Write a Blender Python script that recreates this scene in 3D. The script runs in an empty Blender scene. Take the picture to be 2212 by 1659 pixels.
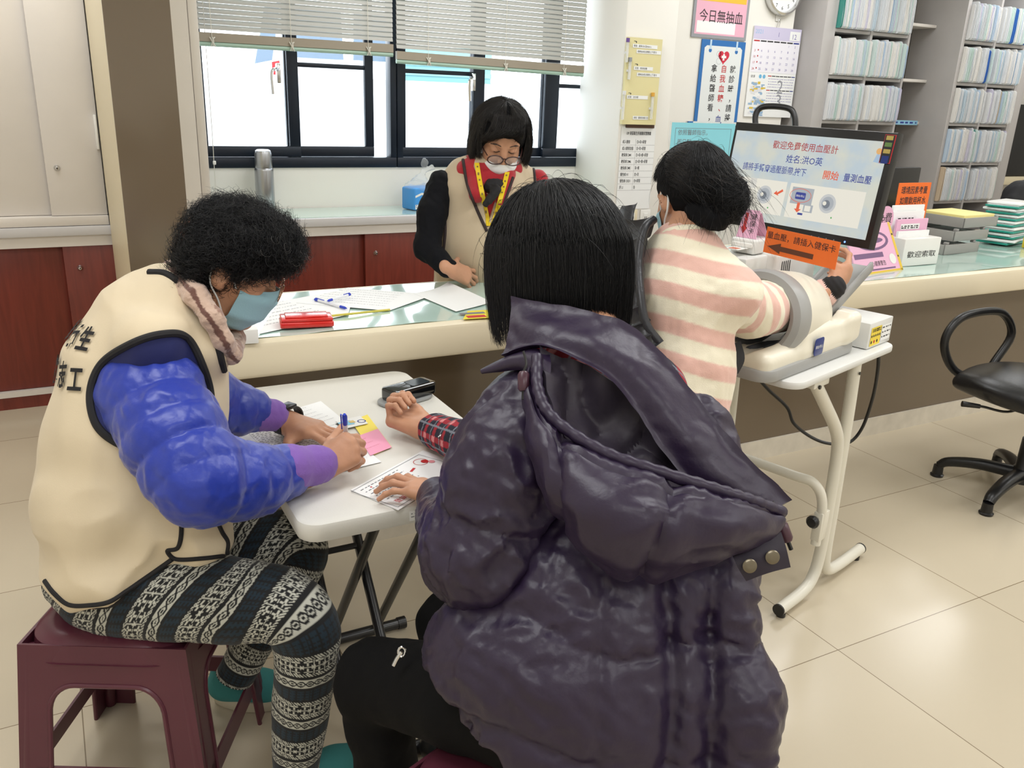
import bpy, bmesh, math, random
import numpy as np
from mathutils import Vector, Matrix, Quaternion
from mathutils.bvhtree import BVHTree

# ------------------------------------------------------------------ camera, sky, lamps, exposure
SC = bpy.context.scene
COL = SC.collection
CAMH = 1.5
FPX = 1833.62                       # focal length in pixels of a 2212 px wide frame
_yaw, _pitch, _roll = 0.501058, 0.327498, 0.0386016
_cy, _sy, _cp, _sp = math.cos(_yaw), math.sin(_yaw), math.cos(_pitch), math.sin(_pitch)
FW = np.array([_sy*_cp, _cy*_cp, -_sp])
_rt = np.array([_cy, -_sy, 0.0]); _up = np.cross(_rt, FW)
RT = math.cos(_roll)*_rt + math.sin(_roll)*_up
UP = -math.sin(_roll)*_rt + math.cos(_roll)*_up
cam = bpy.data.cameras.new('camera'); camo = bpy.data.objects.new('camera', cam); COL.objects.link(camo)
cam.sensor_width = 36.0; cam.lens = FPX/2212*36.0; cam.clip_start = 0.05; cam.clip_end = 200
camo.matrix_world = Matrix(((RT[0], UP[0], -FW[0], 0), (RT[1], UP[1], -FW[1], 0), (RT[2], UP[2], -FW[2], CAMH), (0, 0, 0, 1)))
SC.camera = camo
SC.view_settings.view_transform = 'Standard'; SC.view_settings.look = 'None'
SC.view_settings.gamma = 1.0; SC.view_settings.use_curve_mapping = False
SC.view_settings.exposure = 0.08
W = bpy.data.worlds.new('sky'); SC.world = W; W.use_nodes = True
W.node_tree.nodes['Background'].inputs[0].default_value = (0.86, 0.94, 1.0, 1)
W.node_tree.nodes['Background'].inputs[1].default_value = 4.0

def lamp(name, loc, sx, sy, power, col=(0.975, 0.985, 1.0)):
    l = bpy.data.lights.new(name, 'AREA'); l.shape = 'RECTANGLE'; l.size = sx; l.size_y = sy
    l.energy = power; l.color = col
    o = bpy.data.objects.new(name, l); o.location = loc; COL.objects.link(o); return o
CEIL = 2.75
for _x in (-0.2, 2.0, 4.2, 6.4):
    for _y in (-0.9, 1.35, 3.75):
        lamp('ceiling_lamp', (_x, _y, CEIL-0.03), 1.2, 0.6, 20 if _y < 3 else 17)

# ------------------------------------------------------------------ small helpers
def at(px, py, D):
    return np.array([0, 0, CAMH]) + D*((px-1106)/FPX*RT - (py-829.5)/FPX*UP + FW)
def _ray(px, py): return (px-1106)/FPX*RT - (py-829.5)/FPX*UP + FW
def on_x(px, py, X): d = _ray(px, py); return np.array([0, 0, CAMH]) + d*X/d[0]
def on_y(px, py, Y): d = _ray(px, py); return np.array([0, 0, CAMH]) + d*Y/d[1]
def on_z(px, py, Z): d = _ray(px, py); return np.array([0, 0, CAMH]) + d*(Z-CAMH)/d[2]
V3 = lambda *a: np.array(a if len(a) == 3 else a[0], float)
def nrm(v): v = np.asarray(v, float); return v/np.linalg.norm(v)
def srgb(r, g, b):
    f = lambda c: (c/255/12.92) if c/255 <= 0.04045 else ((c/255+0.055)/1.055)**2.4
    return (f(r), f(g), f(b))
def frame(o, x, y):
    """matrix whose columns are x, y, x cross y and the origin"""
    x = nrm(x); y = np.asarray(y, float); y = nrm(y - x*np.dot(x, y)); z = np.cross(x, y)
    M = np.eye(4); M[:3, 0] = x; M[:3, 1] = y; M[:3, 2] = z; M[:3, 3] = o; return M
def xf(M, P): P = np.asarray(P, float).reshape(-1, 3); return P @ M[:3, :3].T + M[:3, 3]
def rotz(a): c, s = math.cos(a), math.sin(a); return np.array([[c, -s, 0], [s, c, 0], [0, 0, 1.0]])
def axrot(ax, a): return np.array(Matrix.Rotation(a, 3, Vector(ax)))
def catmull(P, n=8, closed=False):
    P = np.asarray(P, float)
    if closed: Q = np.vstack([P[-1:], P, P[:2]])
    else: Q = np.vstack([2*P[0]-P[1], P, 2*P[-1]-P[-2]])
    out = []
    t = np.linspace(0, 1, n, endpoint=False)[:, None]
    for i in range(1, len(Q)-2):
        a, b, c, d = Q[i-1], Q[i], Q[i+1], Q[i+2]
        out.append(0.5*((2*b) + (c-a)*t + (2*a-5*b+4*c-d)*t**2 + (3*b-a-3*c+d)*t**3))
    out = np.vstack(out)
    return out if closed else np.vstack([out, P[-1:]])

# ------------------------------------------------------------------ materials
MATS = {}
def mat(name, col=(0.8, 0.8, 0.8), rough=0.5, metal=0.0, bump=None, vcol=None, vary=None, spec=0.5, trans=0.0, alpha=1.0,
        emit=None, sheen=0.0, coat=0.0, ior=1.5):
    """procedural principled material; bump=(scale,strength[,stretch]), vary=(scale,amount) noise on the colour, vcol=attribute name"""
    if name in MATS: return MATS[name]
    m = bpy.data.materials.new(name); m.use_nodes = True; nt = m.node_tree; N = nt.nodes; L = nt.links
    p = N['Principled BSDF']
    p.inputs['Base Color'].default_value = (*col, 1); p.inputs['Roughness'].default_value = rough
    p.inputs['Metallic'].default_value = metal; p.inputs['Specular IOR Level'].default_value = spec
    p.inputs['Transmission Weight'].default_value = trans; p.inputs['Alpha'].default_value = alpha
    p.inputs['Sheen Weight'].default_value = sheen; p.inputs['Coat Weight'].default_value = coat; p.inputs['IOR'].default_value = ior
    if emit: p.inputs['Emission Color'].default_value = (*emit[0], 1); p.inputs['Emission Strength'].default_value = emit[1]
    tc = N.new('ShaderNodeTexCoord')
    src = None
    if vcol:
        a = N.new('ShaderNodeAttribute'); a.attribute_name = vcol; src = a.outputs['Color']
        L.new(src, p.inputs['Base Color'])
    if vary:
        n = N.new('ShaderNodeTexNoise'); n.inputs['Scale'].default_value = vary[0]; n.inputs['Detail'].default_value = 5
        L.new(tc.outputs['Object'], n.inputs['Vector'])
        r = N.new('ShaderNodeMapRange'); r.inputs['From Min'].default_value = 0.3; r.inputs['From Max'].default_value = 0.7
        r.inputs['To Min'].default_value = 1-vary[1]; r.inputs['To Max'].default_value = 1+vary[1]*0.5
        L.new(n.outputs['Fac'], r.inputs['Value'])
        mx = N.new('ShaderNodeVectorMath'); mx.operation = 'SCALE'
        if src: L.new(src, mx.inputs[0])
        else: mx.inputs[0].default_value = col
        L.new(r.outputs[0], mx.inputs['Scale']); L.new(mx.outputs[0], p.inputs['Base Color'])
    if bump:
        n = N.new('ShaderNodeTexNoise'); n.inputs['Scale'].default_value = bump[0]; n.inputs['Detail'].default_value = 4
        if len(bump) > 2:
            mp = N.new('ShaderNodeMapping'); mp.inputs['Scale'].default_value = bump[2]
            L.new(tc.outputs['Object'], mp.inputs['Vector']); L.new(mp.outputs[0], n.inputs['Vector'])
        else: L.new(tc.outputs['Object'], n.inputs['Vector'])
        b = N.new('ShaderNodeBump'); b.inputs['Strength'].default_value = bump[1]; b.inputs['Distance'].default_value = 0.004
        L.new(n.outputs['Fac'], b.inputs['Height']); L.new(b.outputs[0], p.inputs['Normal'])
    MATS[name] = m; return m
def sm(name, r, g, b, rough=0.5, **k): return mat(name, srgb(r, g, b), rough, **k)

def wood_mat(name, c1, c2, rough=0.35, scale=(9, 9, 0.7), spec=0.5):
    m = mat(name, c1, rough, spec=spec); nt = m.node_tree; N = nt.nodes; L = nt.links; p = N['Principled BSDF']
    tc = N.new('ShaderNodeTexCoord'); mp = N.new('ShaderNodeMapping'); mp.inputs['Scale'].default_value = scale
    L.new(tc.outputs['Object'], mp.inputs[0])
    n = N.new('ShaderNodeTexNoise'); n.inputs['Scale'].default_value = 4; n.inputs['Detail'].default_value = 8; n.inputs['Distortion'].default_value = 1.2
    L.new(mp.outputs[0], n.inputs['Vector'])
    cr = N.new('ShaderNodeValToRGB'); cr.color_ramp.elements[0].position = 0.3; cr.color_ramp.elements[1].position = 0.7
    cr.color_ramp.elements[0].color = (*c1, 1); cr.color_ramp.elements[1].color = (*c2, 1)
    L.new(n.outputs['Fac'], cr.inputs[0]); L.new(cr.outputs[0], p.inputs['Base Color'])
    return m

# ------------------------------------------------------------------ mesh building
def npmesh(name, v, quads=None, tris=None, mi=None):
    me = bpy.data.meshes.new(name); v = np.asarray(v, np.float32)
    quads = np.zeros((0, 4), int) if quads is None else np.asarray(quads, int)
    tris = np.zeros((0, 3), int) if tris is None else np.asarray(tris, int)
    nl = quads.size + tris.size; nf = len(quads)+len(tris)
    me.vertices.add(len(v)); me.vertices.foreach_set('co', v.ravel())
    me.loops.add(nl); me.loops.foreach_set('vertex_index', np.concatenate([quads.ravel(), tris.ravel()]).astype(np.int32))
    st = np.concatenate([np.arange(len(quads))*4, quads.size+np.arange(len(tris))*3]).astype(np.int32)
    me.polygons.add(nf); me.polygons.foreach_set('loop_start', st)
    me.polygons.foreach_set('use_smooth', np.ones(nf, bool))
    if mi is not None: me.polygons.foreach_set('material_index', np.asarray(mi, np.int32))
    me.update(calc_edges=True); me.validate(); return me
def link(name, me, parent=None):
    o = bpy.data.objects.new(name, me); COL.objects.link(o)
    if parent is not None:
        o.parent = parent; o.matrix_parent_inverse = parent.matrix_world.inverted() if False else Matrix.Translation(-Vector(parent.location))
    return o
def setcol(me, cols, name='col'):
    a = me.color_attributes.new(name, 'FLOAT_COLOR', 'POINT')
    c = np.ones((len(me.vertices), 4), np.float32); c[:, :3] = cols; a.data.foreach_set('color', c.ravel())

_tc = {}
_tcur = bpy.data.curves.new('lettering', 'FONT'); _tobj = bpy.data.objects.new('lettering', _tcur)
def glyphs(s, bold=0.0):
    """flat lettering as (verts, faces, width), unit em"""
    key = (s, bold)
    if key not in _tc:
        if _tobj.name not in COL.objects: COL.objects.link(_tobj)
        _tcur.body = s; _tcur.size = 1.0; _tcur.offset = bold; _tcur.resolution_u = 2
        dg = bpy.context.evaluated_depsgraph_get(); dg.update()
        me = bpy.data.meshes.new_from_object(_tobj.evaluated_get(dg))
        v = np.array([x.co for x in me.vertices]).reshape(-1, 3); f = [list(p.vertices) for p in me.polygons]
        bpy.data.meshes.remove(me); COL.objects.unlink(_tobj)
        _tc[key] = (v, f, v[:, 0].max() if len(v) else 0.5)
    return _tc[key]

class MB:
    def __init__(s): s.v = []; s.f = []; s.m = []; s.mats = []; s.n = 0
    def add(s, v, f, m):
        if m not in s.mats: s.mats.append(m)
        k = s.mats.index(m); v = np.asarray(v, float).reshape(-1, 3)
        s.v.append(v); s.f += [[i+s.n for i in q] for q in f]; s.m += [k]*len(f); s.n += len(v); return s
    def bm(s, b, m, M=None):
        b.verts.ensure_lookup_table(); b.verts.index_update()
        v = np.array([x.co for x in b.verts]); f = [[q.index for q in p.verts] for p in b.faces]; b.free()
        return s.add(v if M is None else xf(M, v), f, m)
    def box(s, c, size, m, R=None, bev=0.0, seg=2):
        b = bmesh.new(); bmesh.ops.create_cube(b, size=1.0)
        for x in b.verts: x.co = Vector((x.co.x*size[0], x.co.y*size[1], x.co.z*size[2]))
        if bev: bmesh.ops.bevel(b, geom=list(b.edges)+list(b.verts), offset=min(bev, min(size)*0.49), segments=seg, affect='EDGES', profile=0.5)
        M = np.eye(4); M[:3, 3] = c
        if R is not None: M[:3, :3] = R
        return s.bm(b, m, M)
    def bb(s, lo, hi, m, bev=0.0):
        lo = np.array(lo, float); hi = np.array(hi, float); return s.box((lo+hi)/2, hi-lo, m, None, bev)
    def tube(s, pts, r, m, n=10, closed=False, caps=True, fl=None):
        P = np.asarray(pts, float); N = len(P); r = np.broadcast_to(np.asarray(r, float), (N,))
        T = np.gradient(P, axis=0) if not closed else (np.roll(P, -1, 0)-np.roll(P, 1, 0))
        T /= np.linalg.norm(T, axis=1)[:, None]+1e-12
        u = nrm(np.cross(T[0], [0.3, 0.2, 0.93] if abs(T[0][2]) < 0.9 else [1, 0, 0])); U = []
        for t in T: u = nrm(u - t*np.dot(u, t)); U.append(u)
        U = np.array(U); B = np.cross(T, U); a = np.arange(n)*2*math.pi/n
        v = P[:, None]+r[:, None, None]*(np.cos(a)[None, :, None]*U[:, None]+np.sin(a)[None, :, None]*B[:, None]*(fl or 1))
        f = []
        for i in range(N if closed else N-1):
            j = (i+1) % N
            f += [[i*n+k, i*n+(k+1) % n, j*n+(k+1) % n, j*n+k] for k in range(n)]
        if caps and not closed: f += [list(range(n))[::-1], [(N-1)*n+k for k in range(n)]]
        return s.add(v, f, m)
    def cyl(s, a, b, r, m, r2=None, n=24): return s.tube([a, b], [r, r if r2 is None else r2], m, n)
    def lathe(s, prof, m, c=(0, 0, 0), R=None, n=32, sx=1, sy=1, caps=True):
        prof = np.asarray(prof, float); a = np.arange(n)*2*math.pi/n; k = len(prof)
        v = np.stack([prof[:, None, 0]*np.cos(a)*sx, prof[:, None, 0]*np.sin(a)*sy, np.broadcast_to(prof[:, None, 1], (k, n))], -1).reshape(-1, 3)
        f = [[i*n+q, i*n+(q+1) % n, (i+1)*n+(q+1) % n, (i+1)*n+q] for i in range(k-1) for q in range(n)]
        if caps: f += [list(range(n))[::-1], [(k-1)*n+q for q in range(n)]]
        M = np.eye(4); M[:3, 3] = c
        if R is not None: M[:3, :3] = R
        return s.add(xf(M, v), f, m)
    def prism(s, poly, d, m, M, bev=0.0):
        """outline in the x,y of frame M, from z=0 to z=d"""
        b = bmesh.new(); vs = [b.verts.new((p[0], p[1], 0)) for p in poly]; fc = b.faces.new(vs)
        if d:
            r = bmesh.ops.extrude_face_region(b, geom=[fc])
            bmesh.ops.translate(b, vec=(0, 0, d), verts=[g for g in r['geom'] if isinstance(g, bmesh.types.BMVert)])
            bmesh.ops.recalc_face_normals(b, faces=b.faces)
            if bev: bmesh.ops.bevel(b, geom=[e for e in b.edges if abs(e.verts[0].co.z-e.verts[1].co.z) < 1e-6], offset=bev, segments=2, affect='EDGES', profile=0.5)
        return s.bm(b, m, M)
    def text(s, t, M, size, m, align='l', off=0.0006, xs=1.0, bold=0.0):
        v, f, w = glyphs(t, bold)
        if not len(v): return s
        v = v.copy(); v[:, 0] -= {'l': 0, 'c': w/2, 'r': w}[align]
        v *= size; v[:, 0] *= xs; v[:, 2] = off
        return s.add(xf(M, v), f, m)
    def vtext(s, t, M, size, m, off=0.0006, step=1.12, bold=0.0):
        for i, c in enumerate(t):
            v, f, w = glyphs(c, bold)
            if not len(v): continue
            v = v.copy(); v[:, 0] -= w/2; v *= size; v[:, 1] -= i*size*step; v[:, 2] = off; s.add(xf(M, v), f, m)
        return s
    def rect(s, M, x, y, w, h, m, off=0.0005):
        return s.add(xf(M, [[x, y, off], [x+w, y, off], [x+w, y+h, off], [x, y+h, off]]), [[0, 1, 2, 3]], m)
    def disc(s, M, x, y, r, m, off=0.0005, n=24, ry=None):
        return s.add(xf(M, [[x+r*math.cos(a), y+(ry or r)*math.sin(a), off] for a in np.arange(n)*2*math.pi/n]), [list(range(n))], m)
    def ring(s, M, x, y, r, w, m, off=0.0005, n=32, ry=None):
        ry = ry or r; a = np.arange(n)*2*math.pi/n
        v = [[x+r*math.cos(t), y+ry*math.sin(t), off] for t in a]+[[x+(r-w)*math.cos(t), y+(ry-w)*math.sin(t), off] for t in a]
        return s.add(xf(M, v), [[i, (i+1) % n, n+(i+1) % n, n+i] for i in range(n)], m)
    def poly(s, M, pts, m, off=0.0005): return s.add(xf(M, [[p[0], p[1], off] for p in pts]), [list(range(len(pts)))], m)
    def lines(s, M, x, y, w, n, dy, m, h=0.0012, rnd=None, gap=True, off=0.0005):
        """rows of small print too small to read: short dashes"""
        R = rnd or random.Random(1)
        for i in range(n):
            cx = x
            while cx < x+w:
                L = R.uniform(0.3, 1.0)*h*4
                s.rect(M, cx, y-i*dy, min(L, x+w-cx), h, m, off); cx += L+(h*R.uniform(0.8, 2.5) if gap else 0)
        return s
    def patch(s, G, m, nu=6, nv=6, th=0.0, disp=None, m2=None):
        """smooth sheet through a grid of 3D points [rows][cols]; th = thickness"""
        G = np.asarray(G, float)
        A = np.stack([catmull(G[:, j], nv) for j in range(G.shape[1])], 1)
        A = np.stack([catmull(A[i], nu) for i in range(A.shape[0])], 0)
        R, C = A.shape[:2]
        du = np.gradient(A, axis=1); dv = np.gradient(A, axis=0); nn = np.cross(du, dv); nn /= np.linalg.norm(nn, axis=2)[..., None]+1e-12
        uu, vv = np.meshgrid(np.linspace(0, 1, C), np.linspace(0, 1, R))
        if disp is not None: A = A+nn*disp(uu, vv, A)[..., None]
        idx = np.arange(R*C).reshape(R, C)
        q = np.stack([idx[:-1, :-1], idx[:-1, 1:], idx[1:, 1:], idx[1:, :-1]], -1).reshape(-1, 4)
        if not th: return s.add(A, q.tolist(), m)
        e = np.concatenate([idx[0, :], idx[1:, -1], idx[-1, -2::-1], idx[-2:0:-1, 0]])
        n0 = R*C
        f1 = q.tolist(); f2 = (q[:, ::-1]+n0).tolist(); f3 = [[e[(i+1) % len(e)], e[i], e[i]+n0, e[(i+1) % len(e)]+n0] for i in range(len(e))]
        v = np.concatenate([A.reshape(-1, 3), (A-nn*th).reshape(-1, 3)])
        s.add(v, f1+f3, m)
        if m2 is None: m2 = m
        k0 = s.n-len(v); km = m2
        if km not in s.mats: s.mats.append(km)
        s.f += [[i+k0 for i in f] for f in f2]; s.m += [s.mats.index(km)]*len(f2); return s
    def mesh(s, name, angle=38, smooth=True):
        me = bpy.data.meshes.new(name); v = np.concatenate(s.v)
        me.from_pydata(v.tolist(), [], s.f)
        for m in s.mats: me.materials.append(m)
        me.polygons.foreach_set('material_index', np.array(s.m, np.int32))
        if smooth:
            me.polygons.foreach_set('use_smooth', np.ones(len(s.f), bool)); me.set_sharp_from_angle(angle=math.radians(angle))
        me.update(); return me
    def build(s, name, parent=None, angle=38, smooth=True, origin=None):
        me = s.mesh(name, angle, smooth)
        if parent is None and origin is None:
            v = np.concatenate(s.v); origin = ((v[:, 0].min()+v[:, 0].max())/2, (v[:, 1].min()+v[:, 1].max())/2, v[:, 2].min())
        if origin is not None and parent is None: me.transform(Matrix.Translation(-Vector(origin)))
        o = link(name, me, parent)
        if origin is not None and parent is None: o.location = origin
        return o
def tag(o, label, cat, group=None, kind=None):
    if label: o['label'] = label
    if cat: o['category'] = cat
    if group: o['group'] = group
    if kind: o['kind'] = kind
    return o
def empty(name, loc, label, cat, group=None):
    o = bpy.data.objects.new(name, None); o.location = [float(x) for x in loc]; o.empty_display_size = 0.05; COL.objects.link(o); return tag(o, label, cat, group)
def struct(o): o['kind'] = 'structure'; return o

# ------------------------------------------------------------------ soft solids (signed distance fields -> one continuous surface)
def smin(a, b, k):
    if k <= 0: return np.minimum(a, b)
    h = np.maximum(k-np.abs(a-b), 0)/k
    return np.minimum(a, b)-h*h*k*0.25
def rc(a, b, ra, rb, k=0.02, fl=None, mod=None, op='u'):
    """tapered round limb from a to b; fl=(axis, factor) flattens it along axis; mod(t, P) scales the radius"""
    a = V3(a); b = V3(b); ab = b-a; L2 = max(ab@ab, 1e-12)
    def f(P):
        t = np.clip(((P-a)@ab)/L2, 0, 1); q = P-a-t[:, None]*ab
        if fl is not None:
            ax = nrm(fl[0]); q = q+ax*(q@ax)[:, None]*(fl[1]-1)
        r = ra+(rb-ra)*t
        if mod is not None: r = r*mod(t, P)
        return np.linalg.norm(q, axis=1)-r
    m = max(ra, rb)*1.35
    return dict(f=f, lo=np.minimum(a, b)-m, hi=np.maximum(a, b)+m, k=k, op=op)
def ell(c, r, R=None, k=0.02, op='u'):
    c = V3(c); r = np.broadcast_to(np.asarray(r, float), (3,)); R = np.eye(3) if R is None else np.asarray(R)
    def f(P):
        q = (P-c)@R; k0 = np.linalg.norm(q/r, axis=1); k1 = np.linalg.norm(q/(r*r), axis=1)
        return k0*(k0-1)/np.maximum(k1, 1e-9)
    m = r.max()*1.02
    return dict(f=f, lo=c-m, hi=c+m, k=k, op=op)
def rbox(c, half, R=None, rr=0.01, k=0.02, op='u'):
    c = V3(c); half = np.asarray(half, float)-rr; R = np.eye(3) if R is None else np.asarray(R)
    def f(P):
        q = np.abs((P-c)@R)-half
        return np.linalg.norm(np.maximum(q, 0), axis=1)+np.minimum(q.max(1), 0)-rr
    m = np.linalg.norm(half+rr)
    return dict(f=f, lo=c-m, hi=c+m, k=k, op=op)
def half(p, n, op='s'):
    """everything on the far side of the plane through p with normal n (for cutting)"""
    p = V3(p); n = nrm(n)
    return dict(f=lambda P: -(P-p)@n, lo=None, hi=None, k=0.004, op=op)
def chain(pts, rs, k=0.01, fl=None, mod=None):
    return [rc(pts[i], pts[i+1], rs[i], rs[i+1], k, fl, (lambda t, P, i=i: mod(t+i, P)) if mod else None) for i in range(len(pts)-1)]
_B = 8
_CR = np.array([[i, j, k] for i in (0, 1) for j in (0, 1) for k in (0, 1)])
_ED = [(a, b) for a in range(8) for b in range(a+1, 8) if np.abs(_CR[a]-_CR[b]).sum() == 1]
def sdf_mesh(prims, h, disp=None, amp=0.0):
    lo = np.min([p['lo'] for p in prims if p['lo'] is not None and p['op'] == 'u'], 0)-0.012-amp
    hi = np.max([p['hi'] for p in prims if p['hi'] is not None and p['op'] == 'u'], 0)+0.012+amp
    bs = _B*h; nb = np.ceil((hi-lo)/bs).astype(int)
    I = np.stack(np.meshgrid(*[np.arange(n) for n in nb], indexing='ij'), -1).reshape(-1, 3)
    C = lo+(I+0.5)*bs; hd = 0.866*bs
    D = np.full(len(C), 10.0); Dm = np.full(len(C), 10.0); Dp = []
    for p in prims:
        d = p['f'](C); Dp.append(d)
        if p['op'] == 'u': D = smin(D, d, p['k']); Dm = np.minimum(Dm, d)
        else: D = -smin(-D, d, p['k'])
    act = np.abs(D) < hd*1.5+amp
    I = I[act]; C = C[act]; Dm = Dm[act]; na = len(I)
    g = np.arange(_B+1)
    loc = np.stack(np.meshgrid(g, g, g, indexing='ij'), -1).reshape(-1, 3)*h
    G = np.full((na, (_B+1)**3), 10.0, np.float64); base = lo+I*bs
    for p, d in zip(prims, Dp):
        d = d[act]
        rel = np.where(d < Dm+2.6*hd+p['k'])[0] if p['op'] == 'u' else np.where(d < 1.6*hd+p['k']+amp)[0]
        if not len(rel): continue
        dd = p['f']((base[rel][:, None]+loc[None]).reshape(-1, 3)).reshape(len(rel), -1)
        G[rel] = smin(G[rel], dd, p['k']) if p['op'] == 'u' else -smin(-G[rel], dd, p['k'])
    if disp is not None: G -= disp((base[:, None]+loc[None]).reshape(-1, 3)).reshape(na, -1)
    G = G.reshape(na, _B+1, _B+1, _B+1)
    cs = np.stack([G[:, a:a+_B, b:b+_B, c:c+_B] for a, b, c in _CR], -1)
    neg = cs < 0; mk = neg.any(-1) & ~neg.all(-1)
    bi, ci, cj, ck = np.where(mk); cv = cs[bi, ci, cj, ck]
    S = np.zeros((len(bi), 3)); cnt = np.zeros(len(bi))
    for a, b in _ED:
        va, vb = cv[:, a], cv[:, b]; x = (va < 0) != (vb < 0)
        t = np.where(x, va/np.where(x, va-vb, 1), 0)
        S += np.where(x[:, None], _CR[a]+t[:, None]*(_CR[b]-_CR[a]), 0); cnt += x
    gi = I[bi]*_B+np.stack([ci, cj, ck], -1)
    verts = lo+(gi+S/cnt[:, None])*h
    dims = (nb+1)*_B+2
    gid = lambda q: (q[:, 0]+1)*dims[1]*dims[2]+(q[:, 1]+1)*dims[2]+q[:, 2]+1
    ids = gid(gi); o = np.argsort(ids); sid = ids[o]
    quads = []
    for ax in range(3):
        sl0 = [slice(None)]+[slice(0, _B)]*3; sl1 = list(sl0); sl1[ax+1] = slice(1, _B+1)
        a = G[tuple(sl0)] < 0; b = G[tuple(sl1)] < 0
        w = np.where(a != b); q = I[w[0]]*_B+np.stack(w[1:], -1); fl = a[w]
        e1 = np.zeros(3, int); e2 = np.zeros(3, int); e1[(ax+1) % 3] = 1; e2[(ax+2) % 3] = 1
        cc = []; ok = np.ones(len(q), bool)
        for off in (-e1-e2, -e2, 0*e1, -e1):
            k = gid(q+off); pos = np.clip(np.searchsorted(sid, k), 0, len(sid)-1); ok &= sid[pos] == k; cc.append(o[pos])
        cc = np.stack(cc, -1); cc[~fl] = cc[~fl][:, ::-1]; quads.append(cc[ok])
    return verts, np.concatenate(quads)
def blob(name, prims, h, m, parent=None, disp=None, amp=0.0, relax=0, col=None, origin=None, extra=None):
    """build the field as one smooth mesh object; col(P)->rgb stores the vertex colour 'col'"""
    v, q = sdf_mesh(prims, h, disp, amp)
    for _ in range(relax):
        s = np.zeros_like(v); c = np.zeros(len(v))
        for k in range(4):
            np.add.at(s, q[:, k], v[q[:, (k+1) % 4]]+v[q[:, (k+3) % 4]]); np.add.at(c, q[:, k], 2)
        v = v*0.5+0.5*s/np.maximum(c, 1)[:, None]
    org = np.zeros(3) if origin is None else np.asarray(origin, float)
    me = npmesh(name, v-(org if parent is None else 0), q)
    if col is not None: setcol(me, col(v))
    me.materials.append(m)
    o = link(name, me, parent)
    if parent is None: o.location = org
    o_surf[o.name] = (v, q); return o
o_surf = {}
def bvh(*objs):
    V = []; F = []; n = 0
    for o in objs:
        v, q = o_surf[o.name]; V.append(v); F.append(q+n); n += len(v)
    return BVHTree.FromPolygons(np.concatenate(V).tolist(), np.concatenate(F).tolist())
def cast(tree, p, d, lift=0.0):
    h = tree.ray_cast(Vector(p), Vector(nrm(d)))
    if h[0] is None: return None
    return np.array(h[0])-nrm(d)*lift
def seen(tree, px, py, lift=0.0):
    """the point of a surface met on the way from the camera through a pixel"""
    return cast(tree, (0, 0, CAMH), _ray(px, py), lift)
def noise(P, f, seed=0, oct=3, warp=0.6):
    """smooth pseudo-noise, about -1..1"""
    r = np.random.RandomState(seed); s = np.zeros(len(P)); a = 1.0; tot = 0; Q = P
    for _ in range(oct):
        for _ in range(3):
            d = r.normal(size=3); d /= np.linalg.norm(d); e = r.normal(size=3); e /= np.linalg.norm(e); ph = r.uniform(0, 6.28, 2)
            s += a*np.sin(Q@d*f*6.28+ph[0]+warp*2*np.sin(Q@e*f*4.1+ph[1]))/2
        tot += a; a *= 0.5; f *= 2.1
    return s/tot
def strands(S, r, n=3):
    """thin tapered fibres: S (count, points, 3) -> verts, quads"""
    N, K, _ = S.shape
    T = np.gradient(S, axis=1); T /= np.linalg.norm(T, axis=2)[..., None]+1e-12
    ref = np.where(np.abs(T[..., 2:3]) < 0.9, [0, 0, 1.0], [1.0, 0, 0])
    U = np.cross(T, ref); U /= np.linalg.norm(U, axis=2)[..., None]+1e-12; B = np.cross(T, U)
    rr = r*np.minimum(1, np.linspace(2.2, 0.25, K))[None, :, None, None] if np.isscalar(r) else r[:, None, None, None]*np.minimum(1, np.linspace(2.2, 0.25, K))[None, :, None, None]
    a = np.arange(n)*2*math.pi/n
    v = S[:, :, None]+rr*(np.cos(a)[:, None]*U[:, :, None]+np.sin(a)[:, None]*B[:, :, None])
    i = np.arange(N*K*n).reshape(N, K, n); j = np.roll(i, -1, 2)
    q = np.stack([i[:, :-1], j[:, :-1], j[:, 1:], i[:, 1:]], -1).reshape(-1, 4)
    return v.reshape(-1, 3), q
# ================================================================== the setting
PI = math.pi
wall_m = sm('wall_paint', 236, 233, 226, 0.6, bump=(60, 0.06))
white_lam = sm('white_laminate', 226, 220, 213, 0.38, bump=(7, 0.10, (1, 1, 5)), vary=(3, 0.05))
cream_m = sm('cream_trim', 226, 214, 182, 0.4)
brown_m = sm('brown_panel', 114, 100, 82, 0.16, vary=(1.5, 0.05), spec=0.55)
red_wood = wood_mat('red_wood', srgb(108, 44, 34), srgb(126, 54, 42), 0.33)
grey_lam = sm('grey_laminate', 178, 174, 172, 0.4, vary=(5, 0.05))
navy_m = sm('navy_aluminium', 24, 34, 48, 0.3, metal=0.2)
chrome = sm('chrome', 205, 205, 205, 0.18, metal=1.0)
black_pl = sm('black_plastic', 22, 22, 23, 0.35)
white_pl = sm('white_plastic', 232, 231, 226, 0.35)
paper_m = sm('paper', 240, 241, 240, 0.7)
ink = sm('ink', 38, 38, 42, 0.6)
grey_ink = sm('grey_ink', 120, 122, 128, 0.6)
red_ink = sm('red_ink', 190, 40, 44, 0.6)
blue_ink = sm('blue_ink', 40, 56, 140, 0.6)

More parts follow.
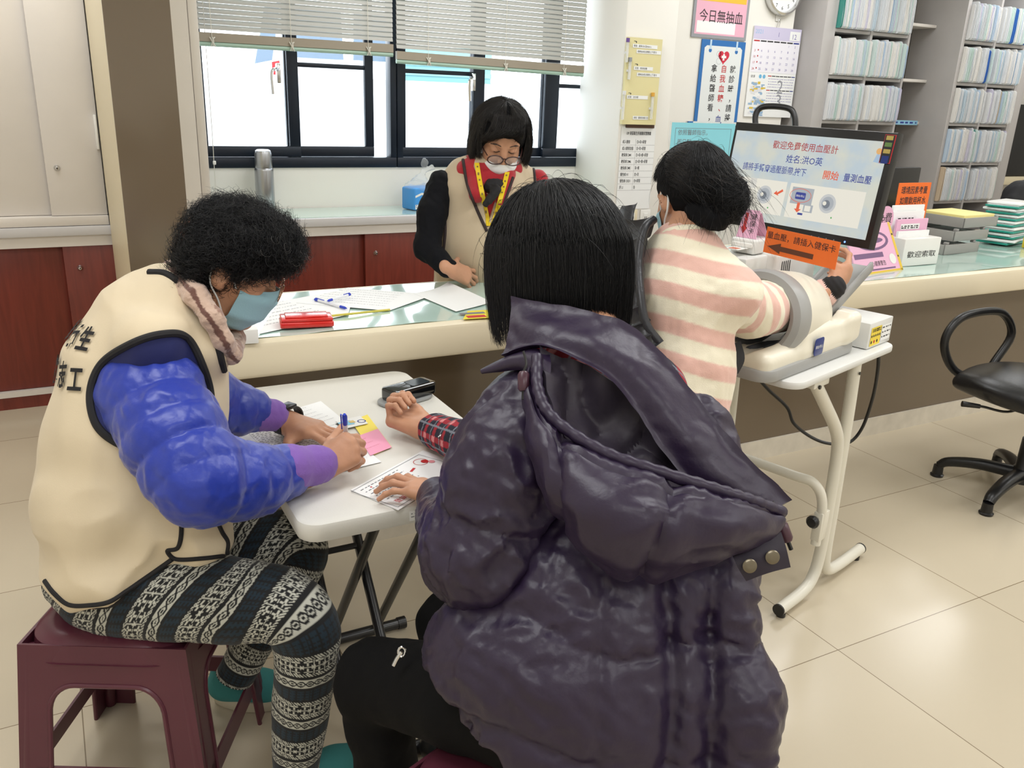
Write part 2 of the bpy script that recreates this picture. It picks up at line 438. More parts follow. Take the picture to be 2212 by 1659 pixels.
def floor_mat():
    m = sm('floor_tile', 205, 190, 162, 0.22, spec=0.5); nt = m.node_tree; N = nt.nodes; L = nt.links; p = N['Principled BSDF']
    tc = N.new('ShaderNodeTexCoord'); sp = N.new('ShaderNodeSeparateXYZ'); L.new(tc.outputs['Object'], sp.inputs[0])
    def M(op, a, b=None):
        n = N.new('ShaderNodeMath'); n.operation = op
        for i, q in enumerate((a, b)):
            if q is None: continue
            if isinstance(q, (int, float)): n.inputs[i].default_value = q
            else: L.new(q, n.inputs[i])
        return n.outputs[0]
    def edge(o, off, size):
        f = M('FRACT', M('DIVIDE', M('SUBTRACT', o, off), size))
        return M('MULTIPLY', M('SUBTRACT', 0.5, M('ABSOLUTE', M('SUBTRACT', f, 0.5))), size), M('FLOOR', M('DIVIDE', M('SUBTRACT', o, off), size))
    ex, ix = edge(sp.outputs[0], 1.877-0.653*20, 0.653); ey, iy = edge(sp.outputs[1], 1.381-0.66*20, 0.66)
    g = M('LESS_THAN', M('MINIMUM', ex, ey), 0.0014)
    wn = N.new('ShaderNodeTexWhiteNoise'); cb = N.new('ShaderNodeCombineXYZ'); L.new(ix, cb.inputs[0]); L.new(iy, cb.inputs[1]); L.new(cb.outputs[0], wn.inputs['Vector'])
    no = N.new('ShaderNodeTexNoise'); no.inputs['Scale'].default_value = 2.5; no.inputs['Detail'].default_value = 6; L.new(tc.outputs['Object'], no.inputs[0])
    v = M('ADD', 0.93, M('ADD', M('MULTIPLY', wn.outputs['Value'], 0.05), M('MULTIPLY', no.outputs['Fac'], 0.08)))
    sc = N.new('ShaderNodeVectorMath'); sc.operation = 'SCALE'; sc.inputs[0].default_value = srgb(203, 191, 168); L.new(v, sc.inputs['Scale'])
    mx = N.new('ShaderNodeMix'); mx.data_type = 'RGBA'; L.new(g, mx.inputs[0]); L.new(sc.outputs[0], mx.inputs[6]); mx.inputs[7].default_value = (*srgb(128, 112, 88), 1)
    L.new(mx.outputs[2], p.inputs['Base Color'])
    return m
def S(name, lo, hi, m, bev=0.0): b = MB(); b.bb(lo, hi, m, bev); return struct(b.build(name, origin=(0, 0, 0)))
S('floor', (-1.7, -2.2, -0.1), (8.2, 5.2, 0), floor_mat())
S('ceiling', (-1.7, -2.2, CEIL), (8.2, 5.2, CEIL+0.1), sm('ceiling_paint', 238, 237, 232, 0.8))
S('wall_left', (-1.7, -2.2, 0), (-1.6, 5.2, CEIL), wall_m)
S('wall_right', (8.1, -2.2, 0), (8.2, 5.2, CEIL), wall_m)
S('wall_front', (-1.6, -2.2, 0), (8.1, -2.1, CEIL), wall_m)
b = MB(); WX0, WX1, WZ0, WZ1 = 0.735, 3.3, 1.08, 2.4
b.bb((-1.6, 4.8, 0), (WX0, 4.95, CEIL), wall_m); b.bb((WX0, 4.8, 0), (WX1, 4.95, WZ0), wall_m)
b.bb((WX0, 4.8, WZ1), (WX1, 4.95, CEIL), wall_m); b.bb((WX1, 4.8, 0), (8.1, 4.95, CEIL), wall_m)
struct(b.build('wall_window'))
S('wall_column', (3.03, 4.34, 0), (3.40, 4.80, CEIL), wall_m, 0.012)
S('wall_notices', (3.40, 4.64, 0), (4.62, 4.80, CEIL), wall_m)
b = MB(); b.bb((0.236, 3.352, 0), (0.44, 4.38, CEIL), cream_m); b.bb((0.231, 3.34, 0), (0.443, 3.351, CEIL), brown_m)
struct(b.build('wall_partition'))
# tall white stile between the partition and the window recess
b = MB(); b.bb((0.44, 4.40, 0.862), (0.655, 4.79, CEIL), white_lam); b.bb((0.658, 4.405, 0.862), (0.700, 4.79, CEIL), white_lam, 0.004)
struct(b.build('trim_window'))
b = MB(); b.bb((0.34, 2.535, 0), (7.6, 2.545, 0.09), sm('skirting', 214, 206, 190, 0.4, vary=(14, 0.1)))
struct(b.build('baseboard_counter'))

# ---------------------------------------------------------------- windows: two dark aluminium units
glass_m = mat('window_glass', (1, 1, 1), 0.0, trans=1.0, ior=1.02, spec=0.2)
def X48(px): return on_y(px, 250, 4.8)[0]
def winbox(b, x0, x1, z0, z1, y0, y1, m=navy_m): b.bb((x0, y0, z0), (x1, y1, z1), m, 0.003)
def window(n, x0, x1, sashes, handles):
    b = MB()
    winbox(b, x0, x1, 1.08, 1.135, 4.79, 4.87); winbox(b, x0, x1, 2.33, 2.4, 4.79, 4.87)
    winbox(b, x0, x0+0.035, 1.135, 2.33, 4.79, 4.87); winbox(b, x1-0.035, x1, 1.135, 2.33, 4.79, 4.87)
    w = struct(b.build('window_%d' % n))
    for (a, c, yy, bar, s0, s1) in sashes:
        f = MB()
        winbox(f, a, c, 1.137, 1.192, yy, yy+0.03); winbox(f, a, c, 2.27, 2.328, yy, yy+0.03)
        winbox(f, a, a+s0, 1.192, 2.27, yy, yy+0.03); winbox(f, c-s1, c, 1.192, 2.27, yy, yy+0.03)
        if bar: winbox(f, a+s0, c-s1, bar, bar+0.024, yy+0.004, yy+0.026)
        fo = f.build('window_sash', w)
        g = MB(); g.bb((a+s0, yy+0.012, 1.192), (c-s1, yy+0.017, 2.27), glass_m); g.build('window_pane', fo)
    for hx in handles:
        h = MB(); h.box((hx, 4.775, 1.565), (0.022, 0.03, 0.10), chrome, bev=0.006)
        h.tube(catmull([(hx-0.005, 4.755, 1.585), (hx-0.03, 4.735, 1.583), (hx-0.045, 4.73, 1.56), (hx-0.042, 4.73, 1.46)], 6), [0.009]*19, chrome, 8)
        h.build('window_handle', w)
window(1, X48(427), X48(857)-0.005, [(X48(433), X48(648), 4.802, 0, 0.03, 0.06), (X48(622), X48(812), 4.834, 1.603, 0.07, 0.05)], [X48(603)])
window(2, X48(857), 3.30, [(X48(861), X48(1046), 4.802, 1.598, 0.045, 0.075), (X48(1022), X48(1190), 4.834, 0, 0.06, 0.05), (X48(1176), 3.27, 4.802, 1.555, 0.1, 0.04)], [X48(1017)])

# ---------------------------------------------------------------- outdoors, washed out by daylight
pale = sm('pale_concrete', 225, 228, 230, 0.9)
S('ground_outside', (-20, 4.96, -0.2), (34, 40, 0.0), pale)
b = MB(); b.bb((-20, 10.0, 0), (34, 10.4, 1.62), pale); struct(b.build('wall_outside'))
S('road_outside', (-20, 10.4, 0.6), (34, 40, 0.8), pale)
rnd = random.Random(5); stone_m = sm('field_stone', 196, 204, 212, 0.9, vary=(9, 0.3))
used = []
for i in range(80):
    q = on_y(rnd.uniform(470, 640) if i < 66 else rnd.uniform(640, 800), rnd.uniform(178, 262), 9.98); r = rnd.uniform(0.02, 0.06)
    if any(abs(q[0]-u[0]) < 1.5*(r+u[2]) and abs(q[2]-u[1]) < 1.2*(r+u[2]) for u in used): continue
    used.append((q[0], q[2], r))
    b = MB(); bmm = bmesh.new(); bmesh.ops.create_icosphere(bmm, subdivisions=2, radius=1)
    for v in bmm.verts: v.co *= rnd.uniform(0.85, 1.1)
    M = np.eye(4); M[:3, :3] = np.diag([r*1.3, 0.06, r]); M[:3, 3] = (q[0], 9.99, q[2]); b.bm(bmm, stone_m, M)
    tag(b.build('stone'), 'rounded grey stone set in the pale retaining wall outside the left window', 'stone', 'stones of the retaining wall outside')
# white pick-up van parked on the road above the wall
van_w = sm('van_paint', 236, 238, 240, 0.3); van_g = sm('van_glass', 112, 128, 146, 0.1)
VY = 11.2; c0 = on_y(540, 160, VY); c1 = on_y(800, 160, VY); zz = 0.8; vx0, vx1 = c0[0], c1[0]
van = empty('van', ((vx0+vx1)/2, VY+0.8, zz), 'white van parked on the road outside, seen through the left window', 'van')
b = MB(); Mv = frame((vx0, VY, zz), (1, 0, 0), (0, 0, 1)); L = vx1-vx0
b.prism([(0, .35), (0.02, .8), (0.25, .95), (0.42, 1.75), (L-0.9, 1.78), (L-0.35, 1.1), (L, 0.95), (L, .35)], -1.6, van_w, Mv, 0.04); b.build('van_body', van)
for (a, c, z0, z1) in ((0.5, 1.15, 1.05, 1.6), (1.3, 2.0, 1.05, 1.6)):
    b = MB(); b.prism([(a, z0), (a+0.02, z1), (c, z1), (c+0.02, z0)], 0.02, van_g, Mv); b.build('van_window', van)
b = MB(); b.prism([(0.06, 0.95), (0.22, 1.62), (0.40, 1.66), (0.27, 1.0)], 0.02, van_g, Mv); b.build('van_window', van)
b = MB(); b.prism([(0.27, 0.82), (0.27, 0.98), (0.36, 1.0), (0.36, 0.82)], 0.02, red_ink, Mv); b.build('tail_light', van)
for a in (0.7, L-0.75):
    b = MB(); b.cyl((vx0+a, VY+0.22, zz+0.3), (vx0+a, VY-0.03, zz+0.3), 0.3, black_pl, n=28); b.build('wheel', van)
b = MB(); teal = sm('teal_sheet', 128, 176, 180, 0.5); q0 = on_y(860, 165, 10.9); q1 = on_y(1060, 165, 10.9)
n = 60; v = []; 
for i in range(n+1):
    x = q0[0]+(q1[0]-q0[0])*i/n; v += [(x, 10.9, 1.6), (x, 10.9, 2.6)]
for k in range(21): b.bb((q0[0], 10.9-0.02*(k % 2), 0.8+k*0.06), (q1[0], 10.93, 0.86+k*0.06), teal)
tag(b.build('corrugated_fence'), 'pale teal corrugated sheet fence outside the right window', 'fence')

# ---------------------------------------------------------------- venetian blinds
slat_m = sm('blind_slat', 184, 184, 178, 0.45); mint_m = sm('blind_rail', 168, 196, 180, 0.4); cord_m = sm('cord', 220, 216, 205, 0.7)
def blind(px0, px1, zb, sag, label, cords, gap0=0.4):
    Y = 4.70; x0 = on_y(px0, 100, Y)[0]; x1 = on_y(px1, 100, Y)[0]
    e = empty('venetian_blind', ((x0+x1)/2, Y, zb), label, 'blind')
    b = MB(); pitch = 0.0245; n = int((2.52-zb)/pitch)+5
    for i in range(n):
        z = zb+0.018+i*0.0045 if i <= 7 else zb+0.018+7*0.0045+0.004+(i-7)*pitch
        a = math.radians(66) if i > 7 else math.radians(6)
        dy, dz = 0.0135*math.cos(a), 0.0135*math.sin(a); s = sag*max(0, 1-i/22)
        b.add([(x0, Y-dy, z-dz), (x1, Y-dy, z-dz-s), (x1, Y-0.002, z+0.0015-s), (x0, Y-0.002, z+0.0015), (x1, Y+dy, z+dz-s), (x0, Y+dy, z+dz)], [[0, 1, 2, 3], [3, 2, 4, 5]], slat_m)
    b.add([(x0, Y-.0135, zb+.010), (x1, Y-.0135, zb+.010-sag), (x1, Y-.0135, zb+.052-sag), (x0, Y-.0135, zb+.052), (x0, Y+.0135, zb+.010), (x1, Y+.0135, zb+.010-sag), (x1, Y+.0135, zb+.052-sag), (x0, Y+.0135, zb+.052)], [[0, 1, 2, 3], [5, 4, 7, 6], [3, 2, 6, 7], [1, 0, 4, 5], [0, 3, 7, 4], [1, 5, 6, 2]], sm('slat_stack', 158, 148, 132, .5))
    b.build('slats', e, smooth=False)
    b = MB(); b.tube([(x0, Y, zb), (x1, Y, zb-sag)], 0.0125, mint_m, 12); b.build('bottom_rail', e)
    for f in cords:
        b = MB(); x = x0+(x1-x0)*f
        b.tube([(x, Y-0.016, 2.5), (x, Y-0.016, zb-sag*f)], 0.0018, cord_m, 5)
        for k in range(3): b.tube(catmull([(x-0.01+0.012*k, Y-0.018, zb+0.03-sag*f), (x+0.005, Y-0.03, zb+0.012*k-sag*f), (x+0.014-0.01*k, Y-0.02, zb-0.012-sag*f)], 4), 0.003, cord_m, 5)
        b.build('ladder_cord', e)
    b = MB(); b.bb((x0, Y-0.03, 2.5), (x1, Y+0.03, 2.56), mint_m, 0.004); b.build('head_rail', e)
    return e, x0, x1
blind(420, 848, 1.687, 0.0, 'left venetian blind, lowered halfway over the left window', (0.08, 0.46, 0.86))
blind(856, 1262, 1.655, 0.02, 'right venetian blind, hanging a little lower with a crooked bottom', (0.15, 0.55, 0.88))
b = MB(); x = on_y(461, 340, 4.72)[0]; b.tube(catmull([(x, 4.70, 2.3), (x, 4.70, 1.4), (x, 4.715, 1.13), (x-0.005, 4.71, 0.98), (x-0.03, 4.70, 0.90)], 6), 0.002, cord_m, 5)
b.box((x, 4.70, 1.115), (0.016, 0.012, 0.02), white_pl, bev=0.004)
tag(b.build('blind_cord'), 'thin white pull cord hanging beside the left edge of the window', 'cord')

# ---------------------------------------------------------------- back cabinets along the window wall
vinyl_g = sm('green_vinyl', 196, 222, 212, 0.12, coat=0.6)
CY = 4.41
b = MB(); b.bb((-1.59, CY-0.005, 0.765), (3.02, 4.795, 0.815), white_lam); b.bb((-1.59, CY-0.02, 0.815), (3.02, 4.795, 0.858), sm('grey_edge', 206, 204, 204, 0.35), 0.004)
tag(b.build('back_worktop'), 'long white worktop running along the wall under the windows', 'worktop')
b = MB(); b.bb((0.72, 4.42, 0.8585), (3.0, 4.79, 0.8605), vinyl_g); tag(b.build('vinyl_cover'), 'clear greenish vinyl cover on the worktop under the windows', 'cover')
def knob(b, p, r=0.013):
    R = axrot((1, 0, 0), PI/2)
    b.lathe([(0.001, 0), (r, 0), (r*1.05, 0.004), (r*0.7, 0.012), (r*0.5, 0.016), (0.001, 0.017)], chrome, p, R, 20)
    b.cyl((p[0], p[1]-0.017, p[2]), (p[0], p[1]-0.0175, p[2]), r*0.25, black_pl)
def cabinet(name, x0, x1, z0, z1, splits, knobs, m, label, plinth=True, door_gap=0.02):
    e = empty(name, ((x0+x1)/2, CY+0.18, z0), label, 'cabinet')
    b = MB(); b.bb((x0, CY+0.07, z0), (x1, 4.795, z1), m); b.build('cabinet_body', e)
    if plinth:
        b = MB(); b.bb((x0, CY+0.01, 0.062), (x1, CY+0.07, 0.088), white_lam); b.build('cabinet_rail', e)
        b = MB(); b.bb((x0, CY+0.02, 0.0), (x1, CY+0.07, 0.062), m); b.build('plinth', e)
    for i, (a, c, fwd) in enumerate(splits):
        b = MB(); y = CY+0.005 if fwd else CY+0.035; b.bb((a, y, z0 if not plinth else 0.09), (c, y+0.02, z1), m, 0.002); d = b.build('sliding_door', e)
        for (kx, kz, ki) in knobs:
            if ki == i: k = MB(); knob(k, (kx, y, kz)); k.build('lock_knob', d)
    return e
xs = on_y(143, 600, CY)[0]
kp = on_y(173, 579, CY)
cabinet('base_cabinet', -1.59, 0.60, 0.0, 0.764, [(-1.58, xs+0.03, 0), (xs, 0.59, 1)], [(kp[0], kp[2], 1)], red_wood, 'dark red wooden base cabinet with sliding doors left of the brown partition')
xs2 = on_y(790, 560, CY)[0]; kp2 = on_y(812, 547, CY)
cabinet('base_cabinet', 0.605, 3.02, 0.0, 0.764, [(0.615, xs2+0.03, 0), (xs2, 2.2, 1), (2.17, 3.01, 0)], [(kp2[0], kp2[2], 1)], red_wood, 'dark red wooden base cabinet with sliding doors under the window worktop')
xs3 = on_y(62, 0, CY); x3 = on_y(112, 465, CY)[0]; kp3 = on_y(123, 363, CY)
CYk = CY
cabinet('wall_cabinet', -1.59, 0.2345, 0.905, 2.6, [(-1.58, x3+0.04, 0), (x3, 0.233, 1)], [(kp3[0], kp3[2], 1)], white_lam, 'tall white cabinet with sliding doors in the upper left corner', plinth=False)
b = MB(); b.bb((-1.59, CY-0.012, 0.86), (0.2345, 4.6, 0.903), white_lam, 0.004); tag(b.build('cabinet_ledge'), 'white ledge below the tall white sliding cabinet', 'ledge')
# small latch on the cream edge of the partition
q = on_x(214, 285, 0.236)
b = MB(); b.box((0.224, q[1], q[2]), (0.012, 0.06, 0.15), white_pl, bev=0.004); e = tag(b.build('door_latch'), 'small cream plastic latch on the edge of the brown partition', 'latch')
b = MB(); b.box((0.212, q[1]+0.02, q[2]), (0.012, 0.03, 0.10), white_pl, bev=0.004); b.box((0.210, q[1]+0.035, q[2]+0.04), (0.012, 0.02, 0.015), chrome, bev=0.003); b.build('latch_lever', e)
# steel flask on the worktop
p0 = on_z(580, 452, 0.861); p0[1] = 4.72; p0[0] = on_y(572, 400, 4.70)[0]; 
steel = sm('brushed_steel', 176, 178, 182, 0.28, metal=0.9)
fl = empty('thermos_flask', (p0[0], 4.70, 0.861), 'tall brushed steel thermos flask standing on the window worktop', 'flask')
b = MB(); b.lathe([(0.001, 0), (0.047, 0), (0.049, 0.006), (0.049, 0.215), (0.047, 0.225), (0.045, 0.227)], steel, (p0[0], 4.70, 0.861), n=40); b.build('flask_body', fl)
b = MB(); b.lathe([(0.044, 0.2275), (0.0445, 0.23), (0.0445, 0.30), (0.040, 0.315), (0.03, 0.322), (0.001, 0.324)], steel, (p0[0], 4.70, 0.861), n=40); b.build('flask_cup', fl)
# tissue pack in a knotted plastic bag
q = on_y(905, 425, 4.62); tb = empty('tissue_pack', (q[0], 4.6, 0.861), 'blue and white tissue pack in a tied clear plastic bag on the worktop', 'tissue pack')
bl = sm('tissue_blue', 70, 150, 220, 0.4); b = MB(); b.box((q[0], 4.62, 0.925), (0.16, 0.12, 0.125), bl, rotz(0.3), 0.012, 3)
Mt = frame((q[0], 4.62, 0.925), (math.cos(0.3), math.sin(0.3), 0), (0, 0, 1)); Mt[:3, 3] = np.array([q[0], 4.62, 0.925])+Mt[:3, 2]*0.0605
b.disc(Mt, 0.03, -0.005, 0.022, white_pl); b.ring(Mt, 0.03, -0.005, 0.018, 0.006, bl, 0.0008); b.rect(Mt, -0.075, -0.055, 0.15, 0.025, white_pl)
b.lines(Mt, -0.07, -0.036, 0.07, 2, 0.01, blue_ink, 0.004, off=0.001)
b.poly(Mt, [(-0.075, 0.02), (-0.03, 0.035), (0.02, 0.03), (0.075, 0.045), (0.075, 0.035), (0.02, 0.018), (-0.03, 0.022), (-0.075, 0.008)], white_pl)
b.build('printed_box', tb)
bag = mat('clear_bag', (0.93, 0.95, 0.97), 0.15, trans=0.75, ior=1.1, alpha=0.55)
rb = random.Random(3); pr = [ell((q[0], 4.62, 0.985), (0.085, 0.07, 0.04)), rc((q[0]+0.0, 4.62, 1.01), (q[0]+0.035, 4.62, 1.075), 0.04, 0.012, 0.03), rc((q[0]+0.035, 4.62, 1.075), (q[0]+0.03, 4.62, 1.12), 0.012, 0.022, 0.01), rc((q[0]+0.035, 4.62, 1.075), (q[0]+0.075, 4.61, 1.095), 0.01, 0.014, 0.01)]
blob('plastic_bag', pr, 0.006, bag, tb, disp=lambda P: 0.006*noise(P, 18, 4), amp=0.006)
# ================================================================== the counter and what stands on it
cream_c = sm('counter_cream', 226, 214, 186, 0.35, bump=(40, 0.05))
CZ = 0.822
ct = empty('reception_counter', (4.0, 2.6, 0), 'long cream topped reception counter with a glossy brown front panel', 'counter')
b = MB(); b.prism([(0.335, 2.33), (7.6, 2.33), (7.6, 3.3), (2.7, 3.3), (2.7, 2.94), (0.335, 2.94)], CZ-0.716, cream_c, frame((0, 0, 0.716), (1, 0, 0), (0, 1, 0)), 0.014); b.build('countertop', ct)
b = MB(); b.bb((0.36, 2.547, 0.0), (7.6, 2.60, 0.716), brown_m); b.build('front_panel', ct)
b = MB(); b.bb((0.36, 2.60, 0.0), (0.40, 2.92, 0.716), cream_c); b.build('end_panel', ct)
def vinyl(x0, x1, y0, y1, seed, label):
    b = MB(); n = 14; G = [[(x0+(x1-x0)*j/n, y0+(y1-y0)*i/5, CZ+0.003+(0.0016*math.sin(j*2.3+seed+i*0.7)+0.0008*math.sin(j*5.1+i*2+seed) if 0 < j < n else 0)) for j in range(n+1)] for i in range(6)]
    b.patch(G, vinyl_g, 5, 5, 0.001); return tag(b.build('vinyl_cover', origin=(x0, y0, CZ)), label, 'cover')
vinyl(0.40, 1.72, 2.372, 2.90, 0.3, 'clear greenish vinyl sheet covering the counter in front of the standing person')
vinyl(2.75, 5.6, 2.372, 3.25, 1.9, 'clear greenish vinyl sheet on the counter right of the blood pressure machine')
TZ = CZ+0.0062
def paper(name, corners, z, label, m=paper_m, group=None, print_=None, th=0.0006, lift=None, cat='paper'):
    """sheet with corners a (origin), b (+x), d (+y) on the plane z"""
    a, bq, d = [np.array([p[0], p[1], z]) for p in corners]
    b = MB(); G = []
    for i in range(5):
        row = []
        for j in range(5):
            p = a+(bq-a)*j/4+(d-a)*i/4
            if lift: p = p+np.array([0, 0, lift(j/4, i/4)])
            row.append(p)
        G.append(row)
    b.patch(G, m, 4, 4, -th if np.cross(bq-a, d-a)[2] > 0 else th)
    if print_ and not lift:
        M = frame(a+np.array([0, 0, th]), bq-a, d-a); print_(b, M, np.linalg.norm(bq-a), np.linalg.norm(d-a))
    return tag(b.build(name, origin=tuple(a)), label, cat, group)
def small_print(rows, seed=1, m=None, x0=0.1):
    def f(b, M, w, h): b.lines(M, w*x0, h*0.88, w*(1-2*x0), rows, h*0.8/rows, m or grey_ink, h*0.007, random.Random(seed))
    return f
P2 = lambda px, py: on_z(px, py, TZ)
paper('printed_form', [P2(558, 722), P2(752, 680), P2(602, 652)], TZ, 'white printed sheet lying under the red ink pad on the counter', print_=small_print(9, 2))
paper('printed_form', [P2(640, 655), P2(840, 672), P2(752, 622)], TZ+0.001, 'white form with a yellow edge lying under the two blue pens', print_=small_print(7, 3))
b = MB(); a, c = P2(700, 686), P2(842, 671); b.tube([a+[0, 0, .003], c+[0, 0, .003]], 0.004, sm('yellow_edge', 205, 190, 70, 0.4), 6); tag(b.build('yellow_strip'), 'narrow yellow strip along the edge of the form under the pens', 'strip')
paper('notice_card', [P2(1000, 690), P2(1068, 686), P2(1010, 672)], TZ, 'yellow card with red lettering under the vinyl near the counter edge', sm('yellow_card', 232, 214, 60, 0.5), print_=lambda b, M, w, h: (b.rect(M, w*.1, h*.5, w*.8, h*.2, grey_ink), b.rect(M, w*.2, h*.1, w*.6, h*.25, red_ink)))
paper('form_sheet', [P2(985, 674), P2(1062, 655), P2(893, 635)], TZ, 'white form with a printed table held flat by the standing person', lift=lambda u, v: 0.010*max(0, u-0.45)**2*4*(0.3+v)+0.0015)
def pen(a, c, z, label, group, cap=1):
    a = np.array([a[0], a[1], z]); c = np.array([c[0], c[1], z]); d = nrm(c-a); L = np.linalg.norm(c-a)
    e = empty('ballpoint_pen', (a+c)/2-np.array([0, 0, 0.005]), label, 'pen', group)
    wb = sm('pen_white', 232, 234, 238, 0.3); pb = sm('pen_blue', 30, 60, 190, 0.3)
    b = MB(); b.tube([a+d*L*.12, a+d*L*.8], 0.0048, wb, 12); b.build('barrel', e)
    b = MB(); b.tube([a+d*L*.8, a+d*L*.93, a+d*L*.985, a+d*L], [0.0049, 0.0044, 0.0016, 0.0008], pb, 12); b.build('grip', e)
    b = MB(); b.tube([a, a+d*L*.01, a+d*L*.12], [0.003, 0.0046, 0.0049], pb, 12); n = np.array([0, 0, 0.0055]); b.tube([a+d*L*.03+n, a+d*L*.30+n], 0.0015, pb, 6); b.build('clip_cap', e)
    return e
pen(P2(680, 651), P2(750, 671), TZ+0.007, 'blue and white pen lying underneath the other pen on the form', None)
pen(P2(757, 646), P2(707, 661), TZ+0.0165, 'blue and white pen lying across the other pen on the form', None)
# red ink pad
ac = [P2(606, 712), P2(717, 707), P2(611, 690)]
x = nrm(ac[1]-ac[0]); y = nrm(np.cross([0, 0, 1], x)); w, d = 0.155, 0.078; o = np.array([*(ac[0][:2]), TZ])
redp = sm('red_plastic', 214, 38, 32, 0.22, coat=0.5)
ip = empty('ink_pad', o+x*w/2+y*d/2, 'flat red plastic ink pad box lying on the counter', 'ink pad'); R = np.stack([x, y, np.array([0, 0, 1])], 1)
b = MB(); b.box(o+x*w/2+y*d/2+[0, 0, .010], (w, d, 0.018), redp, R, 0.005, 3); b.build('pad_base', ip)
b = MB(); b.box(o+x*w/2+y*d/2+[0, 0, .024], (w*.97, d*.97, 0.010), redp, R, 0.004, 3); b.box(o+x*w/2+y*d/2+[0, 0, .031], (w*.8, d*.78, 0.006), redp, R, 0.003, 3); b.build('pad_lid', ip)
# small white carton at the counter edge
q = P2(505, 742); b = MB(); b.box((q[0]+0.03, q[1]+0.05, CZ+0.021), (0.085, 0.10, 0.04), white_pl, rotz(-0.12), 0.002); tag(b.build('carton'), 'small white carton standing at the left end of the counter', 'carton')

# ---------------------------------------------------------------- right part of the counter
pink = sm('pink_paper', 232, 178, 206, 0.5); orange = sm('orange_paper', 238, 112, 38, 0.6); purple_ink = sm('purple_ink', 120, 90, 128, 0.6)
# leaflet rack
rk = empty('leaflet_rack', (3.51, 2.60, CZ), 'white leaflet rack with handwritten lettering on its front', 'leaflet rack')
b = MB(); b.box((3.51, 2.585, CZ+0.066), (0.25, 0.09, 0.125), white_pl, bev=0.004)
Mf = frame((3.51, 2.5395, CZ+0.045), (1, 0, 0), (0, 0, 1)); b.text('歡迎索取', Mf, 0.032, ink, 'c', xs=1.55); b.build('rack_body', rk)
for k, (y, z, m_, t) in enumerate(((2.60, 0.155, paper_m, 1), (2.625, 0.205, pink, 1), (2.66, 0.235, paper_m, 0), (2.675, 0.262, paper_m, 0))):
    b = MB(); x0 = 3.395+0.012*k; h = z-0.02
    b.box((x0+0.11, y, CZ+z-h/2), (0.215, 0.012, h), m_, bev=0.002)
    M = frame((x0, y-0.0062, CZ+z-0.012), (1, 0, 0), (0, 0, 1)); b.rect(M, 0.03, -0.035, 0.13, 0.026, paper_m); b.lines(M, 0.035, -0.022, 0.115, 2, 0.008, ink, 0.005, random.Random(k), off=0.001)
    if m_ is pink: b.lines(M, 0.02, -0.05, 0.16, 3, 0.014, purple_ink, 0.006, random.Random(9))
    tag(b.build('leaflet_bundle'), ['white leaflets in the lowest front pocket of the rack', 'pink leaflets in the second pocket of the rack', 'white leaflets with a small tag in the third pocket of the rack', 'topmost white leaflets at the back of the rack'][k], 'leaflets', 'leaflets in the rack')
# orange notice behind the rack: plane facing the camera side
def sign(name, tl, tr, bl, th, m, label, fn, cat='sign', back=None, parent=None):
    """flat board with the corners top-left, top-right, bottom-left; fn(b, M, w, h) draws with M at the bottom-left corner"""
    tl, tr, bl = map(V3, (tl, tr, bl)); x = tr-tl; y = tl-bl; w, h = np.linalg.norm(x), np.linalg.norm(y)
    M = frame(bl, x, y); b = MB(); b.prism([(0, 0), (w, 0), (w, h), (0, h)], -th, m, M)
    if fn: fn(b, M, w, h)
    o = b.build(name, parent)
    return tag(o, label, cat) if label else o
Y = 2.72
def og(b, M, w, h):
    for i, t in enumerate(('環境因素考量', '如需飲用杯水', '歡迎向櫃檯索取')): b.text(t, M @ np.array([[1, 0, 0, w*.5], [0, 1, 0, h*(.865-.135*i)], [0, 0, 1, 0], [0, 0, 0, 1]]), h*.105, ink, 'c', xs=w*.82/(len(t)*h*.105), bold=0.01)
tl, tr = on_y(1942, 396, Y), on_y(2022, 391, Y); bl = np.array([on_y(1925, 500, Y)[0], Y, CZ+0.001]); tl = np.array([bl[0]+0.03, Y, tl[2]]); tr = np.array([tl[0]+(tr[0]-tl[0]), Y, tl[2]])
sign('orange_notice', tl, tr, bl, 0.004, orange, 'orange notice with three lines of black lettering behind the leaflet rack', og)
# pink poster in a yellow frame, leaning back
def pk(b, M, w, h):
    yl = sm('yellow_frame', 226, 190, 50, 0.4)
    b.rect(M, 0, 0, w, h*.05, yl); b.rect(M, w*.95, 0, w*.05, h, yl)
    b.disc(M, w*.5, h*.66, w*.36, purple_ink, 0.0006, ry=h*.2); b.ring(M, w*.5, h*.66, w*.3, w*.06, pink, 0.0009, ry=h*.15)
    b.rect(M, w*.04, h*.32, w*.62, h*.1, purple_ink); b.text('小心健康警告', M @ np.array([[1, 0, 0, w*.3], [0, 1, 0, h*.16], [0, 0, 1, 0], [0, 0, 0, 1]]), h*.11, ink, 'l', xs=0.85)
    b.disc(M, w*.84, h*.26, w*.07, white_pl, 0.0008); b.disc(M, w*.975, h*.75, w*.014, ink, 0.001); b.disc(M, w*.975, h*.3, w*.014, ink, 0.001); b.rect(M, w*.05, h*.07, w*.8, h*.03, purple_ink)
sign('framed_poster', (3.0, 2.56, CZ+0.20), (3.34, 2.60, CZ+0.20), (3.0, 2.45, CZ+0.001), 0.008, pink, 'pink poster in a yellow frame leaning on the counter behind the hand', pk, 'poster')
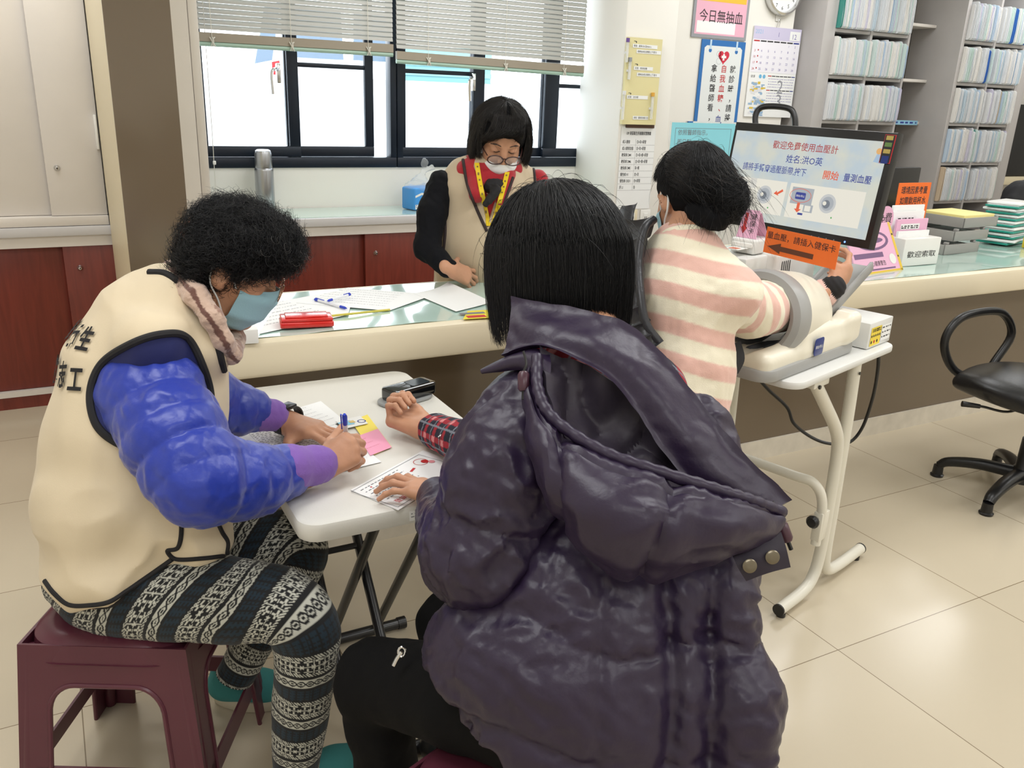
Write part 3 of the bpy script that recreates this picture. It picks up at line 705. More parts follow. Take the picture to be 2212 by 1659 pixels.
# round pink label with handwritten characters
q = on_y(1912, 475, 2.62); b = MB(); b.tube([(q[0], 2.625, CZ+0.001), (q[0], 2.625, q[2])], 0.004, white_pl, 8)
M = frame((q[0], 2.618, q[2]), (1, 0, -0.0), (0, 0, 1)); b.prism([(.052*math.cos(a), .062*math.sin(a)) for a in np.arange(32)*2*PI/32], -.002, pink, M)
b.vtext('費', M @ np.array([[1, 0, 0, 0.016], [0, 1, 0, -0.01], [0, 0, 1, 0], [0, 0, 0, 1]]), 0.05, ink); b.vtext('免', M @ np.array([[1, 0, 0, -0.024], [0, 1, 0, -0.015], [0, 0, 1, 0], [0, 0, 0, 1]]), 0.046, ink)
b.box((q[0], 2.625, CZ+0.004), (0.06, 0.05, 0.006), white_pl, bev=0.002); tag(b.build('round_label'), 'pink oval label with handwritten characters on a stick beside the monitor', 'sign')
# grey letter trays
tray_g = sm('tray_grey', 150, 148, 144, 0.4); ypap = sm('yellow_paper', 240, 226, 150, 0.6)
for k in range(3):
    x0, y0, z0 = 3.90+0.075*k, 2.70+0.012*k, CZ+0.002+0.062*k; w, d, h = 0.30, 0.27, 0.05
    e = empty('letter_tray', (x0+w/2, y0+d/2, z0), ['lowest of the three grey letter trays', 'middle one of the three grey letter trays', 'topmost grey letter tray with yellow papers in it'][k], 'letter tray', 'grey letter trays on the counter')
    b = MB(); R = rotz(0.06)
    for c, sz in (((w/2, d/2, .003), (w, d, .005)), ((w/2, .003, h/2), (w, .006, h)), ((w/2, d-.003, h/2), (w, .006, h)), ((.003, d/2, h/2), (.006, d, h)), ((w-.003, d/2, h*.35), (.006, d, h*.7))):
        b.box(R @ np.array(c)+[x0, y0, z0], sz, tray_g, R, 0.002)
    if k < 2: [b.box(R @ np.array([px, py, h+.004])+[x0, y0, z0], (.02, .02, .012), tray_g, R, 0.002) for px in (.04, w-.03) for py in (.02, d-.02)]
    b.build('tray_shell', e)
    b = MB(); b.box(R @ np.array([w/2, d/2, .02 if k < 2 else 0.036])+[x0, y0, z0], (w-.03, d-.03, .025 if k < 2 else 0.05), [paper_m, paper_m, ypap][k], R, 0.001)
    tag(b.build('paper_stack'), ['white papers in the lowest letter tray', 'white papers in the middle letter tray', 'yellow papers in the topmost letter tray'][k], 'papers', 'papers in the letter trays')
# stack of padded packets
teal_p = sm('teal_packet', 40, 150, 134, 0.3); rp = random.Random(8)
for k in range(14):
    z = CZ+0.008+k*0.0162; b = MB(); c = np.array([4.62+rp.uniform(-.012, .012), 2.86+rp.uniform(-.01, .01), z+0.0075]); R = rotz(0.25+rp.uniform(-.1, .1)) @ axrot((0, 1, 0), rp.uniform(-.008, .008))
    m_ = teal_p if k % 2 == 0 and k < 13 else paper_m
    b.box(c, (0.235, 0.17, 0.0115), m_, R, 0.0045, 2); b.box(c+[0, 0, 0.0058], (0.22, 0.155, 0.0025), paper_m if m_ is teal_p else white_pl, R, 0.001)
    tag(b.build('padded_packet'), 'teal and white padded packet in the tall stack on the right of the counter' if k < 13 else 'topmost white packet on the tall stack at the right of the counter', 'packet', 'padded packets in the stack')
b = MB(); b.box((4.63, 2.695, CZ+0.035), (0.10, 0.07, 0.06), sm('yellow_box', 236, 204, 60, 0.5), rotz(0.1), 0.003); M = frame((4.60, 2.655, CZ+0.02), rotz(0.1)[:, 0], (0, 0, 1))
for i in range(3): b.rect(M, 0.0, 0.03-0.014*i, 0.01, 0.008, ink); b.rect(M, 0.02, 0.03-0.014*i, 0.03, 0.006, red_ink)
tag(b.build('yellow_box'), 'small yellow box in front of the packet stack at the right edge', 'box')
# dark computer display seen from the counter side
e = empty('computer_display', (4.2, 3.02, CZ), 'dark computer display standing behind the orange notice', 'display')
tl, tr = on_y(1918, 362, 3.08), on_y(1992, 358, 3.08); b = MB()
b.bb((tl[0]-0.1, 3.08, tl[2]-0.24), (tr[0], 3.11, tl[2]), black_pl, 0.006); b.build('display_panel', e)
b = MB(); b.bb((tl[0]+0.05, 3.11, CZ+0.002), (tl[0]+0.12, 3.13, tl[2]-0.1), black_pl, 0.004); b.bb((tl[0]-0.03, 3.02, CZ+0.0062), (tl[0]+0.2, 3.2, CZ+0.014), black_pl, 0.004); b.build('display_foot', e)
# dark jacket heap behind the counter, right edge
q = at(2212, 432, 5.55)
blob('black_coat', [ell(q, (0.17, 0.12, 0.13), k=.05), ell(q+[0.1, 0.02, -0.1], (0.2, 0.14, 0.16), k=.05), ell(q+[0.03, 0, -0.25], (0.17, 0.12, 0.22), k=.05)], 0.012, sm('black_cloth', 24, 24, 28, 0.7), disp=lambda P: 0.012*noise(P, 5, 3), amp=0.012, origin=q)
tag(bpy.data.objects['black_coat'], 'black clothing bundle behind the counter at the right edge', 'clothing')
# light blue notice on a clear acrylic screen
acr = mat('acrylic', (0.96, 0.98, 0.98), 0.02, trans=1.0, ior=1.05, spec=0.3)
Y = 2.86; xa, xb = on_y(1449, 270, Y)[0], on_y(1592, 272, Y)[0]; zt = on_y(1500, 262, Y)[2]
e = empty('acrylic_screen', ((xa+xb)/2, Y, CZ), 'clear acrylic screen on the counter carrying a light blue notice', 'screen')
b = MB(); b.bb((xa, Y, CZ+0.001), (xb, Y+0.005, zt), acr, 0.001); b.build('acrylic_sheet', e)
b = MB(); b.bb((xa, Y-0.05, CZ+0.0005), (xb, Y+0.05, CZ+0.008), white_pl, 0.002); b.build('screen_foot', e)
def ln(b, M, w, h):
    for (x_, y_, w_, h_) in ((.06, .06, .88, .004), (.06, .93, .88, .004), (.06, .06, .004, .874), (.936, .06, .004, .874)): b.rect(M, w*x_, h*y_, w*w_ if w_ > .01 else 0.0015, h*h_ if h_ > .01 else 0.0015, grey_ink)
    for i, t in enumerate(('依照醫師指示，', '即日起～', '看診前請先量測')): b.text(t, M @ np.array([[1, 0, 0, w*.1], [0, 1, 0, h*(.855-.115*i)], [0, 0, 1, 0], [0, 0, 0, 1]]), h*.075, grey_ink)
o = sign('blue_notice', (xa+.005, Y-0.0015, zt-.006), (xb-.01, Y-0.0015, zt-.006), (xa+.005, Y-0.0015, zt-.33), 0.001, sm('light_blue_paper', 136, 208, 222, 0.6), None, ln, parent=e)
# ================================================================== notices on the wall and column
T2 = lambda x, y: np.array([[1, 0, 0, x], [0, 1, 0, y], [0, 0, 1, 0], [0, 0, 0, 1]])
YW = 4.636
def wsign(name, l, r, t, bt, m, label, fn, th=0.006, cat='notice', Y=YW, rot=0.0):
    a, c = on_y(l, t, Y), on_y(r, t, Y); z1 = a[2]; z0 = on_y(l, bt, Y)[2]; x0, x1 = a[0], c[0]; d = (x1-x0)*rot
    return sign(name, (x0, Y-th, z1), (x1, Y-th, z1-d), (x0, Y-th, z0), th-0.0005, m, label, fn, cat)
grey_fr = sm('grey_frame', 150, 152, 158, 0.4)
def f1(b, M, w, h):
    yl = sm('gold_paper', 236, 186, 60, 0.35); b.rect(M, .02, .02, w-.04, h-.02, sm('pink_sheet', 232, 176, 196, 0.5), .0005); b.rect(M, .035, .03, w*.7, h*.22, paper_m, .0008)
    b.rect(M, .03, h*.69, w-.06, h*.31, yl, .001)
    b.text('今日抽血人員', M @ T2(w*.5, h*.8), h*.13, ink, 'c', .0016, xs=1.25); b.text('今日無抽血', M @ T2(w*.5, h*.32), h*.26, ink, 'c', .0016, xs=w*.8/(5*h*.26))
wsign('pink_notice', 1503, 1624, -38, 80, grey_fr, 'pink notice below a yellow strip in a grey frame, hung above the blue poster', f1)
bluef = sm('poster_blue', 40, 110, 180, 0.4); pgrey = sm('poster_white', 226, 230, 230, 0.45)
def f2(b, M, w, h):
    b.poly(M, [(w*.07, 0), (w*.93, 0), (w*.93, h*.93), (w*.88, h*.95), (w*.12, h*.95), (w*.07, h*.93)], pgrey, .0006)
    hy = h*.86; hr = w*.12; pts = []
    for t in np.linspace(0, 2*PI, 40): pts.append((w*.52+hr*1.05*math.sin(t)**3, hy+hr*(13*math.cos(t)-5*math.cos(2*t)-2*math.cos(3*t)-math.cos(4*t))/15))
    b.add(xf(M, [[w*.52, hy-hr*.1, .001]]+[[p[0], p[1], .001] for p in pts]), [[0, i+2, i+1] for i in range(len(pts)-1)], sm('heart_red', 206, 40, 66, 0.4)); b.rect(M, w*.5, hy-hr*.5, w*.04, hr*.9, paper_m, .0018); b.rect(M, w*.52-hr*.45, hy-hr*.17, hr*.9, w*.04, paper_m, .0026)
    b.ring(M, w*.4, hy+hr*.4, w*.05, w*.012, sm('pale_grey_ink', 200, 204, 206, 0.5), .001); b.ring(M, w*.42, hy-hr*.6, w*.06, w*.012, MATS['pale_grey_ink'], .001)
    for x_ in (.2, .8): b.disc(M, w*x_, h*.91, w*.035, bluef, .001); b.rect(M, w*(x_-.02), h*.92, w*.04, h*.08, sm('pale_blue', 190, 215, 235, 0.4), .0012)
    s = h*.072
    b.vtext('就診時，請將在家', M @ T2(w*.76, h*.73), s, ink, .001, 1.2, 0.012)
    b.vtext('自我血糖、', M @ T2(w*.545, h*.73), s, red_ink, .001, 1.2, 0.012); b.vtext('血壓', M @ T2(w*.545, h*.73-6*s*1.2+s), s, blue_ink, .001, 1.2, 0.012)
    b.vtext('拿給醫師看，以', M @ T2(w*.33, h*.73), s, ink, .001, 1.2, 0.012)
wsign('health_poster', 1516, 1611, 84, 330, bluef, 'tall white poster with a blue border and a red heart', f2, cat='poster')
def f3(b, M, w, h):
    lav = sm('lavender_paper', 206, 200, 226, 0.5); b.rect(M, 0, h*.5, w, h*.5, sm('calendar_white', 238, 236, 244, 0.6), .0008); b.rect(M, 0, h*.86, w, h*.14, lav, .0012)
    b.text('2021', M @ T2(w*.03, h*.92), h*.065, sm('pale_blue_ink', 150, 190, 226, 0.5), off=.0016); b.text('1', M @ T2(w*.5, h*.90), h*.07, sm('violet_ink', 130, 120, 180, 0.5), off=.0016)
    b.rect(M, w*.76, h*.87, w*.22, h*.1, paper_m, .0016); b.text('12', M @ T2(w*.8, h*.885), h*.08, MATS['violet_ink'], off=.002)
    for i in range(7): b.rect(M, w*(.02+.14*i), h*.835, w*.12, h*.014, red_ink if i == 0 else (blue_ink if i == 6 else ink), .0016)
    d = 1
    for r_ in range(5):
        for c_ in range(7):
            if r_ == 0 and c_ < 5 or d > 31: continue
            b.text(str(d), M @ T2(w*(.06+.14*c_), h*(.79-.066*r_)), h*.036, red_ink if c_ == 0 else MATS['violet_ink'], 'c', .0016); d += 1
        if r_: b.disc(M, w*.13, h*(.81-.066*r_), w*.012, red_ink, .0017)
    # small months and photographs below
    b.rect(M, .0, 0, w, h*.49, paper_m, .0006); ph = random.Random(4)
    b.text('健康', M @ T2(w*.04, h*.44), h*.035, blue_ink); [b.disc(M, w*(.24+.08*i), h*.455, w*.03, sm('sky_ink', 110, 180, 220, .5), .001) for i in range(2)]
    for k, (y0, hh) in enumerate(((.25, .15), (.13, .11), (.01, .11))):
        for i in range(34):
            c_ = ph.choice([srgb(60, 80, 130), srgb(226, 226, 230), srgb(220, 190, 70), srgb(90, 70, 66), srgb(150, 180, 210), srgb(40, 44, 54)]); mm = mat('photo_%d' % (hash(c_) % 6), c_, 0.5)
            a_, d_ = ph.uniform(0, .27), ph.uniform(0, hh-.03); b.rect(M, w*(.05+a_), h*(y0+d_), w*ph.uniform(.03, .09), h*ph.uniform(.012, .03), mm, .001+i*.00002)
    for k, t in enumerate('23'):
        y0 = .27-.16*k; b.text(t, M @ T2(w*.68, h*(y0+.0)), h*.22, sm('silver_ink', 150, 152, 160, .4), 'c', .0012)
        for i in range(7): b.rect(M, w*(.4+.085*i), h*(y0+.19), w*.075, h*.01, red_ink if i == 0 else (blue_ink if i == 6 else ink), .001)
        b.lines(M, w*.42, h*(y0+.16), w*.55, 4, h*.03, MATS['violet_ink'], h*.006, random.Random(k), off=.001)
wsign('wall_calendar', 1629, 1732, 55, 252, paper_m, 'white and lavender wall calendar hanging right of the blue poster', f3, cat='calendar')
q = on_y(1680, 48, YW); b = MB(); b.tube(catmull([(q[0]-.012, YW-.008, q[2]-.035), (q[0]-.004, YW-.012, q[2]+.01), (q[0]+.01, YW-.012, q[2]+.012), (q[0]+.008, YW-.01, q[2]-.03)], 6), .0022, chrome, 6)
b.box((q[0], YW-.001, q[2]+.03), (.045, .006, .05), white_pl, bev=.003); tag(b.build('wall_hook'), 'small metal hook on the wall holding the calendar', 'hook')
q = on_y(1694, -20, YW-.02); e = empty('wall_clock', (q[0], YW-.03, q[2]), 'round chrome rimmed wall clock above the calendar', 'clock'); r = 0.155
R = axrot((1, 0, 0), PI/2); b = MB(); b.lathe([(r*.98, -.0), (r*1.0, .02), (r*.96, .04), (r*.88, .045), (r*.84, .03), (r*.84, .0)], chrome, (q[0], YW, q[2]), R, 56); b.build('clock_rim', e)
b = MB(); M = frame((q[0], YW-.022, q[2]), (1, 0, 0), (0, 0, 1)); b.disc(M, 0, 0, r*.86, paper_m, 0, 48)
for h_ in range(12):
    a = h_*PI/6; b.text(str(h_ or 12), M @ T2(r*.68*math.sin(a), r*.68*math.cos(a)-.012), .034, ink, 'c')
for k in range(60):
    a = k*PI/30; b.poly(M, [(r*(.80)*math.sin(a-.006), r*.80*math.cos(a-.006)), (r*.84*math.sin(a), r*.84*math.cos(a)), (r*.80*math.sin(a+.006), r*.80*math.cos(a+.006))], ink)
b.lines(M, -.025, -.045, .05, 1, .01, grey_ink, .004); b.build('clock_face', e)
b = MB(); b.tube([(q[0], YW-.028, q[2]), (q[0]+.05, YW-.028, q[2]+.05)], .003, ink, 6); b.tube([(q[0], YW-.030, q[2]), (q[0]-.02, YW-.030, q[2]+.1)], .002, ink, 6); b.build('clock_hands', e)
# column: specimen tube board, result sheet, socket plates
YC = 4.338
foam = sm('cream_foam', 226, 216, 164, 0.7); brd = sm('brown_board', 84, 58, 46, 0.5)
a, c = on_y(1350, 80, YC), on_y(1424, 85, YC); z1 = a[2]; z0 = on_y(1345, 268, YC)[2]; x0, x1 = a[0], c[0]; xm = x1+.012
b = MB(); b.bb((x0+.05, YC-.012, z0-.02), (xm, YC-.001, z1-.05), brd, .002); tag(b.build('brown_board'), 'thin brown board on the column behind the cream specimen board', 'board')
e = empty('specimen_board', ((x0+x1)/2, YC-.03, z0), 'cream foam board with labelled specimen tubes on the column', 'board')
def sb(b, M, w, h):
    for (x_, y_, w_, t) in ((.14, .885, .72, '紫管：檢測CBC及HbA1c'), (.26, .825, .72, '請將血液沿管壁上下混勻'), (.22, .635, .56, '灰管：檢測血糖'), (.32, .565, .68, '請將血液沿管壁上下混勻'), (.08, .30, .62, '紅管：空白管'), (.30, .06, .46, '尿管：請將尿液裝八分')):
        b.rect(M, w*x_, h*y_, w*w_, h*.042, paper_m, .0015); b.text(t, M @ T2(w*(x_+.03), h*(y_+.012)), h*.026, ink, off=.0022, xs=w*w_*.92/(len(t)*h*.026) if len(t)*h*.026 > w*w_*.92 else 1)
    for (x_, y_) in ((.17, .955), (.25, .70), (.12, .365)): b.rect(M, w*x_, h*y_, w*.07, h*.006, ink); b.poly(M, [(w*(x_+.05), h*y_), (w*(x_+.09), h*y_), (w*(x_+.07), h*(y_-.02))], ink)
sign('foam_panel', (x0, YC-.034, z1), (x1, YC-.034, z1), (x0, YC-.034, z0), .02, foam, None, sb, parent=e)
clear = mat('clear_tube', (.95, .96, .97), .08, trans=.6, ior=1.1)
for (px, py, h_, cm) in ((1357, 82, .13, srgb(110, 80, 150)), (1362, 124, .12, srgb(150, 152, 156)), (1411, 200, .15, srgb(226, 170, 70)), (1349, 196, .16, srgb(226, 226, 226))):
    p = on_y(px, py, YC-.045); b = MB(); b.cyl((p[0], YC-.045, p[2]-.02), (p[0], YC-.045, p[2]-h_), .0085, clear, n=16); b.cyl((p[0], YC-.045, p[2]), (p[0], YC-.045, p[2]-.022), .0105, mat('cap_%d' % px, cm, .4), n=16)
    b.box((p[0], YC-.0365, p[2]-h_*.6), (.03, .004, .012), white_pl); b.build('specimen_tube', e)
def f5(b, M, w, h):
    b.text('109 東區衛生所檢驗試管辦識', M @ T2(w*.5, h*.90), h*.047, ink, 'c', .001, xs=.62, bold=.01)
    rows = (('成人健檢', '白+灰+尿管'), ('成人健檢加值', '白+灰+尿管'), ('糖尿病 DM1', '白+灰+紫+尿管'), ('糖尿病 DM6', '白+灰+紫+尿管'), ('糖尿病 DM5', '灰+紫'), ('慢性病 H1', '白+灰'), ('慢性病 CKD1', '白+尿管'), ('肝 L1', '白'))
    for i, (p, q_) in enumerate(rows):
        y = h*(.80-.078*i); b.text(p, M @ T2(w*.05, y), h*.045, ink, off=.001, xs=.62, bold=.006); b.text(q_, M @ T2(w*.46, y), h*.045, ink, off=.001, xs=.62, bold=.006); b.rect(M, 0, y-h*.022, w, .001, grey_ink)
    b.rect(M, w*.43, h*.23, .001, h*.62, grey_ink)
wsign('result_table_sheet', 1343, 1417, 272, 452, paper_m, 'white printed table sheet on the column below the specimen board', f5, .003, Y=YC)
for px, lab in ((1364, 'cream socket plate on the column beneath the printed table'), (1392, 'white switch plate on the column beneath the printed table')):
    p = on_y(px, 472, YC); b = MB(); b.box((p[0], YC-.004, p[2]), (.075, .008, .11), cream_m if px < 1380 else white_pl, bev=.003); b.box((p[0], YC-.009, p[2]+.01), (.03, .004, .05), white_pl, bev=.001); b.rect(frame((p[0], YC-.0115, p[2]), (1, 0, 0), (0, 0, 1)), -.008, 0, .004, .014, ink); b.rect(frame((p[0], YC-.0115, p[2]), (1, 0, 0), (0, 0, 1)), .004, 0, .004, .014, ink)
    tag(b.build('wall_socket'), lab, 'socket')

# ================================================================== filing shelves full of record folders
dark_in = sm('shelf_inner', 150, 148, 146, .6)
def shelf(label, Y, xs, zb, pitch, nrow, top, depth=.42, side=0.0):
    e = empty('filing_shelf', ((xs[0]+xs[-1])/2, Y+depth/2, 0), label, 'filing shelf')
    b = MB(); b.bb((xs[0]-side, Y-.004, 0), (xs[0]-.012, Y+depth, top), grey_lam, .002); b.build('side_panel', e)
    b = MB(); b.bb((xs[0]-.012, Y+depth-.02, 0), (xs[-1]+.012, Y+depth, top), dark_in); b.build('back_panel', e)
    for x in xs: b = MB(); b.bb((x-.011, Y, 0), (x+.011, Y+depth-.02, top), grey_lam, .001); b.build('upright', e)
    for i in range(nrow):
        z = zb-pitch*i
        b = MB()
        for a, c in zip(xs[:-1], xs[1:]): b.bb((a+.011, Y+.004, z-.022), (c-.011, Y+depth-.02, z-.001), grey_lam, .001)
        b.build('shelf_board', e)
    return e
YL, YR = 4.45, 4.25
xl = [on_y(1803, 58, YL)[0], on_y(1885, 64, YL)[0], on_y(1967, 68, YL)[0]]; xr0 = on_y(2083, 84, YR)[0]
xr = [xr0, xr0+.355, xr0+.71]
zl = on_y(1803, 60, YL)[2]; zr = on_y(2083, 86, YR)[2]
shelf('grey filing shelf left of the protruding grey panel, full of record folders', YL, xl, zl, .297, 6, 2.6, side=.10)
shelf('grey filing shelf at the right edge, full of record folders', YR, xr, zr, .283, 7, 2.6, side=.03)
# narrow open bay between the two shelves
e = empty('open_shelf', ((xl[2]+xr[0])/2, YL+.2, 0), 'narrow empty grey shelf bay between the two filing shelves', 'shelf')
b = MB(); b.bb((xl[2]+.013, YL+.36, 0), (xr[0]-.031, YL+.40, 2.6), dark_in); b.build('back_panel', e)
for px, py in ((1990, 50), (1965, 170)):
    z = on_y(px, py, YL)[2]; b = MB(); b.bb((xl[2]+.013, YL+.02, z-.02), (xr[0]-.031, YL+.36, z), white_lam, .001); b.build('shelf_board', e)
z = on_y(1950, 262, YL)[2]; b = MB(); b.bb((xl[2]+.013, YL+.02, z-.02), (xr[0]-.031, YL+.36, z), white_lam, .001); b.build('shelf_board', e)
b = MB(); M = frame((xl[2]+.02, YL+.018, z-.025), (1, 0, 0), (0, 0, 1)); w = xr[0]-xl[2]-.07; b.prism([(0, 0), (w, 0), (w, .032), (0, .032)], -.0015, sm('label_blue', 150, 200, 226, .5), M); b.lines(M, .015, .01, w-.03, 1, .02, blue_ink, .012); b.build('shelf_label', e)
# folders: a dozen kinds, copied into the rows
tints = {'white': [(232, 233, 234), (226, 229, 232), (236, 234, 230)], 'pale mint': [(206, 226, 218), (214, 230, 226)], 'pale blue': [(196, 214, 232), (204, 220, 230)], 'lavender': [(214, 210, 228)], 'bright blue': [(70, 150, 204), (54, 108, 190)], 'teal green': [(70, 150, 140)], 'tan': [(206, 186, 160)]}
rf = random.Random(21); kinds = []
pages_m = sm('folder_pages', 218, 222, 226, .7)
for cn, cl in tints.items():
    for j, c in enumerate(cl):
        for v in range(2 if cn == 'white' else 1):
            m_ = sm('folder_%s_%d' % (cn.replace(' ', '_'), j), *c, .45); b = MB(); H, Dp, t = .243+rf.uniform(-.008, .004), .30, .015
            def leaf(y0, x0, tk, mm, hh, wob):
                prof = [(y0+.012, 0), (y0+.002, .012), (y0+wob, hh*.35), (y0-wob, hh*.7), (y0+.002, hh-.012), (y0+.012, hh), (Dp, hh), (Dp, 0)]
                b.prism(prof, tk, mm, frame((x0, 0, 0), (0, 1, 0), (0, 0, 1)))
            leaf(0, -t/2, .0022, m_, H, .0015); leaf(0, t/2-.0022, .0022, m_, H, -.001)
            for k in range(3): leaf(.003+rf.uniform(0, .008), -t/2+.0032+.0033*k, .0024, pages_m if rf.random() < .7 else m_, H-rf.uniform(.004, .02), rf.uniform(-.002, .002))
            kinds.append((cn, b.mesh('record_folder', 30)))
wts = {'white': 6, 'pale mint': 4, 'pale blue': 3, 'lavender': 2, 'bright blue': .45, 'teal green': .4, 'tan': .35}
def fill(Y, xs, z, row, which, cells=(0, 1), over=0.0):
    for ci in cells:
        x = xs[ci]+.014; end = xs[ci+1]-.014+(over if ci == 1 else 0)
        lean = rf.uniform(-.02, .03)
        while True:
            t = .0165*rf.uniform(.92, 1.12)
            if x+t > end: break
            cn, me = rf.choices(kinds, [wts[k[0]] for k in kinds])[0]
            o = bpy.data.objects.new('record_folder', me); COL.objects.link(o); sc = t/.0165
            o.location = (x+t/2, Y-.03+rf.uniform(-.012, .010)+(0.0 if row else 0), z+.0012); o.rotation_euler = (0, rf.uniform(-.010, .010), rf.uniform(-.014, .014)); o.scale = (sc*.96, 1, rf.uniform(.94, 1.02))
            tag(o, '%s record folder standing in the %s row of the %s filing shelf' % (cn, row, which), 'folder', 'record folders in the %s row of the %s filing shelf' % (row, which)); x += t
for i, row in enumerate(('top', 'second', 'third')): fill(YL, xl, zl-.297*i, row, 'left')
for i, row in enumerate(('top', 'second', 'third', 'fourth', 'fifth')): fill(YR, xr, zr-.283*i, row, 'right', (0, 1) if i < 2 else (0, 1))
# far right: dark blind and a ledge beyond the shelves
b = MB(); xx = xr[-1]+.012; b.bb((xx, YR, 0), (xx+.10, YR+.42, 2.6), grey_lam, .002); tag(b.build('grey_end_panel'), 'plain grey end panel right of the right filing shelf', 'panel')

q0 = on_y(2192, 225, 4.62); b = MB(); b.bb((q0[0], 4.60, 1.0), (q0[0]+.9, 4.64, q0[2]), black_pl, .004); b.bb((q0[0]-.02, 4.56, .93), (q0[0]+.9, 4.70, .995), cream_m, .004)
tag(b.build('dark_panel'), 'dark panel on a cream ledge beyond the right filing shelf', 'panel')
# ================================================================== folding table
TT = 0.705
tab_w = sm('table_white', 224, 222, 214, 0.42, bump=(260, 0.05)); leg_b = sm('leg_black', 26, 27, 30, 0.3, spec=0.6)
x0, x1, y0, y1 = 0.348, 0.882, 1.448, 2.30
ft = empty('folding_table', ((x0+x1)/2, (y0+y1)/2, 0), 'white plastic folding table with black crossed legs in front of the counter', 'table')
def rrect(w, h, r, n=8):
    P = []
    for cx, cy, a0 in ((w/2-r, h/2-r, 0), (-w/2+r, h/2-r, PI/2), (-w/2+r, -h/2+r, PI), (w/2-r, -h/2+r, 1.5*PI)):
        P += [(cx+r*math.cos(a0+a), cy+r*math.sin(a0+a)) for a in np.linspace(0, PI/2, n)]
    return P
b = MB(); b.prism(rrect(x1-x0, y1-y0, 0.045, 10), 0.042, tab_w, frame(((x0+x1)/2, (y0+y1)/2, TT-0.042), (1, 0, 0), (0, 1, 0)), 0.009); b.build('tabletop', ft)
b = MB(); q = on_y(885, 1108, y0-0.0008); M = frame((q[0], y0-0.0008, TT-0.032), (1, 0, 0), (0, 0, 1)); b.prism([(0, 0), (.045, 0), (.045, .022), (0, .022)], -.0006, paper_m, M); b.lines(M, .003, .015, .036, 2, .007, grey_ink, .002); b.build('maker_sticker', ft)
def leg(x, ya, za, yb, zb): b = MB(); b.tube([(x, ya, za), (x, yb, zb)], 0.0125, leg_b, 14); b.build('leg', ft)
leg(0.475, 2.10, 0.665, 1.53, 0.03); leg(0.592, 2.10, 0.665, 1.53, 0.03)
leg(0.555, 1.56, 0.665, 2.02, 0.03); leg(0.69, 1.56, 0.665, 2.02, 0.03)
for (xa, xb, y) in ((0.44, 0.63, 1.53), (0.50, 0.775, 2.02)):
    b = MB(); b.cyl((xa, y, 0.018), (xb, y, 0.018), 0.015, leg_b, n=16); f = b.build('foot_bar', ft)
    for xx in (xa, xb-.02): b = MB(); b.cyl((xx-.002, y, 0.018), (xx+.022, y, 0.018), 0.0178, black_pl, n=18); b.build('end_cap', f)
b = MB(); b.cyl((0.46, 1.86, 0.40), (0.61, 1.86, 0.40), 0.008, leg_b); b.build('pivot_rod', ft)
# papers and things on the table
PT = TT+0.0008
TP = lambda px, py: on_z(px, py, TT)
paper('consent_form', [TP(575, 1020), TP(800, 985), TP(500, 925)], TT+0.0012, 'large white printed form under the forearms of the person in the beige vest', print_=small_print(34, 11, ink, .06))
paper('form_sheet', [TP(640, 1045), TP(824, 1000), TP(530, 930)], TT+0.0022, 'white form sheet being written on with the pen', print_=small_print(26, 12, grey_ink, .08))
paper('receipt_sheet', [TP(690, 930), TP(745, 912), TP(640, 885)], TT+0.0032, 'white printed sheet under the spread hand', print_=small_print(6, 13))
paper('yellow_slip', [TP(808, 985), TP(846, 968), TP(758, 912)], TT+0.0030, 'yellow printed slip beside the writing hand', sm('yellow_slip', 246, 226, 96, .6), print_=lambda b, M, w, h: (b.rect(M, w*.1, h*.12, w*.8, h*.05, ink, .001), b.lines(M, w*.12, h*.6, w*.7, 4, h*.07, ink, h*.03, random.Random(2))))
paper('pink_slip', [TP(800, 988), TP(846, 970), TP(772, 946)], TT+0.0042, 'pink printed slip lying on the yellow slip', sm('pink_slip', 246, 166, 196, .6), print_=small_print(4, 15, red_ink, .06))
a_ = TP(752, 928)
def card(b, M, w, h): b.rect(M, w*.08, h*.25, w*.5, h*.5, sm('card_blue', 120, 190, 220, .4)); b.rect(M, w*.48, h*.4, w*.2, h*.26, sm('chip_gold', 206, 172, 90, .3, metal=.7), .0008); b.text('○', M @ T2(w*.72, h*.2), h*.5, blue_ink)
paper('health_card', [TP(742, 932), TP(795, 920), TP(726, 915)], TT+0.0062, 'white and blue card with a gold chip near the pen', white_pl, print_=card)
def leaf(b, M, w, h):
    fr = .0012
    pts = [(w*.04, h*.06), (w*.96, h*.06), (w*.96, h*.94), (w*.04, h*.94)]
    for i in range(4):
        (ax, ay), (bx, by) = pts[i], pts[(i+1) % 4]; b.rect(M, min(ax, bx)-fr/2, min(ay, by)-fr/2, abs(bx-ax)+fr, abs(by-ay)+fr, grey_ink)
    b.text('登錄卡', M @ T2(w*.1, h*.14), h*.12, red_ink)
    for r_ in range(6): b.lines(M, w*.1, h*(.84-.1*r_), w*.5, 1, .01, grey_ink, h*.018, random.Random(r_)); b.disc(M, w*(.2+.06*r_), h*(.80-.1*r_), h*.018, red_ink)
    b.ring(M, w*.84, h*.74, w*.07, w*.006, red_ink, ry=h*.12); b.disc(M, w*.87, h*.70, w*.035, red_ink, .0008); b.disc(M, w*.9, h*.6, w*.03, sm('pale_red', 226, 150, 156, .6), .0009)
    b.poly(M, [(w*.62, h*.66), (w*.7, h*.7), (w*.71, h*.66), (w*.63, h*.62)], red_ink)
paper('registration_card', [TP(860, 1104), TP(1012, 1010), TP(757, 1060)], TT+0.0014, 'white card with red drawings under the spread hand of the purple-coated person', print_=lambda b, M, w, h: leaf(b, M @ np.array([[1, 0, 0, 0], [0, 1, 0, 0], [0, 0, 1, 0], [0, 0, 0, 1]]), w, h))
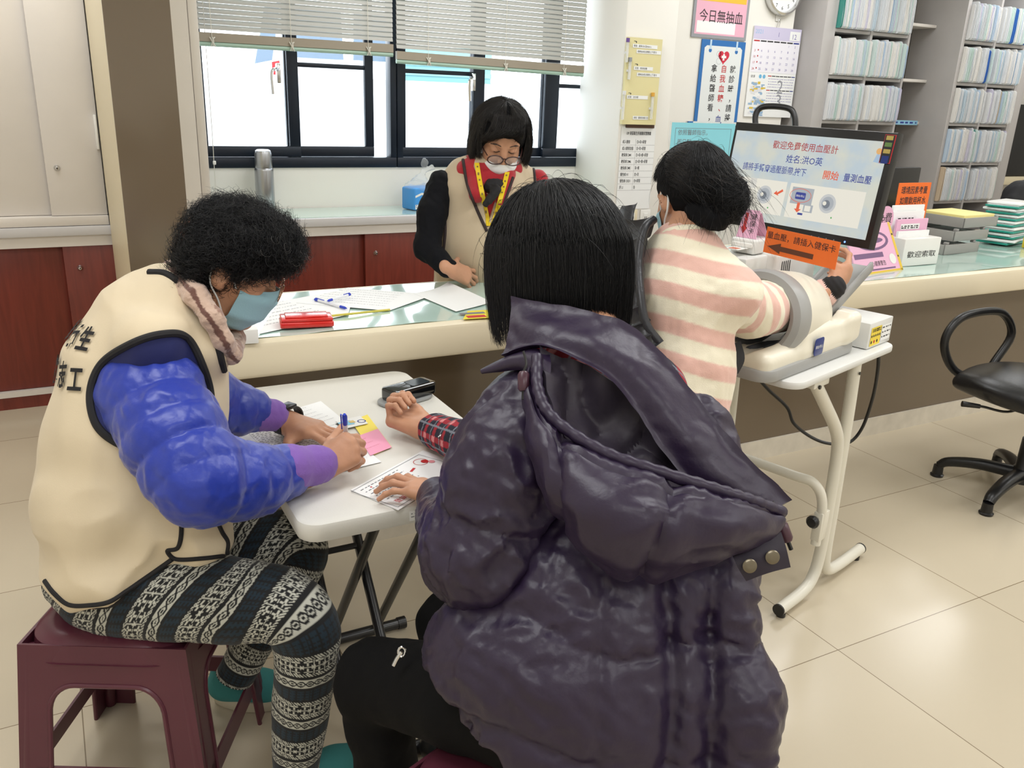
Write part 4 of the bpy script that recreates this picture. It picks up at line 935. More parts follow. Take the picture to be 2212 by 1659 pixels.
# glucose meter lying on a grey holder
q0 = np.array([0.800, 2.045, TT]); d = nrm(on_z(938, 850, TT+.02)-on_z(800, 890, TT+.02)); w_ = np.cross([0, 0, 1], d); Rm = np.stack([d, w_, np.array([0, 0, 1.0])], 1)
mt = empty('glucose_meter', q0, 'glossy black hand-held meter on a grey holder near the fist', 'meter')
b = MB(); b.prism(rrect(0.165, 0.085, 0.04, 10), 0.008, sm('holder_grey', 150, 152, 152, .4), frame(q0-d*.012+[0, 0, .001], d, w_), .003); b.build('holder', mt)
b = MB(); b.prism(rrect(0.15, 0.066, 0.014, 8), 0.034, sm('gloss_black', 14, 15, 17, .12, coat=.6), frame(q0+d*.002+[0, 0, .009], d, w_), .006); b.build('meter_body', mt)
b = MB(); M = frame(q0+d*.002+[0, 0, .0432], d, w_); b.poly(M, [(p[0]+.028, p[1]) for p in rrect(.062, .046, .008)], sm('screen_dark', 46, 52, 56, .1)); b.rect(M, .062, -.012, .003, .024, grey_ink, .0008); b.build('meter_screen', mt)
# the pen in the writing hand
pt = np.array([*on_z(752, 1002, TT)[:2], TT+.003]); up_ = at(744, 895, 1.765); d = (up_-pt)/.142; pen_top = pt+d*.14
e = empty('writing_pen', pt, 'blue and white pen held upright in the writing hand', 'pen')
b = MB(); b.tube([pt+d*.03, pt+d*.115], .0048, MATS['pen_white'], 12); b.build('barrel', e)
b = MB(); b.tube([pt, pt+d*.004, pt+d*.012, pt+d*.03], [.0006, .0012, .0036, .0047], MATS['pen_blue'], 12); b.build('grip', e)
b = MB(); b.tube([pt+d*.115, pt+d*.136, pt+d*.142], [.0052, .0056, .003], MATS['pen_blue'], 12); n_ = nrm(np.cross(nrm(d), FW))*.008; b.tube([pt+d*.137, pt+d*.14+n_, pt+d*.10+n_], .0016, MATS['pen_blue'], 6); b.build('clip_cap', e)

# ================================================================== plastic stools
def stool(c, ang, label, H=.45):
    pl = sm('stool_plum', 90, 42, 56, .3, spec=.5, vary=(6, .08))
    e = empty('plastic_stool', (c[0], c[1], 0), label, 'stool', None)
    R = rotz(ang); wb, wt = .203, .166
    b = MB(); prof = []
    for (s_, z_) in ((.2, H), (.8, H), (.93, H-.004), (1.0, H-.014), (1.03, H-.05), (1.05, H-.05)):
        P = rrect(2*wt*s_, 2*wt*s_, .085*s_, 10); prof.append([(p[0], p[1], z_) for p in P])
    n = len(prof[0]); v = [p for r in prof for p in r]; f = [[i*n+k, (i)*n+(k+1) % n, (i+1)*n+(k+1) % n, (i+1)*n+k] for i in range(len(prof)-1) for k in range(n)]
    f = [q[::-1] for q in f]+[list(range(n))]
    M = np.eye(4); M[:3, :3] = R; M[:3, 3] = (c[0], c[1], 0); b.add(xf(M, v), f, pl)
    b.disc(M, 0, 0, .012, black_pl, H+.0004); seat = b.build('seat', e)
    for k in range(4):
        A = R @ rotz(k*PI/2); hx = A[:, 0]; outw = -A[:, 1]
        o = np.array([c[0], c[1], 0])+outw*(wb); yv = np.array([0, 0, H-.012])-outw*(wb-wt); Hs = np.linalg.norm(yv)
        F = frame(o, hx, yv)
        lw = .066; r_ = .055; it = wt-.050; ytop = Hs*.80; arch = [(-wb+lw, 0)]
        for a in np.linspace(PI, PI/2, 9): arch.append((-it+r_+r_*math.cos(a), ytop-r_*1.25+r_*1.25*math.sin(a)))
        for a in np.linspace(PI/2, 0, 9): arch.append((it-r_+r_*math.cos(a), ytop-r_*1.25+r_*1.25*math.sin(a)))
        arch += [(wb-lw, 0)]
        out = [(-wb, 0)]+arch+[(wb, 0), (wt, Hs), (-wt, Hs)]
        b = MB(); b.prism(out, -.006, pl, F)
        b.tube([xf(F, (p[0], p[1], -.001))[0] for p in arch], .0055, pl, 8)
        b.build('side_frame', e)
        b = MB(); yy = Hs*(.22 if k % 2 else .26); ww = wb-(wb-wt)*.24; b.prism([(-ww+.04, yy), (ww-.04, yy), (ww-.04, yy+.045), (-ww+.04, yy+.045)], -.006, pl, F); b.build('stretcher', e)
    for k in range(4):
        a = ang+PI/4+k*PI/2; s2 = math.sqrt(2)
        p0 = np.array([c[0]+(wb-.012)*s2*math.cos(a), c[1]+(wb-.012)*s2*math.sin(a), 0.004]); p1 = np.array([c[0]+(wt-.018)*s2*math.cos(a), c[1]+(wt-.018)*s2*math.sin(a), H-.03])
        b = MB(); b.tube([p0, p1], [.014, .02], pl, 12); b.build('leg', e)
    return e
stool((0.062, 1.765), math.radians(-28), 'plum plastic stool under the person in the beige vest')
stool((0.60, 0.95), math.radians(20), 'plum plastic stool under the person in the purple coat')

# ================================================================== swivel chair at the right edge
leath = sm('black_leather', 26, 26, 28, .35, bump=(90, .1)); cc = np.array([3.42, 1.82, 0])
ch = empty('swivel_chair', cc, 'black swivel office chair standing at the right edge of the picture', 'chair')
for k in range(5):
    t1 = math.atan2(2.066-1.82, 3.278-3.42); a = t1+k*2*PI/5; d = np.array([math.cos(a), math.sin(a), 0]); sd = np.cross([0, 0, 1], d)
    b = MB(); P = catmull([cc+d*.03+[0, 0, .095], cc+d*.16+[0, 0, .095], cc+d*.27+[0, 0, .075], cc+d*.305+[0, 0, .05]], 5); b.tube(P, np.linspace(.034, .022, len(P)), black_pl, 12, fl=.8); a_ = b.build('base_arm', ch)
    b = MB(); q = cc+d*.305; b.lathe([(.001, 0), (.026, 0), (.028, .008), (.022, .012), (.020, .05), (.001, .052)], black_pl, q, n=20); b.build('glide', a_)
b = MB(); b.lathe([(.001, .06), (.045, .06), (.045, .11), (.03, .13), (.028, .25), (.022, .25), (.022, .40), (.001, .40)], black_pl, cc, n=24); b.build('gas_column', ch)
sc_ = cc+np.array([-.03, .02, 0])
gth = PI-.06; fr = np.array([math.cos(gth), math.sin(gth), 0]); lf = np.array([-fr[1], fr[0], 0]); seat_R = rotz(gth)
o = blob('seat', [dict(ell(sc_+[0, 0, .475], (.25, .245, .06), seat_R, k=.03)), rbox(sc_+[0, 0, .455], (.22, .21, .03), seat_R, .03, k=.06)], .008, leath, ch)
b = MB(); b.box(sc_+[0, 0, .42], (.22, .2, .035), black_pl, seat_R, .01); b.build('seat_mechanism', ch)
lv = [on_z(2130, 905, .40), on_z(2098, 895, .41), on_z(2076, 880, .42)]
b = MB(); b.tube(catmull([sc_+[-.05, -.03, .41], sc_+[-.14, -.0, .385], sc_+[-.22, .05, .40], sc_+[-.235, .065, .40]], 6), .005, black_pl, 8); b.tube([sc_+[-.23, .06, .40], sc_+[-.285, .10, .405]], [.009, .012], black_pl, 10); b.build('height_lever', ch)
for s_ in (-1, 1):
    dl = lf*s_
    P = catmull([sc_+dl*.17+[0, 0, .44]+fr*.06, sc_+dl*.25+[0, 0, .48]+fr*.15, sc_+dl*.265+[0, 0, .60]+fr*.225, sc_+dl*.265+[0, 0, .695]+fr*.17, sc_+dl*.262+[0, 0, .72]+fr*.03, sc_+dl*.26+[0, 0, .70]-fr*.10, sc_+dl*.255+[0, 0, .60]-fr*.17, sc_+dl*.25+[0, 0, .46]-fr*.08, sc_+dl*.17+[0, 0, .44]-fr*.06], 7)
    b = MB(); b.tube(P, .017, black_pl, 12); b.build('armrest', ch)
blob('backrest', [rbox(sc_-fr*.26+[0, 0, .78], (.035, .21, .20), seat_R, .035, k=.03)], .01, leath, ch)
b = MB(); b.tube(catmull([sc_-fr*.05+[0, 0, .41], sc_-fr*.25+[0, 0, .43], sc_-fr*.29+[0, 0, .62]], 5), .02, black_pl, 10, fl=.5); b.build('back_bracket', ch)

# ================================================================== blood pressure machine on its stand
MA = np.array([.959, .283, 0]); MBv = np.array([-.283, .959, 0]); MO = np.array([1.833, 1.578, 0])
def ML(s, t, z): return MO+MA*s+MBv*t+np.array([0, 0, z])
MR = np.stack([MA, MBv, np.array([0, 0, 1.0])], 1)
stand_w = sm('stand_white', 224, 220, 206, .32); mach_w = sm('machine_cream', 232, 226, 208, .35); mach_g = sm('machine_grey', 158, 158, 156, .4); mach_b = sm('machine_white', 222, 222, 218, .4)
st = empty('machine_stand', ML(.15, .2, 0), 'white tubular stand carrying the blood pressure machine', 'stand')
for t in (0.0, .40):
    b = MB(); b.tube(catmull([ML(-.0, t, .03), ML(.14, t, .032), ML(.205, t, .06), ML(.232, t, .14), ML(.236, t, .34), ML(.228, t, .50), ML(.19, t, .58), ML(.08, t, .69), ML(-.02, t, .785)], 7), .0185, stand_w, 16); b.build('front_leg_tube', st)
    b = MB(); b.tube(catmull([ML(.57, t, .03), ML(.40, t, .032), ML(.31, t, .05), ML(.277, t, .11), ML(.272, t, .3), ML(.262, t, .6), ML(.25, t, .785)], 7), .0185, stand_w, 16); b.build('rear_leg_tube', st)
    for s_, e_ in ((-.0, -.006), (.57, .576)):
        b = MB(); b.cyl(ML(s_, t, .03), ML(e_, t, .03), .0192, black_pl, n=20); b.cyl(ML(s_+(.018 if s_ < .1 else -.03), t, .0), ML(s_+(.018 if s_ < .1 else -.03), t, .014), .014, black_pl, n=16); b.build('rubber_foot', st)
    b = MB(); b.box(ML(.0, t, .772), (.09, .04, .02), stand_w, MR, .004); b.cyl(ML(-.02, t-.022, .766), ML(-.02, t-.026, .766), .006, black_pl, n=12); b.cyl(ML(.245, t-.02, .752), ML(.245, t-.022, .752), .005, black_pl, n=12); b.build('leg_bracket', st)
b = MB(); b.tube(catmull([ML(.185, .0, .19), ML(.185, .0, .33), ML(.17, .03, .395), ML(.155, .1, .405), ML(.155, .30, .405), ML(.17, .37, .395), ML(.185, .40, .33), ML(.185, .40, .19)], 6), .0155, stand_w, 14); b.build('cross_bar', st)
b = MB(); b.box(ML(.195, -.0, .255), (.05, .03, .10), stand_w, MR, .004); b.cyl(ML(.17, 0, .285), ML(.145, 0, .285), .005, chrome, n=10); b.lathe([(.001, 0), (.012, 0), (.02, .006), (.021, .014), (.015, .022), (.001, .024)], black_pl, ML(.148, 0, .285), axrot(np.cross([0, 0, 1], -MA), PI/2), 14); b.build('clamp_knob', st)
b = MB(); b.prism([(p[0], p[1]) for p in rrect(.645, .50, .05, 8)], .022, mach_b, frame(ML(.1425, .215, .788), MA, MBv), .006); b.build('tray', st)
bp = empty('blood_pressure_machine', ML(.0, .2, .81), 'cream blood pressure machine with an arm barrel standing on the white stand', 'medical machine')
zb = .811
o = blob('machine_body', [rbox(ML(.005, .175, .850), (.255, .155, .036), MR, .028, k=.0), rbox(ML(.075, .075, .882), (.15, .055, .042), MR, .025, k=.03), rbox(ML(.215, .10, .893), (.042, .10, .045), MR, .022, k=.02), rbox(ML(.0, .15, .885), (.105, .085, .055), MR, .03, k=.05),
     dict(rc(ML(.15, -.1, .962), ML(.15, .4, .962), .045, .045, k=.012), op='s'), dict(rc(ML(-.35, .135, .968), ML(.20, .16, .938), .10, .10, k=.004), op='s')], .005, mach_w, bp)
b = MB(); b.prism([(p[0], p[1]) for p in rrect(.53, .33, .05, 8)], .034, mach_g, frame(ML(.005, .175, zb), MA, MBv), .008); b.build('base_rim', bp)
b = MB(); M = frame(ML(.005, .0095, .872), MA, (0, 0, 1)); P = rrect(.052, .05, .009); b.prism(P, .002, sm('button_blue', 26, 48, 120, .3), M, .001); b.text('開始/停止', M @ T2(0, -.004), .010, paper_m, 'c', .0024); b.build('start_button', bp)
# arm barrel: ring at the opening, hollow inside, tilted slightly down
ax = nrm(ML(.14, .16, .925)-ML(-.10, .14, .955)); C0 = ML(-.118, .142, .948); ux = nrm(np.cross(ax, [0, 0, 1])); uz = np.cross(ux, ax); RB = np.stack([ux, -uz, ax], 1)
RB = np.stack([ux, np.cross(ax, ux), ax], 1)
b = MB(); b.lathe([(.094, .0), (.106, -.006), (.124, .0), (.131, .02), (.130, .06), (.127, .075), (.124, .075)], mach_g, C0, RB, 64, caps=False); b.build('barrel_ring', bp)
b = MB(); b.lathe([(.129, .05), (.128, .09), (.124, .21), (.118, .252), (.108, .262), (.092, .255), (.088, .21), (.092, .02)], mach_w, C0, RB, 64, caps=False); b.build('barrel', bp)
b = MB(); cuffm = sm('cuff_cloth', 86, 90, 96, .8)
n_ = 72; vv = []; 
for i, (r_, z_) in enumerate(((.096, .004), (.088, .03), (.080, .12), (.084, .24))):
    for k in range(n_): rr = r_*(1+.06*math.sin(k*2*PI*14/n_+i*.6)); vv.append(xf(np.block([[RB, C0[:, None]], [np.zeros((1, 3)), np.ones((1, 1))]]), (rr*math.cos(k*2*PI/n_), rr*math.sin(k*2*PI/n_), z_))[0])
b.add(vv, [[i*n_+k, (i+1)*n_+k, (i+1)*n_+(k+1) % n_, i*n_+(k+1) % n_] for i in range(3) for k in range(n_)], cuffm); b.build('cuff_lining', bp)
# sloping grey forearm rest
p0, p1 = ML(.14, .135, .895), ML(.47, .15, 1.025); d = nrm(p1-p0); Rr = np.stack([d, MBv, np.cross(d, MBv)], 1)
b = MB(); b.box((p0+p1)/2, (np.linalg.norm(p1-p0), .13, .022), mach_g, Rr, .008, 3); [b.box((p0+p1)/2+MBv*s_*.062+Rr[:, 2]*.012, (np.linalg.norm(p1-p0), .012, .03), mach_g, Rr, .005) for s_ in (-1, 1)]
b.box(ML(.24, .15, .90), (.09, .07, .10), mach_g, MR, .01); b.build('forearm_rest', bp)
# tower at the back with vents, dark display, card reader
b = MB(); b.box(ML(.30, .315, .94), (.26, .12, .27), mach_b, MR, .012, 3); M = frame(ML(.20, .2545, 1.0), MA, (0, 0, 1)); [b.rect(M, .012*i, 0, .005, .05, black_pl) for i in range(5)]; b.build('printer_tower', bp)
b = MB(); cD = ML(-.03, .335, 1.0); RD = MR @ axrot((1, 0, 0), -.6); b.box(cD, (.13, .10, .05), sm('display_slate', 70, 76, 86, .25), RD, .01); M = np.eye(4); M[:3, :3] = RD; M[:3, 3] = cD+RD[:, 2]*.0255; b.poly(M, [(p[0], p[1]) for p in rrect(.05, .06, .004)], ink); b.lines(M, -.05, -.035, .09, 1, .01, grey_ink, .006); b.build('result_display', bp)
b = MB(); b.box(ML(.02, .33, .89), (.2, .12, .12), mach_b, MR, .01); b.build('display_pedestal', bp)
# power box at the near right corner of the tray
b = MB(); b.box(ML(.385, .11, .852), (.165, .23, .08), stand_w if False else mach_b, MR, .003)
M = frame(ML(.303, -.0055, .8125), MA, (0, 0, 1)); yl = sm('label_yellow', 240, 214, 70, .5)
b.rect(M, .012, .006, .072, .058, yl); b.text('溫馨提醒', M @ T2(.018, .05), .012, ink, off=.001); [b.disc(M, .02+.014*i, .037, .004, ink, .001) for i in range(5)]; [b.disc(M, .022+.02*i, .018, .005, red_ink if i % 2 else ink, .001) for i in range(3)]; b.lines(M, .05, .056, .03, 2, .006, ink, .003, off=.001)
b.rect(M, .088, .012, .066, .05, paper_m); b.lines(M, .092, .052, .058, 3, .015, ink, .004, random.Random(6), off=.001); b.build('power_box', bp)
b = MB(); b.tube(catmull([at(1898, 758, 2.70), at(1896, 800, 2.74), at(1885, 860, 2.82), at(1862, 925, 2.88), at(1832, 957, 2.90), at(1790, 958, 2.90), at(1752, 944, 2.90), at(1715, 915, 2.88), at(1700, 880, 2.86), at(1660, 842, 2.82), at(1632, 808, 2.78), at(1618, 775, 2.76)], 8), .0055, black_pl, 8); tag(b.build('power_cable'), 'black power cable hanging in a loop below the machine stand', 'cable')
# card reader with tent card and inserted card
q = at(1622, 528, 2.62); cr = empty('card_reader', q-np.array([0, 0, .03]), 'small white card reader with a card sticking out beside the monitor', 'card reader')
b = MB(); b.box(q, (.10, .085, .045), mach_b, MR, .008, 3); b.box(q-MA*.05+[0, 0, .004], (.012, .07, .014), white_pl, MR, .003); b.build('reader_body', cr)
b = MB(); b.box(q+[0, .0, -.055], (.24, .12, .06), mach_b, MR, .006); b.build('reader_shelf', cr)
b = MB(); M = frame(q-MA*.115-MBv*.025+[0, 0, -.004], MA, MBv); b.prism([(0, 0), (.06, 0), (.06, .05), (0, .05)], .001, white_pl, M); b.rect(M, .008, .012, .03, .028, sm('card_photo', 200, 110, 80, .5), .0014); b.build('inserted_card', cr)
t0 = q+[0, 0, .0235]; b = MB(); M = frame(t0-MA*.025-MBv*.034, MBv, (0, 0, 1)); M = frame(t0-MA*.035+MBv*.034, -MBv, (0.25*MA[0], .25*MA[1], 1))
b.prism([(0, 0), (.068, 0), (.060, .085), (.008, .085)], -.002, pink, M); b.prism([(0, 0), (.0, .001), (.05, 0)], -.001, pink, frame(t0-MA*.035-MBv*.034, MA, MBv))
b.poly(M, [(.020, .012), (.031, .032), (.025, .032), (.025, .075), (.015, .075), (.015, .032), (.009, .032)], red_ink, .0008); b.vtext('健保卡', M @ T2(.045, .058), .02, ink, .0008, 1.1)
M2 = frame(t0+MA*.035+MBv*.034, -MBv, (-.55*MA[0], -.55*MA[1], 1)); b.prism([(0, 0), (.068, 0), (.060, .085), (.008, .085)], -.002, pink, M2); tag(b.build('tent_card'), 'pink tent card with a red arrow standing on the card reader', 'card')
# orange arrow sign
tl, tr = at(1656, 489, 2.52), at(1813, 523, 2.30); bl = at(1648, 544, 2.54)
def og2(b, M, w, h):
    b.text('量血壓，請插入健保卡', M @ T2(w*.02, h*.60), h*.30, ink, 'l', xs=w*.95/(10*h*.30))
    b.poly(M, [(w*.05, h*.27), (w*.24, h*.47), (w*.24, h*.36), (w*.70, h*.36), (w*.70, h*.17), (w*.24, h*.17), (w*.24, h*.07)], sm('arrow_brown', 96, 52, 30, .6))
o = sign('arrow_sign', tl, tr, bl, .002, orange, None, og2, parent=bp); o['label'] = 'orange sign with a black arrow'
# monitor
mc = [at(1590, 263, 2.9), at(1940, 287, 2.45), at(1600, 478, 2.9), at(1905, 540, 2.45)]
TL, TR, BL = mc[0], mc[1], mc[2]
x_ = nrm(TR-TL); y_ = nrm((TL-BL)-x_*np.dot(TL-BL, x_)); w, h = np.linalg.norm(TR-TL), .338; M = frame(TL-y_*h, x_, y_)
mo = empty('monitor', TL-y_*h+x_*w/2, 'large monitor showing blood pressure instructions above the machine', 'monitor')
b = MB(); b.prism([(0, 0), (w, 0), (w, h), (0, h)], -.035, black_pl, M, .004); b.disc(M, w*.86, h*.028, .003, sm('led_blue', 60, 90, 255, .3, emit=((.1, .2, 1), 4)), .0006)
for i in range(4): b.disc(M, w*(.66+.045*i), h*.028, .002, grey_ink, .0006)
b.build('monitor_case', mo)
sx0, sx1, sy0, sy1 = .012, w-.018, h*.075, h*.92
scr = bpy.data.materials.new('screen_picture'); scr.use_nodes = True; nt = scr.node_tree; N = nt.nodes; Lk = nt.links; p = N['Principled BSDF']; p.inputs['Roughness'].default_value = .3; p.inputs['Base Color'].default_value = (.02, .02, .02, 1)
tc = N.new('ShaderNodeTexCoord'); no = N.new('ShaderNodeTexNoise'); no.inputs['Scale'].default_value = 14; no.inputs['Detail'].default_value = 6; Lk.new(tc.outputs['Object'], no.inputs[0])
rp = N.new('ShaderNodeValToRGB'); rp.color_ramp.elements[0].position = .35; rp.color_ramp.elements[0].color = (*srgb(196, 211, 219), 1); rp.color_ramp.elements[1].position = .65; rp.color_ramp.elements[1].color = (*srgb(219, 221, 208), 1)
Lk.new(no.outputs['Fac'], rp.inputs[0]); Lk.new(rp.outputs[0], p.inputs['Emission Color']); p.inputs['Emission Strength'].default_value = .8
def em(name, r, g, bl_, s=.8): return mat('lit_'+name, (.02, .02, .02), .3, emit=(srgb(r, g, bl_), s))
b = MB(); b.rect(M, sx0, sy0, sx1-sx0, sy1-sy0, scr, .0004); W_, H_ = sx1-sx0, sy1-sy0
S2 = lambda fx, fy: M @ T2(sx0+W_*fx, sy0+H_*fy)
er, eb, eo, ew, eg, edk = em('red', 176, 50, 56), em('blue', 42, 60, 150), em('orange', 236, 96, 60), em('cream', 244, 240, 226), em('grey', 176, 182, 188), em('dark', 70, 78, 88)
b.text('歡迎免費使用血壓計', S2(.5, .84), H_*.095, er, 'c', .0012, bold=.005); b.text('姓名:洪O英', S2(.515, .70), H_*.095, eb, 'c', .0012, bold=.005)
b.text('請將手臂穿過壓脈帶,按下', S2(.10, .57), H_*.092, eb, 'l', .0012, xs=.86, bold=.005); b.text('開始', S2(.655, .57), H_*.10, eo, 'l', .0012, bold=.012); b.text('量測血壓', S2(.785, .57), H_*.092, eb, 'l', .0012, xs=.9, bold=.01)
for fx, fw in ((.07, .37), (.465, .475)):
    b.rect(S2(fx, .10), 0, 0, W_*fw, H_*.38, ew, .0008); Q = S2(fx, .10); pw, ph = W_*fw, H_*.38
    cx = pw*(.62 if fx < .2 else .55)
    b.ring(Q, cx, ph*.55, ph*.27, ph*.07, em('ringgrey', 206, 208, 208), .0012); b.disc(Q, cx, ph*.55, ph*.2, eg, .0012); b.disc(Q, cx-.004, ph*.53, ph*.12, em('mid', 120, 128, 138), .0015); b.disc(Q, cx-.01, ph*.55, ph*.06, ew, .0018)
    b.disc(Q, cx+ph*.22, ph*.18, ph*.025, em('green', 90, 180, 100), .0012); b.rect(Q, pw*.24, ph*.22, pw*.13, ph*.22, eg, .0012); b.rect(Q, pw*.26, ph*.25, pw*.08, ph*.16, ew, .0015); b.rect(Q, pw*.18, ph*.12, pw*.07, ph*.06, eb, .0012)
    if fx < .2:
        b.rect(Q, pw*.02, ph*.52, pw*.22, ph*.34, edk, .0012); b.rect(Q, pw*.3, ph*.7, pw*.12, ph*.3, em('pale', 224, 222, 214), .001)
        b.poly(Q, [(pw*.79, ph*.62), (pw*.84, ph*.62+ph*.1), (pw*.85, ph*.66), (pw*.94, ph*.78), (pw*.96, ph*.72), (pw*.87, ph*.61), (pw*.89, ph*.57)], eo, .0015)
    else:
        b.rect(Q, pw*.04, ph*.42, pw*.30, ph*.48, eg, .0014); b.prism([(p_[0]+pw*.17, p_[1]+ph*.66) for p_ in rrect(pw*.14, ph*.2, .004)], .0004, eb, Q @ np.array([[1, 0, 0, 0], [0, 1, 0, 0], [0, 0, 1, .0016], [0, 0, 0, 1]])); b.text('開始/停止', Q @ T2(pw*.17, ph*.63), ph*.07, ew, 'c', .0024)
        b.ring(Q, pw*.17, ph*.67, pw*.15, .0016, eo, .0024, ry=ph*.2); b.poly(Q, [(pw*.15, ph*.46), (pw*.19, ph*.46), (pw*.19, ph*.28), (pw*.22, ph*.28), (pw*.17, ph*.18), (pw*.12, ph*.28), (pw*.15, ph*.28)], eo, .0024)
b.disc(S2(.955, .90), 0, 0, .009, em('skin', 236, 180, 110), .001); b.poly(S2(.955, .82), [(-.012, -.008), (.014, -.012), (.012, .012), (-.004, .016)], em('coat', 170, 196, 222), .001)
b.build('screen_picture', mo, smooth=False)
b = MB(); Q = M @ T2(w-.036, h*.74); b.prism([(0, 0), (.034, 0), (.034, h*.24), (0, h*.24)], .002, red_ink, Q); b.rect(Q, .0015, .0015, .031, h*.24-.003, ink, .0026)
for i, c_ in enumerate(('sticker_gold', 'sticker_green', 'sticker_gold', 'button_blue')): mm = MATS.get(c_) or sm(c_, *((96, 128, 70) if 'green' in c_ else (176, 156, 84)), .4); b.rect(Q, .006, h*.195-.019*i-(.01 if i == 3 else 0), .022, .012 if i < 3 else .022, mm, .0032)
b.build('warranty_sticker', mo)
b = MB(); qb = np.cross(x_, y_); cM = TL-y_*h*.6+x_*w*.5-qb*.04
b.box(cM-qb*.01, (.12, .03, .12), black_pl, np.stack([x_, qb, y_], 1), .004); base_z = .80; pole = cM-qb*.04
b.tube([pole, (pole[0], pole[1], base_z+.01)], .018, mach_b, 14); b.box((pole[0], pole[1], .814), (.06, .12, .012), mach_b, MR, .004); b.build('monitor_post', mo)
hc = [at(1634, 285, 2.98), at(1632, 250, 2.98), at(1648, 231, 2.97), at(1700, 233, 2.93), at(1716, 250, 2.92), at(1718, 285, 2.92)]
b = MB(); b.tube(catmull(hc, 7), .0105, black_pl, 12); b.build('carry_handle', mo)
# ================================================================== people: shared builders
skin_m = mat('skin', srgb(196, 144, 112), .5, vary=(26, .09), bump=(190, .08), sheen=.1)
hair_m = mat('black_hair', (.008, .008, .009), .5, spec=.35)
cap_m = mat('hair_cap', (.006, .006, .007), .85, spec=.15)
nail_m = sm('nail', 208, 154, 132, .35)
def headframe(c, az, pitch, roll=0.0):
    """columns: forward, left, up"""
    f = np.array([math.cos(pitch)*math.cos(az), math.cos(pitch)*math.sin(az), -math.sin(pitch)])
    l = np.array([-math.sin(az), math.cos(az), 0]); u = np.cross(f, l)
    if roll: A = axrot(f, roll); l, u = A @ l, A @ u
    M = np.eye(4); M[:3, 0] = f; M[:3, 1] = l; M[:3, 2] = u; M[:3, 3] = c; return M
def head(M, s=1.0, neck=None, nr=.052):
    R = M[:3, :3]; p = lambda *a: xf(M, np.array(a)*s)[0]; E = lambda c, r, k=.02, op='u', A=None: ell(p(*c), np.array(r)*s, R if A is None else R @ A, k, op)
    P = [E((-.012, 0, .035), (.095, .075, .08)), E((.02, 0, -.02), (.068, .062, .085), .04), E((.03, 0, -.075), (.052, .05, .04), .03), E((.066, 0, -.098), (.02, .02, .016), .03)]
    for y in (-1, 1):
        P += [E((.055, y*.04, -.03), (.024, .022, .024), .025), rc(p(.082, y*.014, .026), p(.066, y*.05, .022), .007*s, .006*s, .014), E((.092, y*.031, .006), (.012, .017, .009), .012, 's'), E((.075, y*.031, .005), (.0135, .017, .0115), .006)]
        P += [E((-.006, y*.077, -.004), (.019, .007, .031), .008, 'u', axrot((0, 1, 0), .25) @ axrot((0, 0, 1), y*.35)), E((-.002, y*.083, .002), (.010, .006, .017), .006, 's'), E((.0, y*.074, -.028), (.009, .007, .010), .006)]
    P += [rc(p(.086, 0, .012), p(.105, 0, -.028), .0075*s, .0115*s, .014), E((.098, .011, -.034), (.009, .008, .007), .006), E((.098, -.011, -.034), (.009, .008, .007), .006),
          E((.086, 0, -.058), (.009, .022, .0065), .006), E((.084, 0, -.070), (.009, .019, .0065), .006)]
    if neck is not None: P += [rc(p(-.02, 0, -.06), neck, nr*s, nr*1.15, .03)]
    return P
def hand(w, x, n, s=1, size=1.0, curl=((.3, .4, .3),)*4, spread=(.1, .03, -.04, -.12), thumb=(.6, -.25, .2), nails=None, k=.0035):
    """w wrist, x direction of the fingers, n back-of-hand normal, s=+1 right / -1 left; returns field pieces and fingertip points"""
    x = nrm(x); n = nrm(n-x*np.dot(n, x)); y = np.cross(n, x)*s; z = size; P = []; tips = []
    pt = lambda a, b, c: w+z*(x*a+y*b+n*c)
    P += [rc(w-x*.03*z, pt(.015, 0, 0), .026*z, .026*z, .015, (n, 1.35)),
          rc(pt(.01, .012, 0), pt(.078, .024, .002), .0165*z, .0150*z, .012), rc(pt(.01, .004, 0), pt(.084, .007, .004), .0170*z, .0145*z, .012),
          rc(pt(.01, -.006, 0), pt(.080, -.011, .003), .0165*z, .0138*z, .012), rc(pt(.01, -.015, -.002), pt(.072, -.028, 0), .0165*z, .0128*z, .012),
          rc(pt(.012, .020, -.006), pt(.05, .030, -.010), .017*z, .013*z, .012)]
    base = [(.084, .0255, .003), (.089, .008, .005), (.085, -.0105, .003), (.076, -.0275, -.001)]
    Ls = [(.043, .025, .021), (.047, .029, .022), (.043, .027, .021), (.034, .020, .019)]; rs = [.0086, .0088, .0083, .0074]
    for i in range(4):
        p = pt(*base[i]); a = 0; cu = curl[i if len(curl) > i else -1]; sp = spread[i]; r = rs[i]*z
        d0 = nrm(x*math.cos(sp)+y*math.sin(sp))
        for j in range(3):
            a += cu[j]; d = d0*math.cos(a)-n*math.sin(a); q = p+d*Ls[i][j]*z
            P.append(rc(p, q, r, r*.90, k if j else .008)); P.append(ell(p, r*1.06, None, k))
            if j == 2:
                nd = n*math.cos(a)+d0*math.sin(a); tips.append((q, d, nd, r*.9))
            p = q; r *= .90
    p = pt(.03, .030, -.010); a, b, c = thumb; d = nrm(x*math.cos(a)+y*math.sin(a)+n*b); r = .0115*z
    for j, L in enumerate((.036, .032, .026)):
        q = p+d*L*z; P.append(rc(p, q, r, r*.9, .009 if j == 0 else k))
        if j == 0: P.append(rc(pt(.062, .024, -.004), p+(q-p)*.8, .010*z, .009*z, .012))
        p = q; r *= .9
        d = nrm(d+x*c*.8-n*c*.5)
    tips.append((p, d, nrm(n+y*.6-d*np.dot(n+y*.6, d)), r))
    return P, tips
